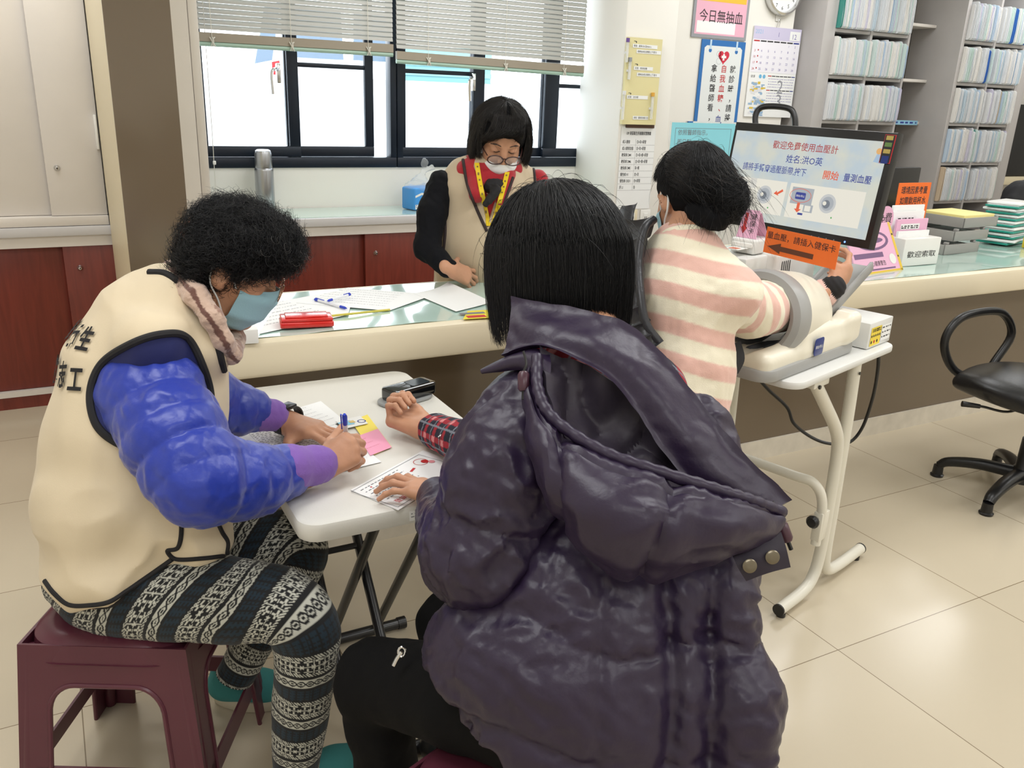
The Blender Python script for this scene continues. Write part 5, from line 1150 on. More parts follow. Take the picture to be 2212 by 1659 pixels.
def nails_of(tips, name, parent):
    b = MB()
    for q, d, nd, r in tips:
        sx = np.cross(d, nd); M = np.eye(4); M[:3, :3] = np.stack([d, sx, nd], 1); M[:3, 3] = q+nd*r*.45
        bm_ = bmesh.new(); bmesh.ops.create_icosphere(bm_, subdivisions=2, radius=1)
        S_ = np.diag([r*.85, r*.72, r*.62, 1.0]); b.bm(bm_, nail_m, M @ S_)
    return b.build(name, parent)
def fibre(name, S, r, m, parent, n=3, extra=None):
    v, q = strands(S, r, n); mi = np.zeros(len(q), int)
    me = npmesh(name, v, q); me.materials.append(m); return link(name, me, parent)
def legtube(name, pts, rs, parent, m, colfn=None, nr=200, step=.002, wr=.0, fl=None, seed=0, uoff=0.0):
    """trouser leg as a fine tube along a smooth path; colfn(v metres, u 0..1) -> rgb"""
    C = catmull(pts, 24); R_ = catmull(np.asarray(rs, float)[:, None], 24)[:, 0]
    L = np.concatenate([[0], np.cumsum(np.linalg.norm(np.diff(C, axis=0), axis=1))]); K = max(8, int(L[-1]/step))
    t = np.linspace(0, L[-1], K); P = np.stack([np.interp(t, L, C[:, i]) for i in range(3)], 1); R_ = np.interp(t, L, R_)
    T = np.gradient(P, axis=0); T /= np.linalg.norm(T, axis=1)[:, None]
    u = nrm(np.cross(T[0], FW)); U = []
    for tt in T: u = nrm(u-tt*np.dot(u, tt)); U.append(u)
    U = np.array(U); B = np.cross(T, U); a = np.arange(nr)*2*PI/nr
    v = P[:, None]+R_[:, None, None]*(np.cos(a)[None, :, None]*U[:, None]+np.sin(a)[None, :, None]*B[:, None])
    nn = np.cos(a)[None, :, None]*U[:, None]+np.sin(a)[None, :, None]*B[:, None]
    if wr:
        w = noise(v.reshape(-1, 3), 7, seed, 3).reshape(K, nr); v = v+nn*(w*wr)[..., None]
    i = np.arange(K*nr).reshape(K, nr); j = np.roll(i, -1, 1); q = np.stack([i[:-1], j[:-1], j[1:], i[1:]], -1).reshape(-1, 4)
    me = npmesh(name, v.reshape(-1, 3), q[:, ::-1])
    if colfn is not None:
        vv, uu = np.meshgrid(t, (np.arange(nr)/nr+uoff) % 1, indexing='ij'); setcol(me, colfn(vv.ravel(), uu.ravel()))
    me.materials.append(m); return link(name, me, parent)
def trim(name, tree, pxs, r, m, parent, closed=False, lift=.001, n=10):
    pts = [seen(tree, x, y, lift) for x, y in catmull(np.array(pxs, float), n, closed)]; pts = [p for p in pts if p is not None]
    b = MB(); b.tube(pts, r, m, 8, closed=closed); return b.build(name, parent)
def maskshell(M, parent, m, s=1.0, drop=0.0, name='face_mask', band=None):
    rows = [(-.004, .112, .052), (-.022, .119, .068), (-.05, .116, .071), (-.08, .104, .068), (-.108, .082, .058), (-.122, .058, .045)]
    G = []
    for i, (z, rx, ry) in enumerate(rows):
        row = []
        for a in np.linspace(-1.32, 1.32, 9):
            ca, sa = math.cos(a), math.sin(a); side = abs(sa)
            zz = z-drop*s*.0 + (-.02*side**2 if i == 0 else (.012*side**2 if i > 3 else 0))
            row.append(((rx*ca**.8 if ca > 0 else 0)*1.0+(-.0 if ca > 0 else 0), ry*sa*1.06, zz-drop))
        G.append([xf(M, np.array(p)*s)[0] for p in row])
    b = MB(); b.patch(G, m, 6, 6, .0015, disp=lambda u, v, A: .0034*np.abs(np.sin(v*PI*3.5)))
    return b.build(name, parent)
def bobhair(M, parent, c, r, thm, N=6000, rad=.0006, seed=1, drop=.03, front=.9, part=0.0, tilt=-.25, m=None, jit=.004, K=16, cap=True, wave=.004, cut=None):
    """straight hair falling from the crown over an ellipsoid; thm(phi) = polar angle where it leaves the head"""
    m = m or hair_m; R = M[:3, :3]; rg = np.random.RandomState(seed); A = axrot((0, 1, 0), tilt)
    if cap:
        P = [ell(xf(M, c)[0], np.array(r)*.965, R, .02)]
        if cut: P += [dict(ell(xf(M, cc_)[0], rr_, R, .01), op='s') for cc_, rr_ in cut]
        base = blob('hair', P, .006, cap_m, parent, disp=lambda Q: .002*noise(Q, 22, seed, 2), amp=.004)
    else: base = parent
    phi = rg.uniform(-PI, PI, N); phi = phi[np.abs(phi) > front*rg.uniform(.8, 1.1, len(phi))]; n = len(phi)
    th0 = np.arccos(rg.uniform(np.cos(1.5), 1, n)); th1 = np.array([thm(p) for p in phi])*rg.uniform(.86, 1.04, n); th0 = np.minimum(th0, th1-.2)
    t = np.linspace(0, 1, K)[None]; th = th0[:, None]+(th1-th0)[:, None]*t
    ph = phi[:, None]+rg.normal(0, .08, n)[:, None]*t+rg.normal(0, .05, n)[:, None]*np.sin(t*5+rg.uniform(0, 6, n)[:, None])
    rr = 1+np.abs(rg.normal(0, jit, n)[:, None])/.1*(.3+.7*t)+.012
    d = np.stack([np.sin(th)*np.cos(ph), np.sin(th)*np.sin(ph), np.cos(th)], -1) @ A.T
    P = d*np.array(r)*rr[..., None]
    w = np.clip((th-1.45)/.5, 0, 1)[..., None]; side = P.copy(); P = P+np.array(c)
    S_ = P @ R.T+M[:3, 3]
    S_[..., 2] -= (w[..., 0]**1.5)*drop
    fibre('hair_strands', S_, rad, m, base)
    return base
def flyaway(M, parent, c, r, N, L, seed=5, rad=.00035, m=None, up=1.0):
    rg = np.random.RandomState(seed); d = rg.normal(size=(N, 3)); d[:, 2] = np.abs(d[:, 2])*up; d /= np.linalg.norm(d, axis=1)[:, None]
    t = np.linspace(0, 1, 10)[None, :, None]; s = np.cross(d, rg.normal(size=d.shape)); s /= np.linalg.norm(s, axis=1)[:, None]; l = L*rg.uniform(.4, 1, (N, 1, 1))
    P = d[:, None]*np.array(r)+d[:, None]*l*(t-.6*t**2)+s[:, None]*l*t*1.1; P[..., 2] -= l[..., 0]*.5*t[..., 0]**2
    fibre('loose_hairs', (P+np.array(c)) @ M[:3, :3].T+M[:3, 3], rad, m or hair_m, parent)
# ================================================================== person writing at the table: beige vest, blue padded jacket
vest_m = mat('vest_beige', srgb(216, 200, 170), .75, bump=(420, .06), vary=(5, .05), sheen=.15)
trim_b = sm('trim_black', 24, 23, 26, .8)
blue_j = mat('blue_nylon', srgb(28, 52, 158), .36, bump=(55, .28), spec=.5, sheen=.2)
navy_in = sm('navy_lining', 20, 28, 74, .6); lilac = mat('lilac_knit', srgb(130, 92, 176), .85, bump=(300, .2), sheen=.2)
HC = headframe(at(492, 574, 1.74), math.radians(-14), math.radians(25))
hp = lambda M, *a: xf(M, a)[0]
neckC = at(405, 700, 1.74)
rw, lw = at(690, 1012, 1.775), at(622, 905, 2.02)
pr = head(HC, 1.0, neckC)
pr += chain([neckC, at(330, 800, 1.72), at(290, 950, 1.75), at(275, 1220, 1.76)], [.06, .11, .12, .12], .04)
rs_, re_ = at(322, 810, 1.63), at(432, 1048, 1.55); ls_, le_ = at(395, 770, 1.88), at(455, 905, 1.90)
pr += chain([rs_, re_, rw], [.05, .035, .022], .01)+chain([ls_, le_, lw], [.05, .035, .022], .01)
hip_r, kn_r, an_r = at(270, 1270, 1.74), at(645, 1312, 1.72), at(640, 1690, 1.86); hip_l, kn_l, an_l = at(330, 1250, 1.86), at(610, 1165, 1.95), at(512, 1450, 2.03)
pr += chain([hip_r, kn_r, an_r], [.07, .05, .035], .02)+chain([hip_l, kn_l, an_l], [.07, .05, .035], .02)
xr_ = at(766, 962, 1.79)-rw
h1, tips1 = hand(rw, xr_, -FW*.62+RT*.30+UP*.45, 1, .97, ((1.15, 1.0, .7), (1.25, 1.1, .8), (1.3, 1.15, .8), (1.35, 1.1, .8)), (.02, 0, -.02, -.05), (.75, -.75, .15))
xl_ = on_z(722, 936, TT+.04)-lw
h2, tips2 = hand(lw+np.array([0, 0, -.008]), xl_, np.array([.05, -.15, 1]), -1, 1.0, ((.10, .18, .10), (.08, .16, .10), (.10, .18, .10), (.14, .18, .12)), (.10, .02, -.05, -.14), (.95, -.28, .3))
pr += h1+h2
pc = blob('person', pr, .0034, skin_m, None, disp=lambda P: .0005*noise(P, 26, 1), amp=.001, origin=at(275, 1220, 1.76))
tag(pc, 'person in a beige vest over a blue padded jacket, writing at the folding table', 'person')
nails_of(tips1[:4]+tips2, 'fingernails', pc)
# vest
vp = [rc(at(275, 1212, 1.75), at(258, 1090, 1.745), .132, .154, .03), rc(at(258, 1090, 1.745), at(280, 940, 1.74), .154, .151, .03), rc(at(280, 940, 1.74), at(305, 800, 1.74), .151, .138, .03),
      rc(at(305, 800, 1.74), at(335, 705, 1.745), .138, .114, .03), rc(at(335, 705, 1.745), at(372, 660, 1.745), .115, .082, .03), ell(at(385, 1075, 1.76), (.10, .13, .17), k=.06), ell(at(400, 850, 1.76), (.085, .12, .13), k=.06),
      rc(at(330, 742, 1.63), at(330, 742, 1.86), .070, .070, .04), ell(at(215, 1215, 1.73), (.105, .13, .068), k=.04), rc(at(430, 1000, 1.70), at(452, 1180, 1.70), .045, .045, .05), rc(at(365, 650, 1.69), at(445, 760, 1.69), .042, .045, .04)]
vp += [dict(f=lambda P, c=at(250, 1284, 1.66): (P-c) @ nrm(np.array([-.30, .02, 1.0])), lo=None, hi=None, k=.01, op='s')]
def vfold(P):
    q = P-at(250, 1150, 1.74); return .011*(.4-np.abs(noise(P, 3.0, 2, 2, 1.3)))*np.clip((.32-q[:, 2])/.3, .3, 1)+.004*noise(P*np.array([1, 1, .35]), 7, 6, 2, .8)
ARM = [(402, 728), (350, 722), (285, 742), (220, 785), (195, 848), (207, 915), (250, 955), (312, 976), (380, 985), (440, 940), (456, 860), (436, 785)]
vest_m = mat('vest_beige_cloth', srgb(216, 200, 170), .75, bump=(420, .06), vcol='col', sheen=.15)
def vcolr(P):
    # the jacket shows inside the armhole; everything else is beige cloth
    c = np.empty((len(P), 3)); c[:] = srgb(216, 200, 170); L = np.array([np.array(at(x, y, 1.6)) for x, y in ARM]); o = L.mean(0); ax_ = nrm(o-at(318, 850, 1.9)); e1 = nrm(np.cross([0, 0, 1], ax_)); e2 = np.cross(ax_, e1)
    q = np.stack([(L-o) @ e1, (L-o) @ e2], 1); q = catmull(q, 6, True); p = np.stack([(P-o) @ e1, (P-o) @ e2], 1); ins = np.zeros(len(P), bool); x, y = p.T
    for (x0, y0), (x1, y1) in zip(q, np.roll(q, -1, 0)): ins ^= ((y0 > y) != (y1 > y)) & (x < (x1-x0)*(y-y0)/(y1-y0+1e-12)+x0)
    c[ins & ((P-o) @ ax_ > -.09)] = srgb(20, 30, 92); return c
ve = blob('vest', vp, .005, vest_m, pc, disp=vfold, amp=.012, col=vcolr); tv = bvh(ve)
trim('armhole_trim', tv, [(402, 728), (350, 722), (285, 742), (220, 785), (195, 848), (207, 915), (250, 955), (312, 976), (380, 985), (440, 940), (456, 860), (436, 785)], .0075, trim_b, ve, True, .002)
trim('neck_trim', tv, [(322, 588), (360, 592), (398, 622), (440, 682), (468, 740), (484, 800)], .007, trim_b, ve, False, .001)
trim('pocket_trim', tv, [(384, 1088), (392, 1140), (385, 1182), (362, 1190), (382, 1208), (440, 1206), (488, 1200)], .0045, trim_b, ve, False, .001)
trim('pocket_trim', tv, [(466, 1120), (480, 1150), (492, 1172), (489, 1202)], .0045, trim_b, ve, False, .001)
hem = [(112, 1264), (160, 1276), (210, 1284), (260, 1284), (310, 1272), (360, 1254), (410, 1232), (455, 1214)]
trim('hem_trim', tv, [(97, 1255), (118, 1282), (150, 1306), (195, 1307), (236, 1300), (272, 1277), (310, 1252), (350, 1224), (372, 1208)], .005, trim_b, ve, False, .001)
# characters on the back, read from behind
fh = np.array([math.cos(.26), math.sin(.26), 0]); rgt = np.cross(fh, [0, 0, 1])
lett = MB()
for row, (px, py, t) in enumerate(((206, 738, '東區衛生'), (188, 824, '保健志工'))):
    e0 = seen(tv, px, py); sz = .050; upv = nrm(np.array([.28*fh[0], .28*fh[1], 1]))
    for i, c in enumerate(t[::-1]):
        v, f, w = glyphs(c, .03)
        h_ = tv.ray_cast(Vector(e0-rgt*((.4+i*.8)*sz)-fh*.6), Vector(fh))
        if h_[0] is None: continue
        pc_ = np.array(h_[0]); nv = nrm(np.array(h_[1])); nv = nv if nv @ fh < 0 else -nv
        ex = nrm(rgt-nv*(rgt @ nv)); ey = nrm(upv-nv*(upv @ nv)-ex*(upv @ ex)); ex, ey = ex*math.cos(.3)+ey*math.sin(.3), ey*math.cos(.3)-ex*math.sin(.3); Pn = []
        for x, y, _ in v:
            p = pc_+ex*((x-.5)*sz*.68)+ey*((y-.35)*sz*1.08); q = cast(tv, p+nv*.08, -nv); Pn.append((p if q is None else q)+nv*.0045)
        lett.add(Pn, f, trim_b)
        e0 = e0 if i else e0
lo_ = lett.build('back_lettering', ve, smooth=False)
# sleeves
puffc = lambda n, a: (lambda t, P: 1+a*(np.sqrt(np.abs(np.sin(PI*n*t)))-.75))
def wrinkle(P): return .0045*(.5-np.abs(noise(P, 8, 7, 2, 1.2)))+.0012*noise(P, 30, 8, 2, 1.0)
sl = [rc(at(335, 828, 1.655), at(368, 930, 1.605), .080, .092, .03, mod=puffc(2, .13)), rc(at(368, 930, 1.60), at(425, 1038, 1.565), .096, .083, .03, mod=puffc(2, .12)), rc(at(425, 1038, 1.565), at(540, 1040, 1.65), .082, .070, .04, mod=puffc(2, .12)), rc(at(540, 1040, 1.65), at(640, 1012, 1.745), .069, .050, .03, mod=puffc(2, .12)), ell(at(322, 862, 1.668), (.104, .110, .112), k=.015), ell(at(362, 800, 1.672), (.060, .085, .06), k=.03)]
blob('jacket_sleeve', sl, .005, blue_j, pc, disp=wrinkle, amp=.008)
sl = [rc(at(400, 800, 1.86), at(455, 880, 1.91), .085, .072, .03, mod=puffc(2, .12)), rc(at(455, 880, 1.91), at(540, 886, 1.965), .068, .056, .03, mod=puffc(2, .12))]
blob('jacket_sleeve', sl, .005, blue_j, pc, disp=wrinkle, amp=.008)
blob('knit_cuff', [rc(at(625, 1013, 1.715), at(690, 1003, 1.765), .049, .039, .01, mod=lambda t, P: 1+.04*np.sin(t*9))], .003, lilac, pc, disp=lambda P: .0012*noise(P, 30, 3), amp=.002)
blob('knit_cuff', [rc(at(525, 890, 1.955), at(588, 897, 1.995), .046, .038, .01)], .003, lilac, pc, disp=lambda P: .0015*noise(P, 30, 3), amp=.002)
# wrist watch
wd = nrm(xl_); b = MB(); a = np.arange(40)*2*PI/40; wn = nrm(np.cross(wd, [0, 0, 1])); wz = np.cross(wn, wd); cW = lw-wd*.001+np.array([0, 0, -.003])
loop = [cW+wn*math.cos(t)*.0405+wz*math.sin(t)*.0340 for t in a]
for o_ in np.linspace(-.011, .011, 6): b.tube([p+wd*o_ for p in loop], .0028, black_pl, 8, closed=True)
b.build('watch_strap', pc)
b = MB(); b.box(cW+wz*.0355, (.028, .036, .010), sm('watch_case', 18, 18, 20, .3), np.stack([wd, wn, wz], 1), .003); b.build('watch_case', pc)
# fleece collar around the neck
fleece = mat('fleece', (.5, .5, .5), .95, vcol='col', bump=(150, .6), sheen=.4)
FP = np.array([at(372, 585, 1.80), at(385, 600, 1.70), at(425, 640, 1.65), at(458, 690, 1.645), at(482, 735, 1.66), at(500, 765, 1.70)])
def fcol(P):
    C = catmull(FP, 20); d2 = ((P[:, None]-C[None])**2).sum(2); k = d2.argmin(1); off = P-C[k]; s = (off @ (RT*.75+UP*.66))+.006*noise(P, 12, 4)
    o = np.empty((len(P), 3)); o[:] = srgb(196, 168, 150); st = np.sin(s*200+1.2) > .45; o[st] = srgb(104, 70, 60); o[s > .022] = srgb(150, 116, 100); return o
blob('fleece_collar', chain(FP, [.019, .023, .023, .021, .019, .016], .01, (nrm(np.cross(RT, FP[-1]-FP[1])), 1.0))+chain([at(500, 765, 1.70), at(505, 735, 1.80), at(470, 660, 1.87), at(400, 600, 1.87), at(372, 585, 1.80)], [.02, .024, .024, .024, .022], .01), .0035, fleece, pc, disp=lambda P: .0016*noise(P, 60, 5, 2)+.002*noise(P, 9, 6, 1), amp=.005, col=fcol)
blob('jacket_collar', [rc(at(352, 602, 1.72), at(372, 618, 1.69), .020, .022, .02), rc(at(372, 618, 1.69), at(405, 655, 1.68), .022, .02, .02)], .004, lilac, pc)
# patterned leggings
PAL = [np.array(srgb(12, 13, 16)), np.array(srgb(196, 196, 184)), np.array(srgb(18, 40, 54))]
def knitpat(circ, shear=.0, v0=.5):
    def f(v, u):
        x = u*circ; v = v+3-shear*np.cos(2*PI*u)*np.clip((v0-v)/.12, 0, 1); per = .112; w = (v % per); c = np.zeros((len(v), 3)); c[:] = PAL[0]
        m = w < .044                                    # checked band
        cx = ((x/.022) % 1)*2-1; cy = (w/.044*2 % 1)*2-1; ax_, ay_ = np.abs(cx), np.abs(cy)
        white = ((ax_ < .16) & (ay_ > .12) & (ay_ < .75)) | ((ay_ < .16) & (ax_ > .12) & (ax_ < .75)) | (ax_ > .93) | (ay_ > .94) | ((np.abs(ax_-ay_) < .12) & (ax_ > .62))
        ed = (w < .006) | (w > .038); white = np.where(ed, ((x+w*1.0) % .006) < .0032, white); c[m & white] = PAL[1]
        m = (w >= .052) & (w < .074); yy = (w-.063)/.011; s_ = .55*np.sin(x*2*PI/.034)
        k = (np.abs(yy-s_) < .17) | (np.abs(yy+s_) < .17) | ((np.abs(yy) < .14) & (np.abs(s_) > .46)); c[m & ~k & (np.abs(yy) < .95)] = PAL[1]*.92
        m = (w >= .080) & (w < .108); g = ((x % .008) < .0045) & (((w-.08) % .007) < .004) | (((x+.003) % .016) < .003); c[m & g] = PAL[2]; return c
    return f
leg_m = mat('leggings_knit', (.5, .5, .5), .85, vcol='col', bump=(500, .15), sheen=.1)
lgp = [at(150, 1235, 1.80), at(235, 1268, 1.77), at(360, 1282, 1.73), at(500, 1296, 1.70), at(600, 1306, 1.695), at(655, 1352, 1.70), at(660, 1440, 1.735), at(648, 1550, 1.785), at(640, 1660, 1.84), at(640, 1720, 1.87)]
legtube('legging', lgp, [.07, .098, .094, .084, .076, .070, .063, .058, .05, .045], pc, leg_m, knitpat(.40, .062, .52), 220, .0018, .003, seed=3)
lgp = [at(330, 1240, 1.90), at(440, 1200, 1.92), at(560, 1172, 1.94), at(632, 1172, 1.96), at(645, 1215, 1.975), at(600, 1300, 1.99), at(540, 1400, 2.01), at(508, 1462, 2.03)]
legtube('legging', lgp, [.09, .085, .078, .07, .062, .056, .048, .045], pc, leg_m, knitpat(.38, .05, .4), 200, .002, .003, seed=4)
blob('vest_hem_fill', [ell(at(258, 1228, 1.75), (.125, .125, .052), k=.03)], .01, trim_b, pc)
# canvas shoes
teal_c = mat('teal_canvas', srgb(62, 140, 140), .8, bump=(500, .2)); sole_w = sm('sole_white', 196, 188, 166, .6)
def shoe(heel, toe, nm='shoe', m=teal_c, sole=sole_w, lace=True, hgt=.06):
    heel = np.array([*heel[:2], 0]); toe = np.array([*toe[:2], 0]); d = nrm(toe-heel); sd = np.cross([0, 0, 1], d); L = np.linalg.norm(toe-heel); p = lambda a, z, s_=0: heel+d*L*a+sd*s_+np.array([0, 0, z])
    o = blob(nm, [rc(p(.14, .05), p(.35, .055), .036, .04, .03), rc(p(.35, .055), p(.62, .042), .041, .038, .03), rc(p(.62, .042), p(.88, .034), .040, .032, .03), rc(p(.14, .06), p(.17, .095), .034, .036, .03), dict(rc(p(.12, .13), p(.36, .125), .026, .03, .01), op='s'), dict(f=lambda P: P[:, 2]-.018, lo=None, hi=None, k=.002, op='s')], .0035, m, pc)
    s_ = MB(); P = [(-.04*0+.0, 0)]; out = []
    for t in np.linspace(0, 2*PI, 40, endpoint=False):
        a_ = .52+.52*math.cos(t); wd_ = (.036+.012*math.sin(min(max(a_, 0), 1)*PI*.9))*math.sin(t); out.append((a_*L, wd_))
    s_.prism(out, .03, sole, frame(heel+[0, 0, .001], d, sd), .004); s_.build('shoe_sole', o)
    if lace:
        l_ = MB()
        for i in range(5): a_ = .40+.075*i; z_ = .098-.006*i*1.6; l_.tube(catmull([p(a_, z_-.012, -.025), p(a_+.02, z_+.002, 0), p(a_, z_-.012, .025)], 5), .0022, white_pl, 6); l_.tube(catmull([p(a_, z_-.012, .025), p(a_+.05, z_, 0), p(a_+.075, z_-.02, -.025)], 5), .0022, white_pl, 6)
        l_.build('shoe_lace', o)
    return o
shoe(on_z(462, 1500, .02), on_z(640, 1500, .02)); shoe(at(632, 1700, 1.86)-nrm(fh)*.05, at(632, 1700, 1.86)+nrm(fh)*.20)
# mask, ear loops, glasses
maskb = mat('mask_blue', srgb(158, 200, 214), .7, bump=(300, .15)); maskw = sm('mask_white', 232, 234, 232, .8)
mk = maskshell(HC, pc, maskb)
for s_ in (-1, 1):
    b = MB(); b.tube(catmull([hp(HC, .030, s_*.071, -.022), hp(HC, .012, s_*.078, .004), hp(HC, -.012, s_*.080, .024), hp(HC, -.026, s_*.079, .0), hp(HC, -.018, s_*.077, -.03), hp(HC, .006, s_*.074, -.055), hp(HC, .026, s_*.069, -.083)], 6), .0018, maskw, 6); b.build('ear_loop', mk)
def glasses(M, m, parent, r=.021, zz=-.002, xx=.108, thick=.0014, lensm=None, wide=.033, sq=1.3, back=True):
    g = MB()
    for s_ in (-1, 1):
        ring = [hp(M, xx-.10*(abs(wide*s_+r*sq*math.cos(t)))**1.6*1.2, s_*wide+r*sq*math.cos(t), zz+r*.82*math.sin(t)) for t in np.arange(28)*2*PI/28]; g.tube(ring, thick, m, 8, closed=True)
        g.tube(catmull([hp(M, xx-.016, s_*(wide+r*sq), zz+.006), hp(M, .06, s_*.074, zz+.012), hp(M, .0, s_*.08, zz+.018), hp(M, -.02, s_*.079, zz+.006)], 6), thick*.9, m, 6)
    g.tube(catmull([hp(M, xx-.004, -.010, zz+.004), hp(M, xx+.002, 0, zz+.008), hp(M, xx-.004, .010, zz+.004)], 5), thick, m, 6)
    o = g.build('glasses', parent); l = MB()
    for s_ in (-1, 1): l.add([hp(M, xx-.10*(abs(wide*s_+r*sq*math.cos(t)))**1.6*1.2, s_*wide+r*sq*.97*math.cos(t), zz+r*.8*math.sin(t)) for t in np.arange(28)*2*PI/28], [list(range(28))], lensm)
    l.build('lens', o, smooth=False); return o
lens_m = mat('lens', (.97, .97, .98), .03, alpha=.18, spec=.6)
glasses(HC, sm('gold_wire', 196, 150, 120, .25, metal=.8), pc, .021, -.004, .116, lensm=lens_m)
# curly hair
hprim = [ell(hp(HC, .006, 0, .046), (.106, .100, .090), HC[:3, :3], .03), ell(hp(HC, -.040, 0, -.014), (.056, .086, .062), HC[:3, :3], .03), ell(hp(HC, .068, 0, .080), (.052, .08, .040), HC[:3, :3], .04),
         dict(ell(hp(HC, .085, 0, -.03), (.09, .10, .078), HC[:3, :3], .015), op='s'), dict(ell(hp(HC, -.002, -.09, -.022), (.030, .035, .036), HC[:3, :3], .01), op='s'), dict(ell(hp(HC, -.002, .09, -.022), (.030, .035, .036), HC[:3, :3], .01), op='s')]
hc = blob('hair', hprim, .005, cap_m, pc, disp=lambda P: .007*noise(P, 30, 9, 2), amp=.012)
v_, q_ = o_surf[hc.name]; rg = np.random.RandomState(3)
ctr = hp(HC, -.02, 0, .03); idx = rg.choice(len(v_), 10500); base = v_[idx]; nn_ = base-ctr; nn_ /= np.linalg.norm(nn_, axis=1)[:, None]
K = 18; tt = np.linspace(0, 1, K)[None, :, None]
t1 = np.cross(nn_, rg.normal(size=nn_.shape)); t1 /= np.linalg.norm(t1, axis=1)[:, None]; t2 = np.cross(nn_, t1)
ph = rg.uniform(0, 6.28, (len(base), 1, 1)); rad = rg.uniform(.004, .010, (len(base), 1, 1)); turns = rg.uniform(1.0, 2.4, (len(base), 1, 1)); ln = rg.uniform(.008, .030, (len(base), 1, 1)); lat = rg.uniform(.0, .03, (len(base), 1, 1))
Sx = base[:, None]-nn_[:, None]*.006+nn_[:, None]*ln*tt+t1[:, None]*(rad*np.cos(ph+turns*6.28*tt)+lat*tt)+t2[:, None]*rad*np.sin(ph+turns*6.28*tt)
hair_g = mat('grey_hair', (.16, .15, .14), .4)
fibre('hair_curls', Sx[:10000], .00042, hair_m, hc); 
k_ = (nn_ @ HC[:3, 0] > .25); fibre('grey_curls', Sx[k_][-110:], .0003, hair_g, hc)
# ================================================================== person in the purple padded coat, seen from behind
purp = mat('purple_nylon', srgb(38, 26, 51), .42, bump=(38, .4), spec=.5)
lin = mat('dark_lining', srgb(52, 46, 57), .5, bump=(45, .35), spec=.35); blk = mat('black_cloth_trousers', srgb(8, 8, 9), .85, bump=(300, .1), spec=.2)
HF = headframe(at(1198, 582, 1.41), math.radians(106), math.radians(28), .06)
lwF, rwF = at(968, 1078, 1.69), at(918, 928, 2.02)
neckF = at(1255, 740, 1.36); hipF = at(1260, 1590, 1.36)
pr = head(HF, 1.0, neckF)+chain([neckF, at(1280, 900, 1.36), at(1280, 1200, 1.36), hipF], [.06, .10, .11, .11], .04)
pr += chain([at(1130, 880, 1.36), at(1040, 1180, 1.37), lwF], [.045, .04, .024], .01)+chain([at(1400, 880, 1.45), at(1150, 1040, 1.66), rwF], [.045, .04, .026], .01)
xl = on_z(868, 1048, TT+.03)-lwF
h1, tp1 = hand(lwF, xl+np.array([0, 0, .005]), np.array([.1, .1, 1.0]), -1, .98, ((.05, .45, .25), (.0, .5, .3), (.05, .5, .3), (.15, .4, .3)), (.22, .06, -.12, -.30), (.9, -.15, .2))
xr = at(845, 895, 2.075)-rwF
h2, tp2 = hand(rwF, xr, -UP*.75+FW*.30-RT*.1, 1, 1.1, ((1.2, 1.45, .9), (1.25, 1.5, .9), (1.3, 1.5, .9), (1.3, 1.5, .9)), (.04, .01, -.02, -.05), (.30, -.16, .16))
pr += h1+h2
kn_l, an_l = at(812, 1468, 1.60), at(845, 1780, 1.72); kn_r = at(965, 1345, 1.80)
pr += chain([at(1180, 1560, 1.36), kn_l, an_l], [.06, .045, .035], .01)+chain([at(1330, 1540, 1.42), kn_r, on_z(985, 1600, .07)], [.06, .045, .035], .01)
pf = blob('person', pr, .0034, skin_m, None, disp=lambda P: .0005*noise(P, 26, 1), amp=.001, origin=hipF)
tag(pf, 'person in a purple padded coat with a lowered hood, seen from behind at the table', 'person')
nails_of(tp1[:4], 'fingernails', pf)
# trousers and shoe
blob('trousers', chain([at(1230, 1570, 1.34), at(1000, 1500, 1.46), kn_l], [.10, .088, .074], .02)+chain([kn_l, at(822, 1560, 1.63), at(850, 1800, 1.70)], [.074, .066, .058], .02)+chain([at(1330, 1540, 1.45), at(1050, 1400, 1.68), kn_r, on_z(985, 1600, .10)], [.09, .075, .062, .05], .02), .006, blk, pf, disp=lambda P: .004*noise(P, 7, 3), amp=.006)
_pc = pc; pc = pf
sh = shoe(on_z(1010, 1660, .02), on_z(925, 1615, .02), m=sm('black_shoe', 22, 22, 24, .3), sole=sm('pale_sole', 170, 170, 172, .5), lace=False)
pc = _pc
# coat body with padded baffles
zs1, zs2 = at(1300, 1205, 1.09)[2], at(1300, 1465, 1.10)[2]; per = zs1-zs2; cxF = at(1310, 1400, 1.1)
fx = nrm(FW*np.array([1, 1, 0])); rx = nrm(RT*np.array([1, 1, 0]))
def coatdisp(P):
    s = (P-cxF) @ rx; ph = (P[:, 2]-zs1)/per+.10*np.sin(s*9)+.06*np.sin(s*23+1)
    puff = .020*(np.sqrt(np.abs(np.sin(PI*ph)))-.7)
    mid = -.010*np.exp(-(s/.010)**2)
    fold = .010*(.45-np.abs(noise(P*np.array([1, 1, .55]), 4.2, 12, 2, 1.4)))
    s2 = (at(1462, 1400, 1.1)-cxF) @ rx; crease = -.026*np.exp(-((s-s2-.012*np.sin(P[:, 2]*11))/.016)**2)-.012*np.exp(-((s-s2-.07)/.012)**2)
    return puff+mid+fold+crease+.007*(.42-np.abs(noise(P, 9, 15, 2, 1.6)))+.0016*noise(P, 26, 13, 2)
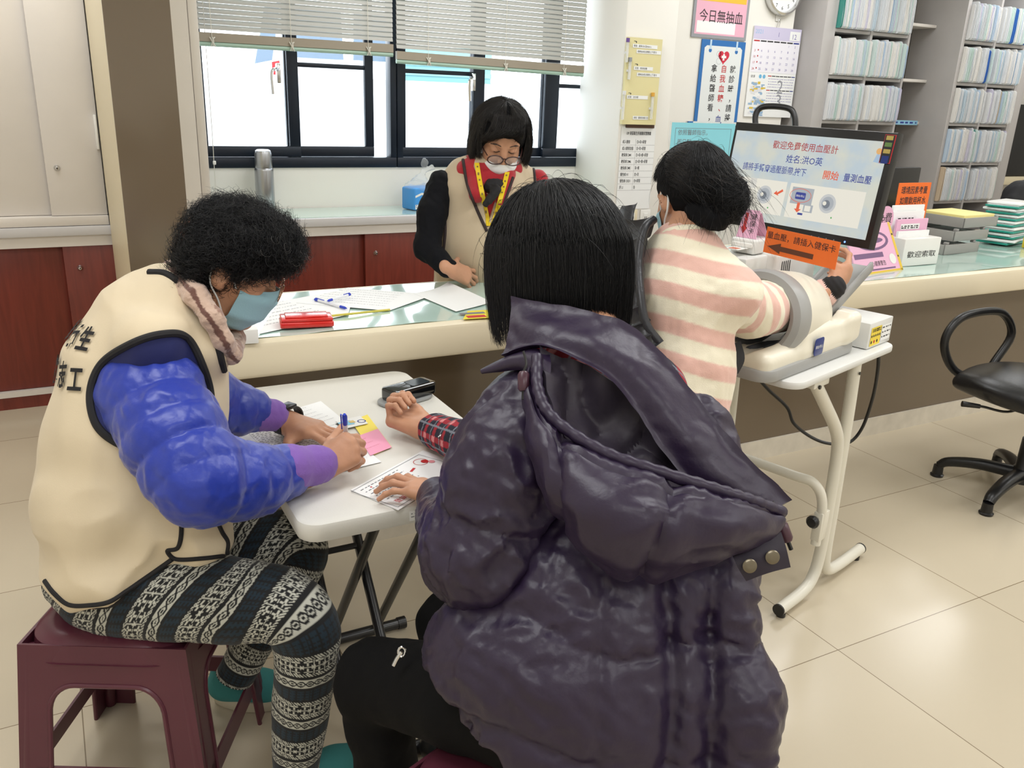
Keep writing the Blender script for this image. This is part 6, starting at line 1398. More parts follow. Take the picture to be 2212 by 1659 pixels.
tp = [rc(at(1330, 900, 1.37), at(1385, 1080, 1.335), .10, .135, .04, (fx, 1.3)), rc(at(1385, 1080, 1.335), at(1385, 1250, 1.325), .135, .165, .05, (fx, 1.5)), rc(at(1385, 1250, 1.325), at(1275, 1470, 1.32), .165, .243, .06, (fx, 1.6)), rc(at(1275, 1470, 1.32), at(1345, 1760, 1.32), .243, .225, .06, (fx, 1.5)),
      rc(at(1545, 1190, 1.24), at(1590, 1500, 1.215), .040, .055, .02), rc(at(1590, 1500, 1.215), at(1592, 1780, 1.22), .055, .06, .02), rc(at(1450, 950, 1.35), at(1540, 1150, 1.30), .09, .06, .05)]
ncut = nrm(-.65*RT-.76*UP)
tp += [dict(f=lambda P, c=at(985, 1535, 1.25): -(P-c) @ ncut, lo=None, hi=None, k=.03, op='s')]
coat = blob('padded_coat', tp, .0055, purp, pf, disp=coatdisp, amp=.03)
# left sleeve
def slw(P): return .010*(.45-np.abs(noise(P, 5.0, 22, 2, 1.4)))+.006*(.42-np.abs(noise(P, 10, 25, 2, 1.6)))+.0016*noise(P, 26, 23, 2)
sl = [rc(at(1175, 870, 1.31), at(1098, 1000, 1.27), .080, .086, .03, mod=puffc(1, .10)), rc(at(1098, 1000, 1.27), at(1048, 1185, 1.285), .085, .090, .03, mod=puffc(1.6, .12)), rc(at(1048, 1185, 1.285), at(985, 1145, 1.48), .088, .066, .03, mod=puffc(1, .10)), rc(at(985, 1145, 1.48), at(955, 1092, 1.66), .062, .050, .02, mod=puffc(1, .10))]
blob('coat_sleeve', sl, .005, purp, pf, disp=slw, amp=.012)
blob('sleeve_cuff', [rc(at(962, 1098, 1.64), at(945, 1075, 1.69), .050, .042, .01)], .004, purp, pf, disp=lambda P: .001*noise(P, 20, 3), amp=.002)
# plaid shirt cuff
plaid = mat('plaid', (.5, .5, .5), .85, vcol='col', bump=(400, .15)); a0, a1 = at(1075, 985, 1.74), at(942, 931, 1.985); da = nrm(a1-a0); du = nrm(np.cross(da, [0, 0, 1])); dv = np.cross(du, da)
def pcol(P):
    q = P-a0; s = q @ da; th = np.arctan2(q @ dv, q @ du)*.042; c = np.zeros((len(P), 3)); c[:] = srgb(24, 27, 42)
    g = lambda x, per, w, o: ((x+o) % per) < w
    rd, gr, pk = srgb(150, 30, 44), srgb(120, 124, 134), srgb(206, 130, 130)
    c[g(s, .05, .013, 0)] = rd; c[g(th, .044, .012, .01)] = rd; c[g(s, .05, .013, 0) & g(th, .044, .012, .01)] = pk
    c[g(s, .05, .004, .028)] = gr; c[g(th, .044, .004, .032)] = gr; return c
blob('shirt_cuff', [rc(a0, at(1000, 955, 1.87), .052, .048, .01), rc(at(1000, 955, 1.87), a1, .048, .043, .01)], .0022, plaid, pf, disp=lambda P: .003*noise(P, 12, 3, 2), amp=.004, col=pcol)
tcf = bvh(bpy.data.objects['shirt_cuff']); q = seen(tcf, 953, 944, .001); b = MB(); R_ = np.stack([du, np.cross(-nrm(FW), du), -nrm(FW)], 1); b.lathe([(.001, 0), (.006, 0), (.007, .002), (.005, .003), (.001, .0025)], chrome, q, R_, 18); b.build('cuff_button', pf)
blob('plaid_shirt', [rc(neckF-np.array([0, 0, .03]), at(1285, 860, 1.36), .066, .105, .03), rc(at(1180, 850, 1.37), at(1390, 850, 1.42), .075, .072, .04), rc(at(1285, 880, 1.36), at(1300, 1200, 1.38), .115, .125, .04), rc(at(1400, 875, 1.44), at(1150, 1040, 1.66), .062, .055, .03), rc(at(1150, 1040, 1.66), a0, .055, .051, .02)], .004, plaid, pf, disp=lambda P: .003*noise(P, 9, 4, 2), amp=.004, col=pcol)
# collar, turned-back front edge, hood
G = lambda rows: [[at(*p) for p in r] for r in rows]
pw = lambda amp, n, sd: (lambda u, v, A: amp*(np.sqrt(np.abs(np.sin(PI*np.clip(v, 0, 1))))-.2)+.004*(.5-np.abs(noise(A.reshape(-1, 3), 8, sd, 2, 1.4).reshape(u.shape))))
b = MB(); b.patch(G([[(1112, 658, 1.335), (1170, 676, 1.30), (1260, 696, 1.265), (1345, 722, 1.245), (1420, 790, 1.225), (1490, 880, 1.205), (1580, 985, 1.195), (1690, 1092, 1.20)],
                     [(1106, 712, 1.30), (1170, 715, 1.255), (1265, 738, 1.215), (1345, 775, 1.195), (1412, 842, 1.18), (1475, 930, 1.165), (1560, 1028, 1.165), (1672, 1100, 1.185)],
                     [(1100, 775, 1.285), (1175, 752, 1.245), (1262, 778, 1.215), (1330, 820, 1.20), (1392, 890, 1.19), (1450, 975, 1.18), (1530, 1058, 1.18), (1650, 1112, 1.19)]]), purp, 10, 10, .018, disp=pw(.012, 1, 31)); b.build('coat_collar', pf)
b = MB(); b.tube(catmull([at(1110, 657, 1.33), at(1106, 712, 1.295), at(1100, 770, 1.28)], 8), .004, black_pl, 6)
for i in range(26): q = at(1110-10*i/25, 660+112*i/25, 1.33-.05*i/25-.004); b.box(q, (.006, .004, .0022), chrome if False else black_pl)
b.build('collar_zip', pf)
# lining of the hood
b = MB(); b.patch(G([[(1165, 760, 1.24), (1260, 785, 1.225), (1340, 830, 1.215), (1405, 900, 1.205), (1470, 985, 1.195), (1550, 1060, 1.19), (1680, 1108, 1.19)],
                     [(1168, 800, 1.215), (1250, 850, 1.225), (1330, 905, 1.225), (1400, 970, 1.215), (1480, 1030, 1.20), (1560, 1080, 1.19), (1682, 1112, 1.185)],
                     [(1175, 850, 1.195), (1250, 910, 1.215), (1330, 962, 1.215), (1420, 1012, 1.20), (1500, 1055, 1.19), (1580, 1090, 1.18), (1684, 1115, 1.18)],
                     [(1180, 900, 1.175), (1255, 965, 1.185), (1335, 1005, 1.18), (1420, 1040, 1.17), (1510, 1073, 1.16), (1600, 1098, 1.16), (1686, 1118, 1.175)]]), lin, 10, 10, .006, disp=lambda u, v, A: .022*(.5-np.abs(noise(A.reshape(-1, 3)*np.array([1, 1, .5]), 5.5, 41, 2, 1.5).reshape(u.shape)))); b.build('hood_lining', pf)
# outer hood
def hdisp(u, v, A):
    seam = -.012*np.exp(-((u-.33+.05*v)/.018)**2)-.012*np.exp(-((u-.62+.06*v)/.018)**2)-.007*np.exp(-((v-.17)/.022)**2)
    return -(seam+.010*np.sin(PI*v)*np.sqrt(np.abs(np.sin(PI*u*3)))+.007*(.45-np.abs(noise(A.reshape(-1, 3), 6, 51, 2, 1.5).reshape(u.shape)))+.0012*np.sin(u*260)*np.exp(-((v-.1)/.05)**2))
b = MB(); b.patch(G([[(1160, 772, 1.225), (1162, 850, 1.185), (1198, 912, 1.155), (1300, 978, 1.125), (1420, 1020, 1.105), (1540, 1058, 1.105), (1620, 1082, 1.12), (1692, 1108, 1.155)],
                     [(1140, 790, 1.225), (1148, 872, 1.175), (1188, 950, 1.125), (1290, 1020, 1.085), (1420, 1060, 1.065), (1545, 1090, 1.07), (1630, 1110, 1.10), (1698, 1122, 1.15)],
                     [(1138, 830, 1.23), (1150, 930, 1.175), (1195, 1030, 1.105), (1290, 1100, 1.06), (1420, 1130, 1.045), (1545, 1140, 1.06), (1632, 1140, 1.10), (1696, 1132, 1.155)],
                     [(1145, 880, 1.24), (1162, 1000, 1.18), (1205, 1110, 1.12), (1285, 1180, 1.085), (1400, 1210, 1.07), (1530, 1190, 1.085), (1628, 1165, 1.115), (1694, 1140, 1.16)],
                     [(1160, 930, 1.26), (1180, 1040, 1.21), (1215, 1140, 1.165), (1290, 1222, 1.135), (1390, 1262, 1.125), (1510, 1228, 1.13), (1612, 1188, 1.145), (1688, 1146, 1.17)]]), purp, 10, 10, -.012, disp=hdisp); b.build('hood', pf)
b = MB(); rim = catmull([at(1160, 770, 1.222), at(1163, 845, 1.18), at(1200, 908, 1.15), at(1300, 974, 1.12), at(1420, 1017, 1.10), at(1540, 1055, 1.10), at(1620, 1080, 1.117), at(1692, 1107, 1.15)], 12)
b.tube(rim, .0085*(1+.10*np.sin(np.arange(len(rim))*1.7)), purp, 10); b.build('hood_rim', pf)
b = MB(); b.patch(G([[(1188, 762, 1.235), (1150, 752, 1.25), (1105, 765, 1.27), (1062, 785, 1.285), (1040, 797, 1.29)], [(1190, 800, 1.215), (1155, 778, 1.225), (1110, 780, 1.25), (1068, 796, 1.275), (1043, 803, 1.287)], [(1186, 850, 1.20), (1160, 822, 1.215), (1130, 800, 1.24), (1078, 804, 1.272), (1046, 807, 1.287)]]), purp, 8, 8, .008, disp=lambda u, v, A: .006*np.sin(PI*v)); b.build('hood_flap', pf)
def toggle(p, d):
    b = MB(); d = nrm(d); b.tube([p, p+d*.004, p+d*.024, p+d*.028], [.006, .0085, .0085, .006], sm('toggle_plum', 70, 40, 52, .35), 14); b.tube(catmull([p, p-d*.012+RT*.004, p-d*.03], 5), .002, black_pl, 6); b.tube([p+d*.028, p+d*.04], .003, black_pl, 6); b.build('cord_toggle', pf)
toggle(at(1131, 803, 1.20), -UP*.9-FW*.2); toggle(at(1686, 1128, 1.15), -UP*.9+RT*.35)
b = MB(); b.patch(G([[(1580, 1192, 1.14), (1630, 1170, 1.135), (1684, 1150, 1.14)], [(1592, 1222, 1.13), (1645, 1200, 1.125), (1694, 1188, 1.135)], [(1610, 1250, 1.135), (1655, 1234, 1.13), (1702, 1222, 1.14)]]), sm('snap_tab', 34, 26, 42, .6), 6, 6, .006); tb_ = b.build('snap_tab', pf)
for px, py in ((1619, 1222), (1668, 1203)): b = MB(); q = at(px, py, 1.118); b.lathe([(.001, 0), (.0085, 0), (.0095, .002), (.007, .0035), (.001, .003)], sm('snap_metal', 120, 112, 96, .3, metal=.9), q, np.stack([RT, UP, -FW], 1), 24); b.build('snap_button', tb_)
# zip pull at the front hem
b = MB(); b.tube(catmull([at(868, 1408, 1.44), at(858, 1422, 1.44), at(850, 1438, 1.44)], 5), .0035, chrome, 8); b.tube([at(868, 1408, 1.44)+RT*.006*math.cos(a)+UP*.008*math.sin(a) for a in np.linspace(0, 2*PI, 12)], .0022, chrome, 6); b.build('zip_pull', pf)
# hair and mask
mkF = maskshell(HF, pf, maskw)
bobhair(HF, pf, (-.014, 0, .012), (.120, .106, .128), lambda p: 1.92+.05*math.sin(p*7) if abs(p) < 1.5 else 2.04+.04*math.sin(p*5), 15000, .00042, 7, .075, .72, tilt=-.2)
hF = [o for o in pf.children if o.name.startswith('hair')][0]; flyaway(HF, hF, (-.014, 0, .012), (.120, .106, .128), 110, .06)
# ================================================================== person in the striped sweater, right arm in the machine
knit = mat('striped_knit', (.5, .5, .5), .9, vcol='col', bump=(420, .25), sheen=.3)
HS = headframe(at(1492, 428, 2.17), math.radians(80), math.radians(20))
eS = ML(.165, .15, .935); wS = at(1797, 622, 2.50); shS = at(1592, 640, 2.10); neckS = at(1478, 525, 2.14); hipS = at(1440, 1010, 2.20)
pr = head(HS, 1.0, neckS)+chain([neckS, at(1478, 620, 2.15), at(1465, 800, 2.17), hipS], [.05, .075, .075, .08], .03)+chain([shS, eS, wS], [.045, .030, .021], .01)
pr += chain([at(1400, 570, 2.30), at(1340, 760, 2.35), at(1330, 880, 2.45)], [.045, .038, .03], .01)
kS = hipS+np.array([-.02, .40, -.02]); pr += chain([hipS, kS, np.array([*kS[:2], .06])], [.07, .05, .035], .02)+chain([hipS+np.array([.10, -.03, 0]), kS+np.array([.1, -.03, 0]), np.array([kS[0]+.1, kS[1]-.03, .06])], [.07, .05, .035], .02)
xS = at(1838, 575, 2.54)-wS
h1, tpS = hand(wS, xS, RT*.75-FW*.40-UP*.1, 1, .98, ((.35, .7, .5), (.5, .8, .5), (.65, .9, .6), (.8, .9, .6)), (.10, .03, -.04, -.1), (.95, -.55, .1))
pr += h1
ps = blob('person', pr, .0036, skin_m, None, disp=lambda P: .0005*noise(P, 26, 1), amp=.001, origin=hipS)
tag(ps, 'person in a pink and cream striped sweater with the arm in the blood pressure machine', 'person')
nails_of(tpS, 'fingernails', ps)
sn = nrm(UP*math.cos(.17)+RT*math.sin(.17)); cS, cP = srgb(238, 230, 206), srgb(226, 182, 168)
def bands(k): w = np.clip((.245-np.abs(k-.5))/.05+.5, 0, 1)[:, None]; return np.array(cS)*(1-w)+np.array(cP)*w
def scol(P):
    s = (P-at(1450, 600, 2.1)) @ sn+.012*np.sin(((P-at(1450, 600, 2.1)) @ nrm(RT))*14)
    k = (s/.081) % 1; return bands(k)
fS = nrm(np.array([math.cos(math.radians(50)), math.sin(math.radians(50)), 0]))
def kfold(P): return .0045*(.5-np.abs(noise(P*np.array([1, 1, .7]), 5.5, 61, 2, 1.3)))+.0008*noise(P, 40, 62, 1)
sw = [rc(at(1478, 548, 2.15), at(1482, 640, 2.15), .085, .122, .04, (fS, 1.15)), rc(at(1482, 640, 2.15), at(1478, 800, 2.17), .122, .118, .04, (fS, 1.1)), rc(at(1478, 800, 2.17), at(1448, 1010, 2.2), .118, .138, .04, (fS, 1.0)),
      rc(at(1478, 560, 2.15), at(1585, 635, 2.10), .070, .070, .05), rc(at(1478, 560, 2.15), at(1410, 580, 2.25), .06, .065, .05)]
blob('sweater', sw, .005, knit, ps, disp=kfold, amp=.006, col=scol)
ss = [rc(at(1575, 640, 2.10), at(1622, 668, 2.24), .069, .071, .03), rc(at(1622, 668, 2.24), ML(.02, .15, .955), .075, .072, .02)]
bS = nrm(ML(.02, .15, .955)-at(1585, 640, 2.10))
def scol2(P): s = (P-at(1585, 640, 2.10)) @ nrm(bS*.85+sn*.5); k = (s/.081+.1) % 1; return bands(k)
blob('sweater_sleeve', ss, .005, knit, ps, disp=kfold, amp=.006, col=scol2)
pk_k = mat('pink_rib', srgb(232, 196, 186), .9, bump=(300, .2)); dS = nrm(wS-eS)
ribu = nrm(np.cross(dS, UP)); ribv = np.cross(ribu, dS)
blob('sweater_cuff', [rc(eS, wS-dS*.03, .052, .043, .01)], .0024, pk_k, ps, disp=lambda P: .0012*np.sin(np.arctan2((P-eS) @ ribv, (P-eS) @ ribu)*34), amp=.002)
blob('wristband', [rc(wS-dS*.042, wS+dS*.004, .040, .036, .006)], .003, trim_b, ps, disp=lambda P: .0008*np.sin(((P-wS) @ dS)*420), amp=.002)
nk = nrm(HS[:3, 3]-neckS); b = MB(); b.tube([neckS+nk*.012+RT*.058*math.cos(t)*1.0+nrm(np.cross(nk, RT))*.055*math.sin(t) for t in np.arange(40)*2*PI/40], .013, sm('cream_rib', 236, 228, 204, .9), 10, closed=True); b.build('sweater_collar', ps)
blob('scarf_edge', [rc(at(1470, 506, 2.12), at(1505, 512, 2.10), .016, .016, .01)], .004, trim_b, ps)
maskS = maskshell(HS, ps, maskb)
for s_ in (-1, 1):
    b = MB(); b.tube(catmull([hp(HS, .030, s_*.071, -.022), hp(HS, .010, s_*.079, .008), hp(HS, -.014, s_*.081, .024), hp(HS, -.028, s_*.080, -.002), hp(HS, -.018, s_*.079, -.034), hp(HS, .006, s_*.075, -.055), hp(HS, .026, s_*.069, -.083)], 6), .0026, maskw, 6); b.build('ear_loop', maskS)
# hair tied up in a loose bun
hS = bobhair(HS, ps, (-.018, 0, .030), (.108, .090, .104), lambda p: 1.75 if abs(p) > 1.9 else 1.5, 9000, .00042, 11, .005, .9, tilt=-.35, cut=[((.04, .095, -.02), (.055, .04, .05)), ((.06, 0, -.065), (.09, .12, .075)), ((0, .09, -.03), (.028, .03, .035)), ((0, -.09, -.03), (.028, .03, .035))])
bn = at(1568, 432, 2.07); blob('hair_bun', [ell(bn, (.044, .040, .046), k=.02), ell(at(1590, 410, 2.07), (.026, .024, .026), k=.03), ell(at(1545, 472, 2.07), (.036, .034, .030), k=.03), ell(hp(HS, -.07, 0, -.045), (.032, .055, .04), HS[:3, :3], k=.03)], .005, cap_m, hS, disp=lambda P: .006*noise(P, 22, 4, 2), amp=.008)
rg = np.random.RandomState(8); n = 4200; d = rg.normal(size=(n, 3)); d /= np.linalg.norm(d, axis=1)[:, None]; t = np.linspace(0, 1, 14)[None, :, None]; s_ = np.cross(d, rg.normal(size=d.shape)*.4+nrm(RT*.4-UP)); s_ /= np.linalg.norm(s_, axis=1)[:, None]
Sx = bn+(d[:, None]*np.cos(t*rg.uniform(1, 2, (n, 1, 1)))+s_[:, None]*np.sin(t*rg.uniform(1, 2, (n, 1, 1))))*np.array([.050, .046, .052])*rg.uniform(.9, 1.14, (n, 1, 1)); fibre('bun_strands', Sx, .00042, hair_m, hS)
n2 = 3200; pa = rg.uniform(-1.2, 1.2, n2); ta = rg.uniform(.5, 1.7, n2); dd = np.stack([-np.sin(ta)*np.cos(pa)*.9+.35*np.cos(ta), np.sin(ta)*np.sin(pa), np.cos(ta)], -1); dd /= np.linalg.norm(dd, axis=1)[:, None]
A0 = (dd*np.array([.111, .093, .107])+np.array([-.018, 0, .03])) @ HS[:3, :3].T+HS[:3, 3]; B0 = bn+rg.normal(size=(n2, 3))*.026; cH = hp(HS, -.018, 0, .03); t = np.linspace(0, 1, 14)[None, :, None]
Sx = A0[:, None]*(1-t)+B0[:, None]*t; off = Sx-cH; ll = np.linalg.norm(off, axis=2)[..., None]; Sx = Sx+off/ll*np.maximum(0, (.104-ll))*np.sin(np.clip(1-t, 0, 1)*PI*.5)+off/ll*.006*np.sin(t*PI)
hair_b = mat('brown_hair', (.020, .013, .009), .45); fibre('swept_strands', Sx[:2200], .00042, hair_m, hS); fibre('brown_strands', Sx[2200:], .0004, hair_b, hS)
tl_ = rg.normal(size=(160, 3))*.35+(-UP*.7+RT*.55); tl_ /= np.linalg.norm(tl_, axis=1)[:, None]; Sx = (bn+rg.normal(size=(160, 3))*.022+RT*.03)[:, None]+tl_[:, None]*t*.075*rg.uniform(.4, 1, (160, 1, 1))-UP*.03*t**2; fibre('loose_ends', Sx, .0003, hair_m, hS)
q0 = hp(HS, -.10, -.0, -.02); Sx = (hp(HS, -.075, 0, -.055)+rg.normal(size=(120, 3))*np.array([.035, .03, .012]))[:, None]+(-UP*.8+rg.normal(size=(120, 3))*.3)[:, None]*t*.06; fibre('nape_hairs', Sx, .0003, hair_m, hS)
flyaway(HS, hS, (-.018, 0, .030), (.108, .09, .104), 60, .05, 4)
# trousers, stool is hidden: she sits on a dark round stool
blob('trousers', chain([hipS, kS, np.array([*kS[:2], .08])], [.098, .085, .06], .02)+chain([hipS+np.array([.10, -.03, 0]), kS+np.array([.1, -.03, 0]), np.array([kS[0]+.1, kS[1]-.03, .08])], [.092, .085, .06], .02), .008, blk, ps)
# black padded jacket slipped off the right arm
bj = mat('black_nylon', srgb(30, 31, 36), .38, bump=(60, .4), spec=.5)
qd = lambda u, v, A: .007*np.sqrt(np.abs(np.sin(PI*v*7)))+.006*(.5-np.abs(noise(A.reshape(-1, 3), 9, 71, 2, 1.5).reshape(u.shape)))
b = MB(); b.patch(G([[(1300, 500, 2.30), (1345, 478, 2.22), (1385, 486, 2.15), (1412, 478, 2.12)], [(1300, 560, 2.28), (1345, 560, 2.17), (1372, 560, 2.10), (1390, 545, 2.09)], [(1295, 640, 2.26), (1340, 650, 2.13), (1372, 650, 2.05), (1392, 640, 2.04)], [(1290, 720, 2.25), (1340, 715, 2.12), (1385, 712, 2.03), (1402, 700, 2.03)], [(1300, 790, 2.24), (1350, 775, 2.12), (1398, 764, 2.02), (1428, 738, 2.02)]]), bj, 9, 14, .02, disp=qd); jk = b.build('black_jacket', ps)
b = MB(); b.tube(catmull([at(1412, 474, 2.11), at(1392, 495, 2.085), at(1380, 560, 2.07), at(1384, 640, 2.03), at(1396, 700, 2.015), at(1426, 742, 2.01)], 8), .011, bj, 10); b.build('jacket_edge', jk)
b = MB(); b.patch(G([[(1352, 446, 2.24), (1362, 450, 2.22), (1374, 444, 2.23)], [(1338, 475, 2.26), (1356, 478, 2.2), (1368, 472, 2.2)], [(1310, 530, 2.28), (1350, 530, 2.18), (1366, 525, 2.17)]]), bj, 6, 6, .012); b.build('jacket_collar', jk)
b = MB(); b.patch(G([[(1556, 752, 2.14), (1598, 738, 2.18)], [(1566, 790, 2.12), (1606, 775, 2.17)], [(1572, 812, 2.12), (1592, 806, 2.16)]]), trim_b, 6, 6, .004); b.build('strap_end', jk)
b = MB(); b.patch(G([[(1548, 790, 2.22), (1572, 800, 2.22)], [(1540, 880, 2.24), (1560, 880, 2.24)], [(1528, 960, 2.26), (1546, 960, 2.26)]]), trim_b, 6, 6, .006); b.build('jacket_hem', jk)
dst = empty('round_stool', (hipS[0]+.03, hipS[1]-.02, 0), 'dark round stool under the person in the striped sweater', 'stool'); b = MB(); b.lathe([(.001, .42), (.16, .42), (.17, .435), (.16, .455), (.001, .46)], black_pl, (hipS[0]+.03, hipS[1]-.02, 0), n=32); b.build('seat', dst)
for k in range(4): a = k*PI/2+.4; b = MB(); b.tube([(hipS[0]+.03+.13*math.cos(a), hipS[1]-.02+.13*math.sin(a), .43), (hipS[0]+.03+.19*math.cos(a), hipS[1]-.02+.19*math.sin(a), .004)], .012, chrome, 10); b.build('leg', dst)
# ================================================================== person standing behind the counter
azV = math.radians(-106); HV = headframe(at(1080, 300, 3.14), azV, math.radians(30), math.radians(-4))
fV = nrm(np.array([math.cos(azV-.12), math.sin(azV-.12), 0])); lV = np.cross([0, 0, 1], fV)
neckV = at(1062, 400, 3.18); wV = at(975, 582, 3.05)
shR, elR = at(955, 415, 3.19), at(928, 538, 3.11); shL = at(1160, 410, 3.28)
hipV = at(1040, 640, 3.53)
pr = head(HV, 1.03, neckV)+chain([neckV, at(1050, 440, 3.24), hipV, np.array([hipV[0], hipV[1], .5])], [.05, .06, .10, .10], .03)+chain([shR, elR, wV], [.032, .028, .020], .01)+chain([shL, at(1195, 540, 3.3), at(1180, 640, 3.18)], [.045, .035, .023], .01)
for s_ in (-1, 1): pr += chain([np.array([hipV[0]+.09*s_, hipV[1], .6]), np.array([hipV[0]+.09*s_, hipV[1]+.02, .04])], [.08, .045], .01)
xV = on_z(1035, 607, CZ+.02)-wV
h1, tpV = hand(wV, xV, np.array([.0, -.95, .75]), 1, 1.0, ((.15, .35, .2), (.22, .4, .25), (.3, .45, .3), (.38, .5, .3)), (.26, .08, -.08, -.26), (.9, -.3, .2)); pr += h1
pv = blob('person', pr, .0036, skin_m, None, disp=lambda P: .0005*noise(P, 26, 1), amp=.001, origin=np.array([hipV[0], hipV[1], 0]))
tag(pv, 'person standing behind the counter in a beige vest with a yellow lanyard, looking down', 'person')
nails_of(tpV[:4], 'fingernails', pv)
vest2 = mat('vest_tan', srgb(198, 180, 152), .75, bump=(420, .06), vary=(5, .05), sheen=.15)
def wedge(P):
    q = P-at(1052, 498, 3.08); x = q @ lV; z = q[:, 2]; f = q @ fV
    return np.maximum(np.maximum(np.abs(x-.10*z)-.255*z, -z)*.9, -(f+.11))
tV = [rc(at(1050, 425, 3.2), at(1045, 520, 3.25), .155, .185, .04, (fV, 1.45)), rc(at(1045, 520, 3.25), at(1040, 660, 3.50), .185, .185, .04, (fV, 1.4)), rc(at(978, 400, 3.18), at(1140, 395, 3.26), .054, .054, .05), rc(at(1005, 372, 3.18), at(1110, 372, 3.22), .05, .05, .05), rc(np.array([hipV[0], hipV[1], .80]), np.array([hipV[0], hipV[1], .60]), .195, .20, .04, (fV, 1.4))]
vv2 = blob('vest', tV+[dict(f=wedge, lo=None, hi=None, k=.004, op='s'), dict(f=lambda P: P[:, 2]-.58, lo=None, hi=None, k=.004, op='s')], .006, vest2, pv, disp=lambda P: .006*(.5-np.abs(noise(P*np.array([1, 1, .3]), 4, 81, 2, 1.2))), amp=.006)
red_k = mat('red_fleece', srgb(168, 26, 38), .85, bump=(200, .2), sheen=.3)
tin = [rc(at(1050, 430, 3.2), at(1047, 500, 3.235), .138, .140, .04, (fV, 1.5)), rc(at(1047, 500, 3.235), at(1046, 560, 3.28), .140, .140, .04, (fV, 1.5)), rc(at(1012, 372, 3.15), at(1105, 372, 3.19), .05, .05, .05), rc(at(1018, 352, 3.16), at(1030, 420, 3.08), .032, .03, .02), rc(at(1098, 380, 3.13), at(1082, 430, 3.07), .026, .022, .02), rc(at(1160, 392, 3.26), at(1172, 430, 3.27), .048, .05, .02)]
ri = blob('red_jacket', tin, .005, red_k, pv, disp=lambda P: .003*noise(P, 9, 82, 2), amp=.004)
blob('black_neckerchief', [ell(at(1068, 402, 3.085), (.042, .032, .028), k=.02), rc(at(1050, 440, 3.04), at(1072, 412, 3.045), .012, .018, .02)], .004, trim_b, pv, disp=lambda P: .003*noise(P, 25, 83, 2), amp=.004)
dk = mat('black_sweater', srgb(12, 13, 18), .85, bump=(200, .2), spec=.2)
fold2 = lambda P: .005*(.5-np.abs(noise(P, 8, 84, 2, 1.4)))
blob('sweater_sleeve', [rc(at(952, 398, 3.16), at(934, 460, 3.13), .050, .050, .03), rc(at(934, 460, 3.13), at(922, 535, 3.11), .050, .047, .03), rc(at(922, 535, 3.11), at(966, 578, 3.06), .046, .036, .02)], .005, dk, pv, disp=fold2, amp=.006)
blob('sweater_sleeve', [rc(shL, at(1195, 540, 3.3), .062, .055, .03), rc(at(1195, 540, 3.3), at(1182, 630, 3.2), .052, .042, .02)], .006, dk, pv, disp=fold2, amp=.006)
tv2 = bvh(vv2, ri)
trim('vest_trim', tv2, [(1000, 345), (1010, 400), (1030, 452), (1052, 500)], .006, sm('trim_brown', 52, 40, 40, .8), vv2); trim('vest_trim', tv2, [(1108, 384), (1092, 430), (1078, 470)], .006, MATS['trim_brown'], vv2)
trim('armhole_trim', tv2, [(958, 372), (958, 400), (960, 450), (962, 500), (958, 540)], .006, MATS['trim_brown'], vv2); trim('armhole_trim', tv2, [(1150, 352), (1154, 375), (1156, 400)], .006, MATS['trim_brown'], vv2)
ylw = sm('lanyard_yellow', 232, 200, 30, .5)
def ribbon(pxs, w_):
    pts = [seen(tv2, x, y, .006) for x, y in catmull(np.array(pxs, float), 8)]; pts = np.array([p for p in pts if p is not None]); b = MB(); r_ = nrm(RT); b.patch([[p-r_*w_, p, p+r_*w_] for p in pts[::3]], ylw, 2, 3, .0012)
    for p in pts[2::3]: b.box(p-FW*.0016, (.006, .0006, .010), sm('lanyard_mark', 120, 96, 30, .5), np.stack([RT, FW, UP], 1))
    return b.build('lanyard', pv)
ribbon([(1030, 352), (1036, 390), (1044, 430), (1056, 488)], .0085); ribbon([(1096, 372), (1088, 405), (1078, 440), (1066, 482)], .0085)
b = MB(); q = seen(tv2, 1053, 415, .006); b.box(q, (.008, .004, .014), chrome, None, .001); b.build('zip_pull', ri)
# face: mask pulled below the nose, glasses, brows, closed eyes
HVm = HV.copy(); HVm[:3, 3] = hp(HV, .004, 0, -.028); mkV = maskshell(HVm, pv, maskw, 1.02)
glasses(HV, sm('brown_acetate', 60, 34, 32, .3), pv, .022, -.014, .118, .0022, lens_m)
b = MB()
for s_ in (-1, 1):
    b.tube(catmull([hp(HV, .0905, s_*.016, .006), hp(HV, .0925, s_*.031, .0015), hp(HV, .083, s_*.046, .005)], 6), .0013, hair_m, 6)
b.build('eyelashes', pv); b = MB()
for s_ in (-1, 1): b.tube(catmull([hp(HV, .094, s_*.016, .028), hp(HV, .091, s_*.034, .033), hp(HV, .078, s_*.052, .026)], 6), [.0016]*6+[.0026]*4+[.0014]*3, sm('brow', 60, 48, 44, .8), 6)
b.build('eyebrows', pv)
hairV = mat('brown_black_hair', (.022, .019, .018), .42)
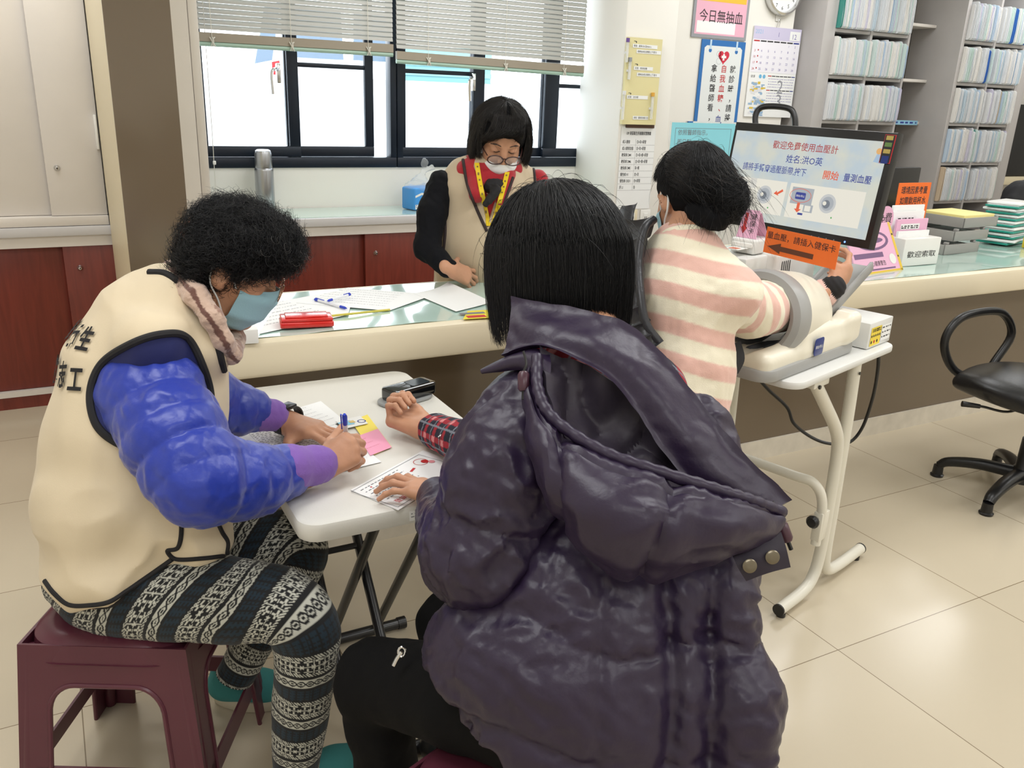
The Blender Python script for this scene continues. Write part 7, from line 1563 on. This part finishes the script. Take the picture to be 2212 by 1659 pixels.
hV = bobhair(HV, pv, (-.012, 0, .028), (.110, .100, .112), lambda p: (2.1 if abs(p) > 1.0 else 1.0), 12000, .00045, 21, .03, .2, tilt=-.1, m=hairV, jit=.008, cut=[((.085, 0, -.045), (.075, .085, .10))])
rg = np.random.RandomState(5); n = 1500; t = np.linspace(0, 1, 12)[None, :, None]
y0 = rg.uniform(-.055, .06, (n, 1, 1)); P0 = np.concatenate([.045+.02*rg.rand(n, 1, 1)+0*t, y0+0*t, .132-.02*rg.rand(n, 1, 1)+0*t], 2)
P1 = np.concatenate([.096-9*(y0-.015)**2+0*t, y0*1.15-.024+rg.normal(0, .007, (n, 1, 1))+0*t, .066+.03*rg.rand(n, 1, 1)-1.1*np.maximum(0, -y0+.005)-1.2*np.maximum(0, y0-.035)+0*t], 2)
Fr = P0*(1-t)+P1*t; Fr[..., 0] += .030*np.sin(t[..., 0]*PI); fibre('fringe', Fr @ HV[:3, :3].T+HV[:3, 3], .00045, hairV, hV)
for s_, L in ((-1, .105), (1, .09)):
    n = 1500; a0_ = rg.uniform(-.03, .05, (n, 1, 1)); P0 = np.concatenate([a0_*.6+0*t, s_*(.088+.012*rg.rand(n, 1, 1))+0*t, .06+0*t+rg.normal(0, .01, (n, 1, 1))], 2); P1 = np.concatenate([a0_*1.2+.012+0*t, s_*(.090+.02*rg.rand(n, 1, 1))+0*t, .06-L-.05*rg.rand(n, 1, 1)+0*t], 2)
    Fr = P0*(1-t)+P1*t; Fr[..., 1] += s_*.012*np.sin(t[..., 0]*PI); fibre('side_hair', Fr @ HV[:3, :3].T+HV[:3, 3], .00045, hairV, hV)
flyaway(HV, hV, (-.012, 0, .028), (.11, .10, .112), 60, .04, 9, m=hairV)
blob('trousers', [rc(np.array([hipV[0]+.09*s_, hipV[1], .66]), np.array([hipV[0]+.09*s_, hipV[1]+.02, .07]), .11, .07, .03) for s_ in (-1, 1)], .01, blk, pv)
_pc = pc; pc = pv
for s_ in (-1, 1): shoe((hipV[0]+.09*s_, hipV[1]+.08), (hipV[0]+.09*s_-.05, hipV[1]-.16), m=MATS['black_shoe'], sole=MATS['pale_sole'], lace=False)
pc = _pc
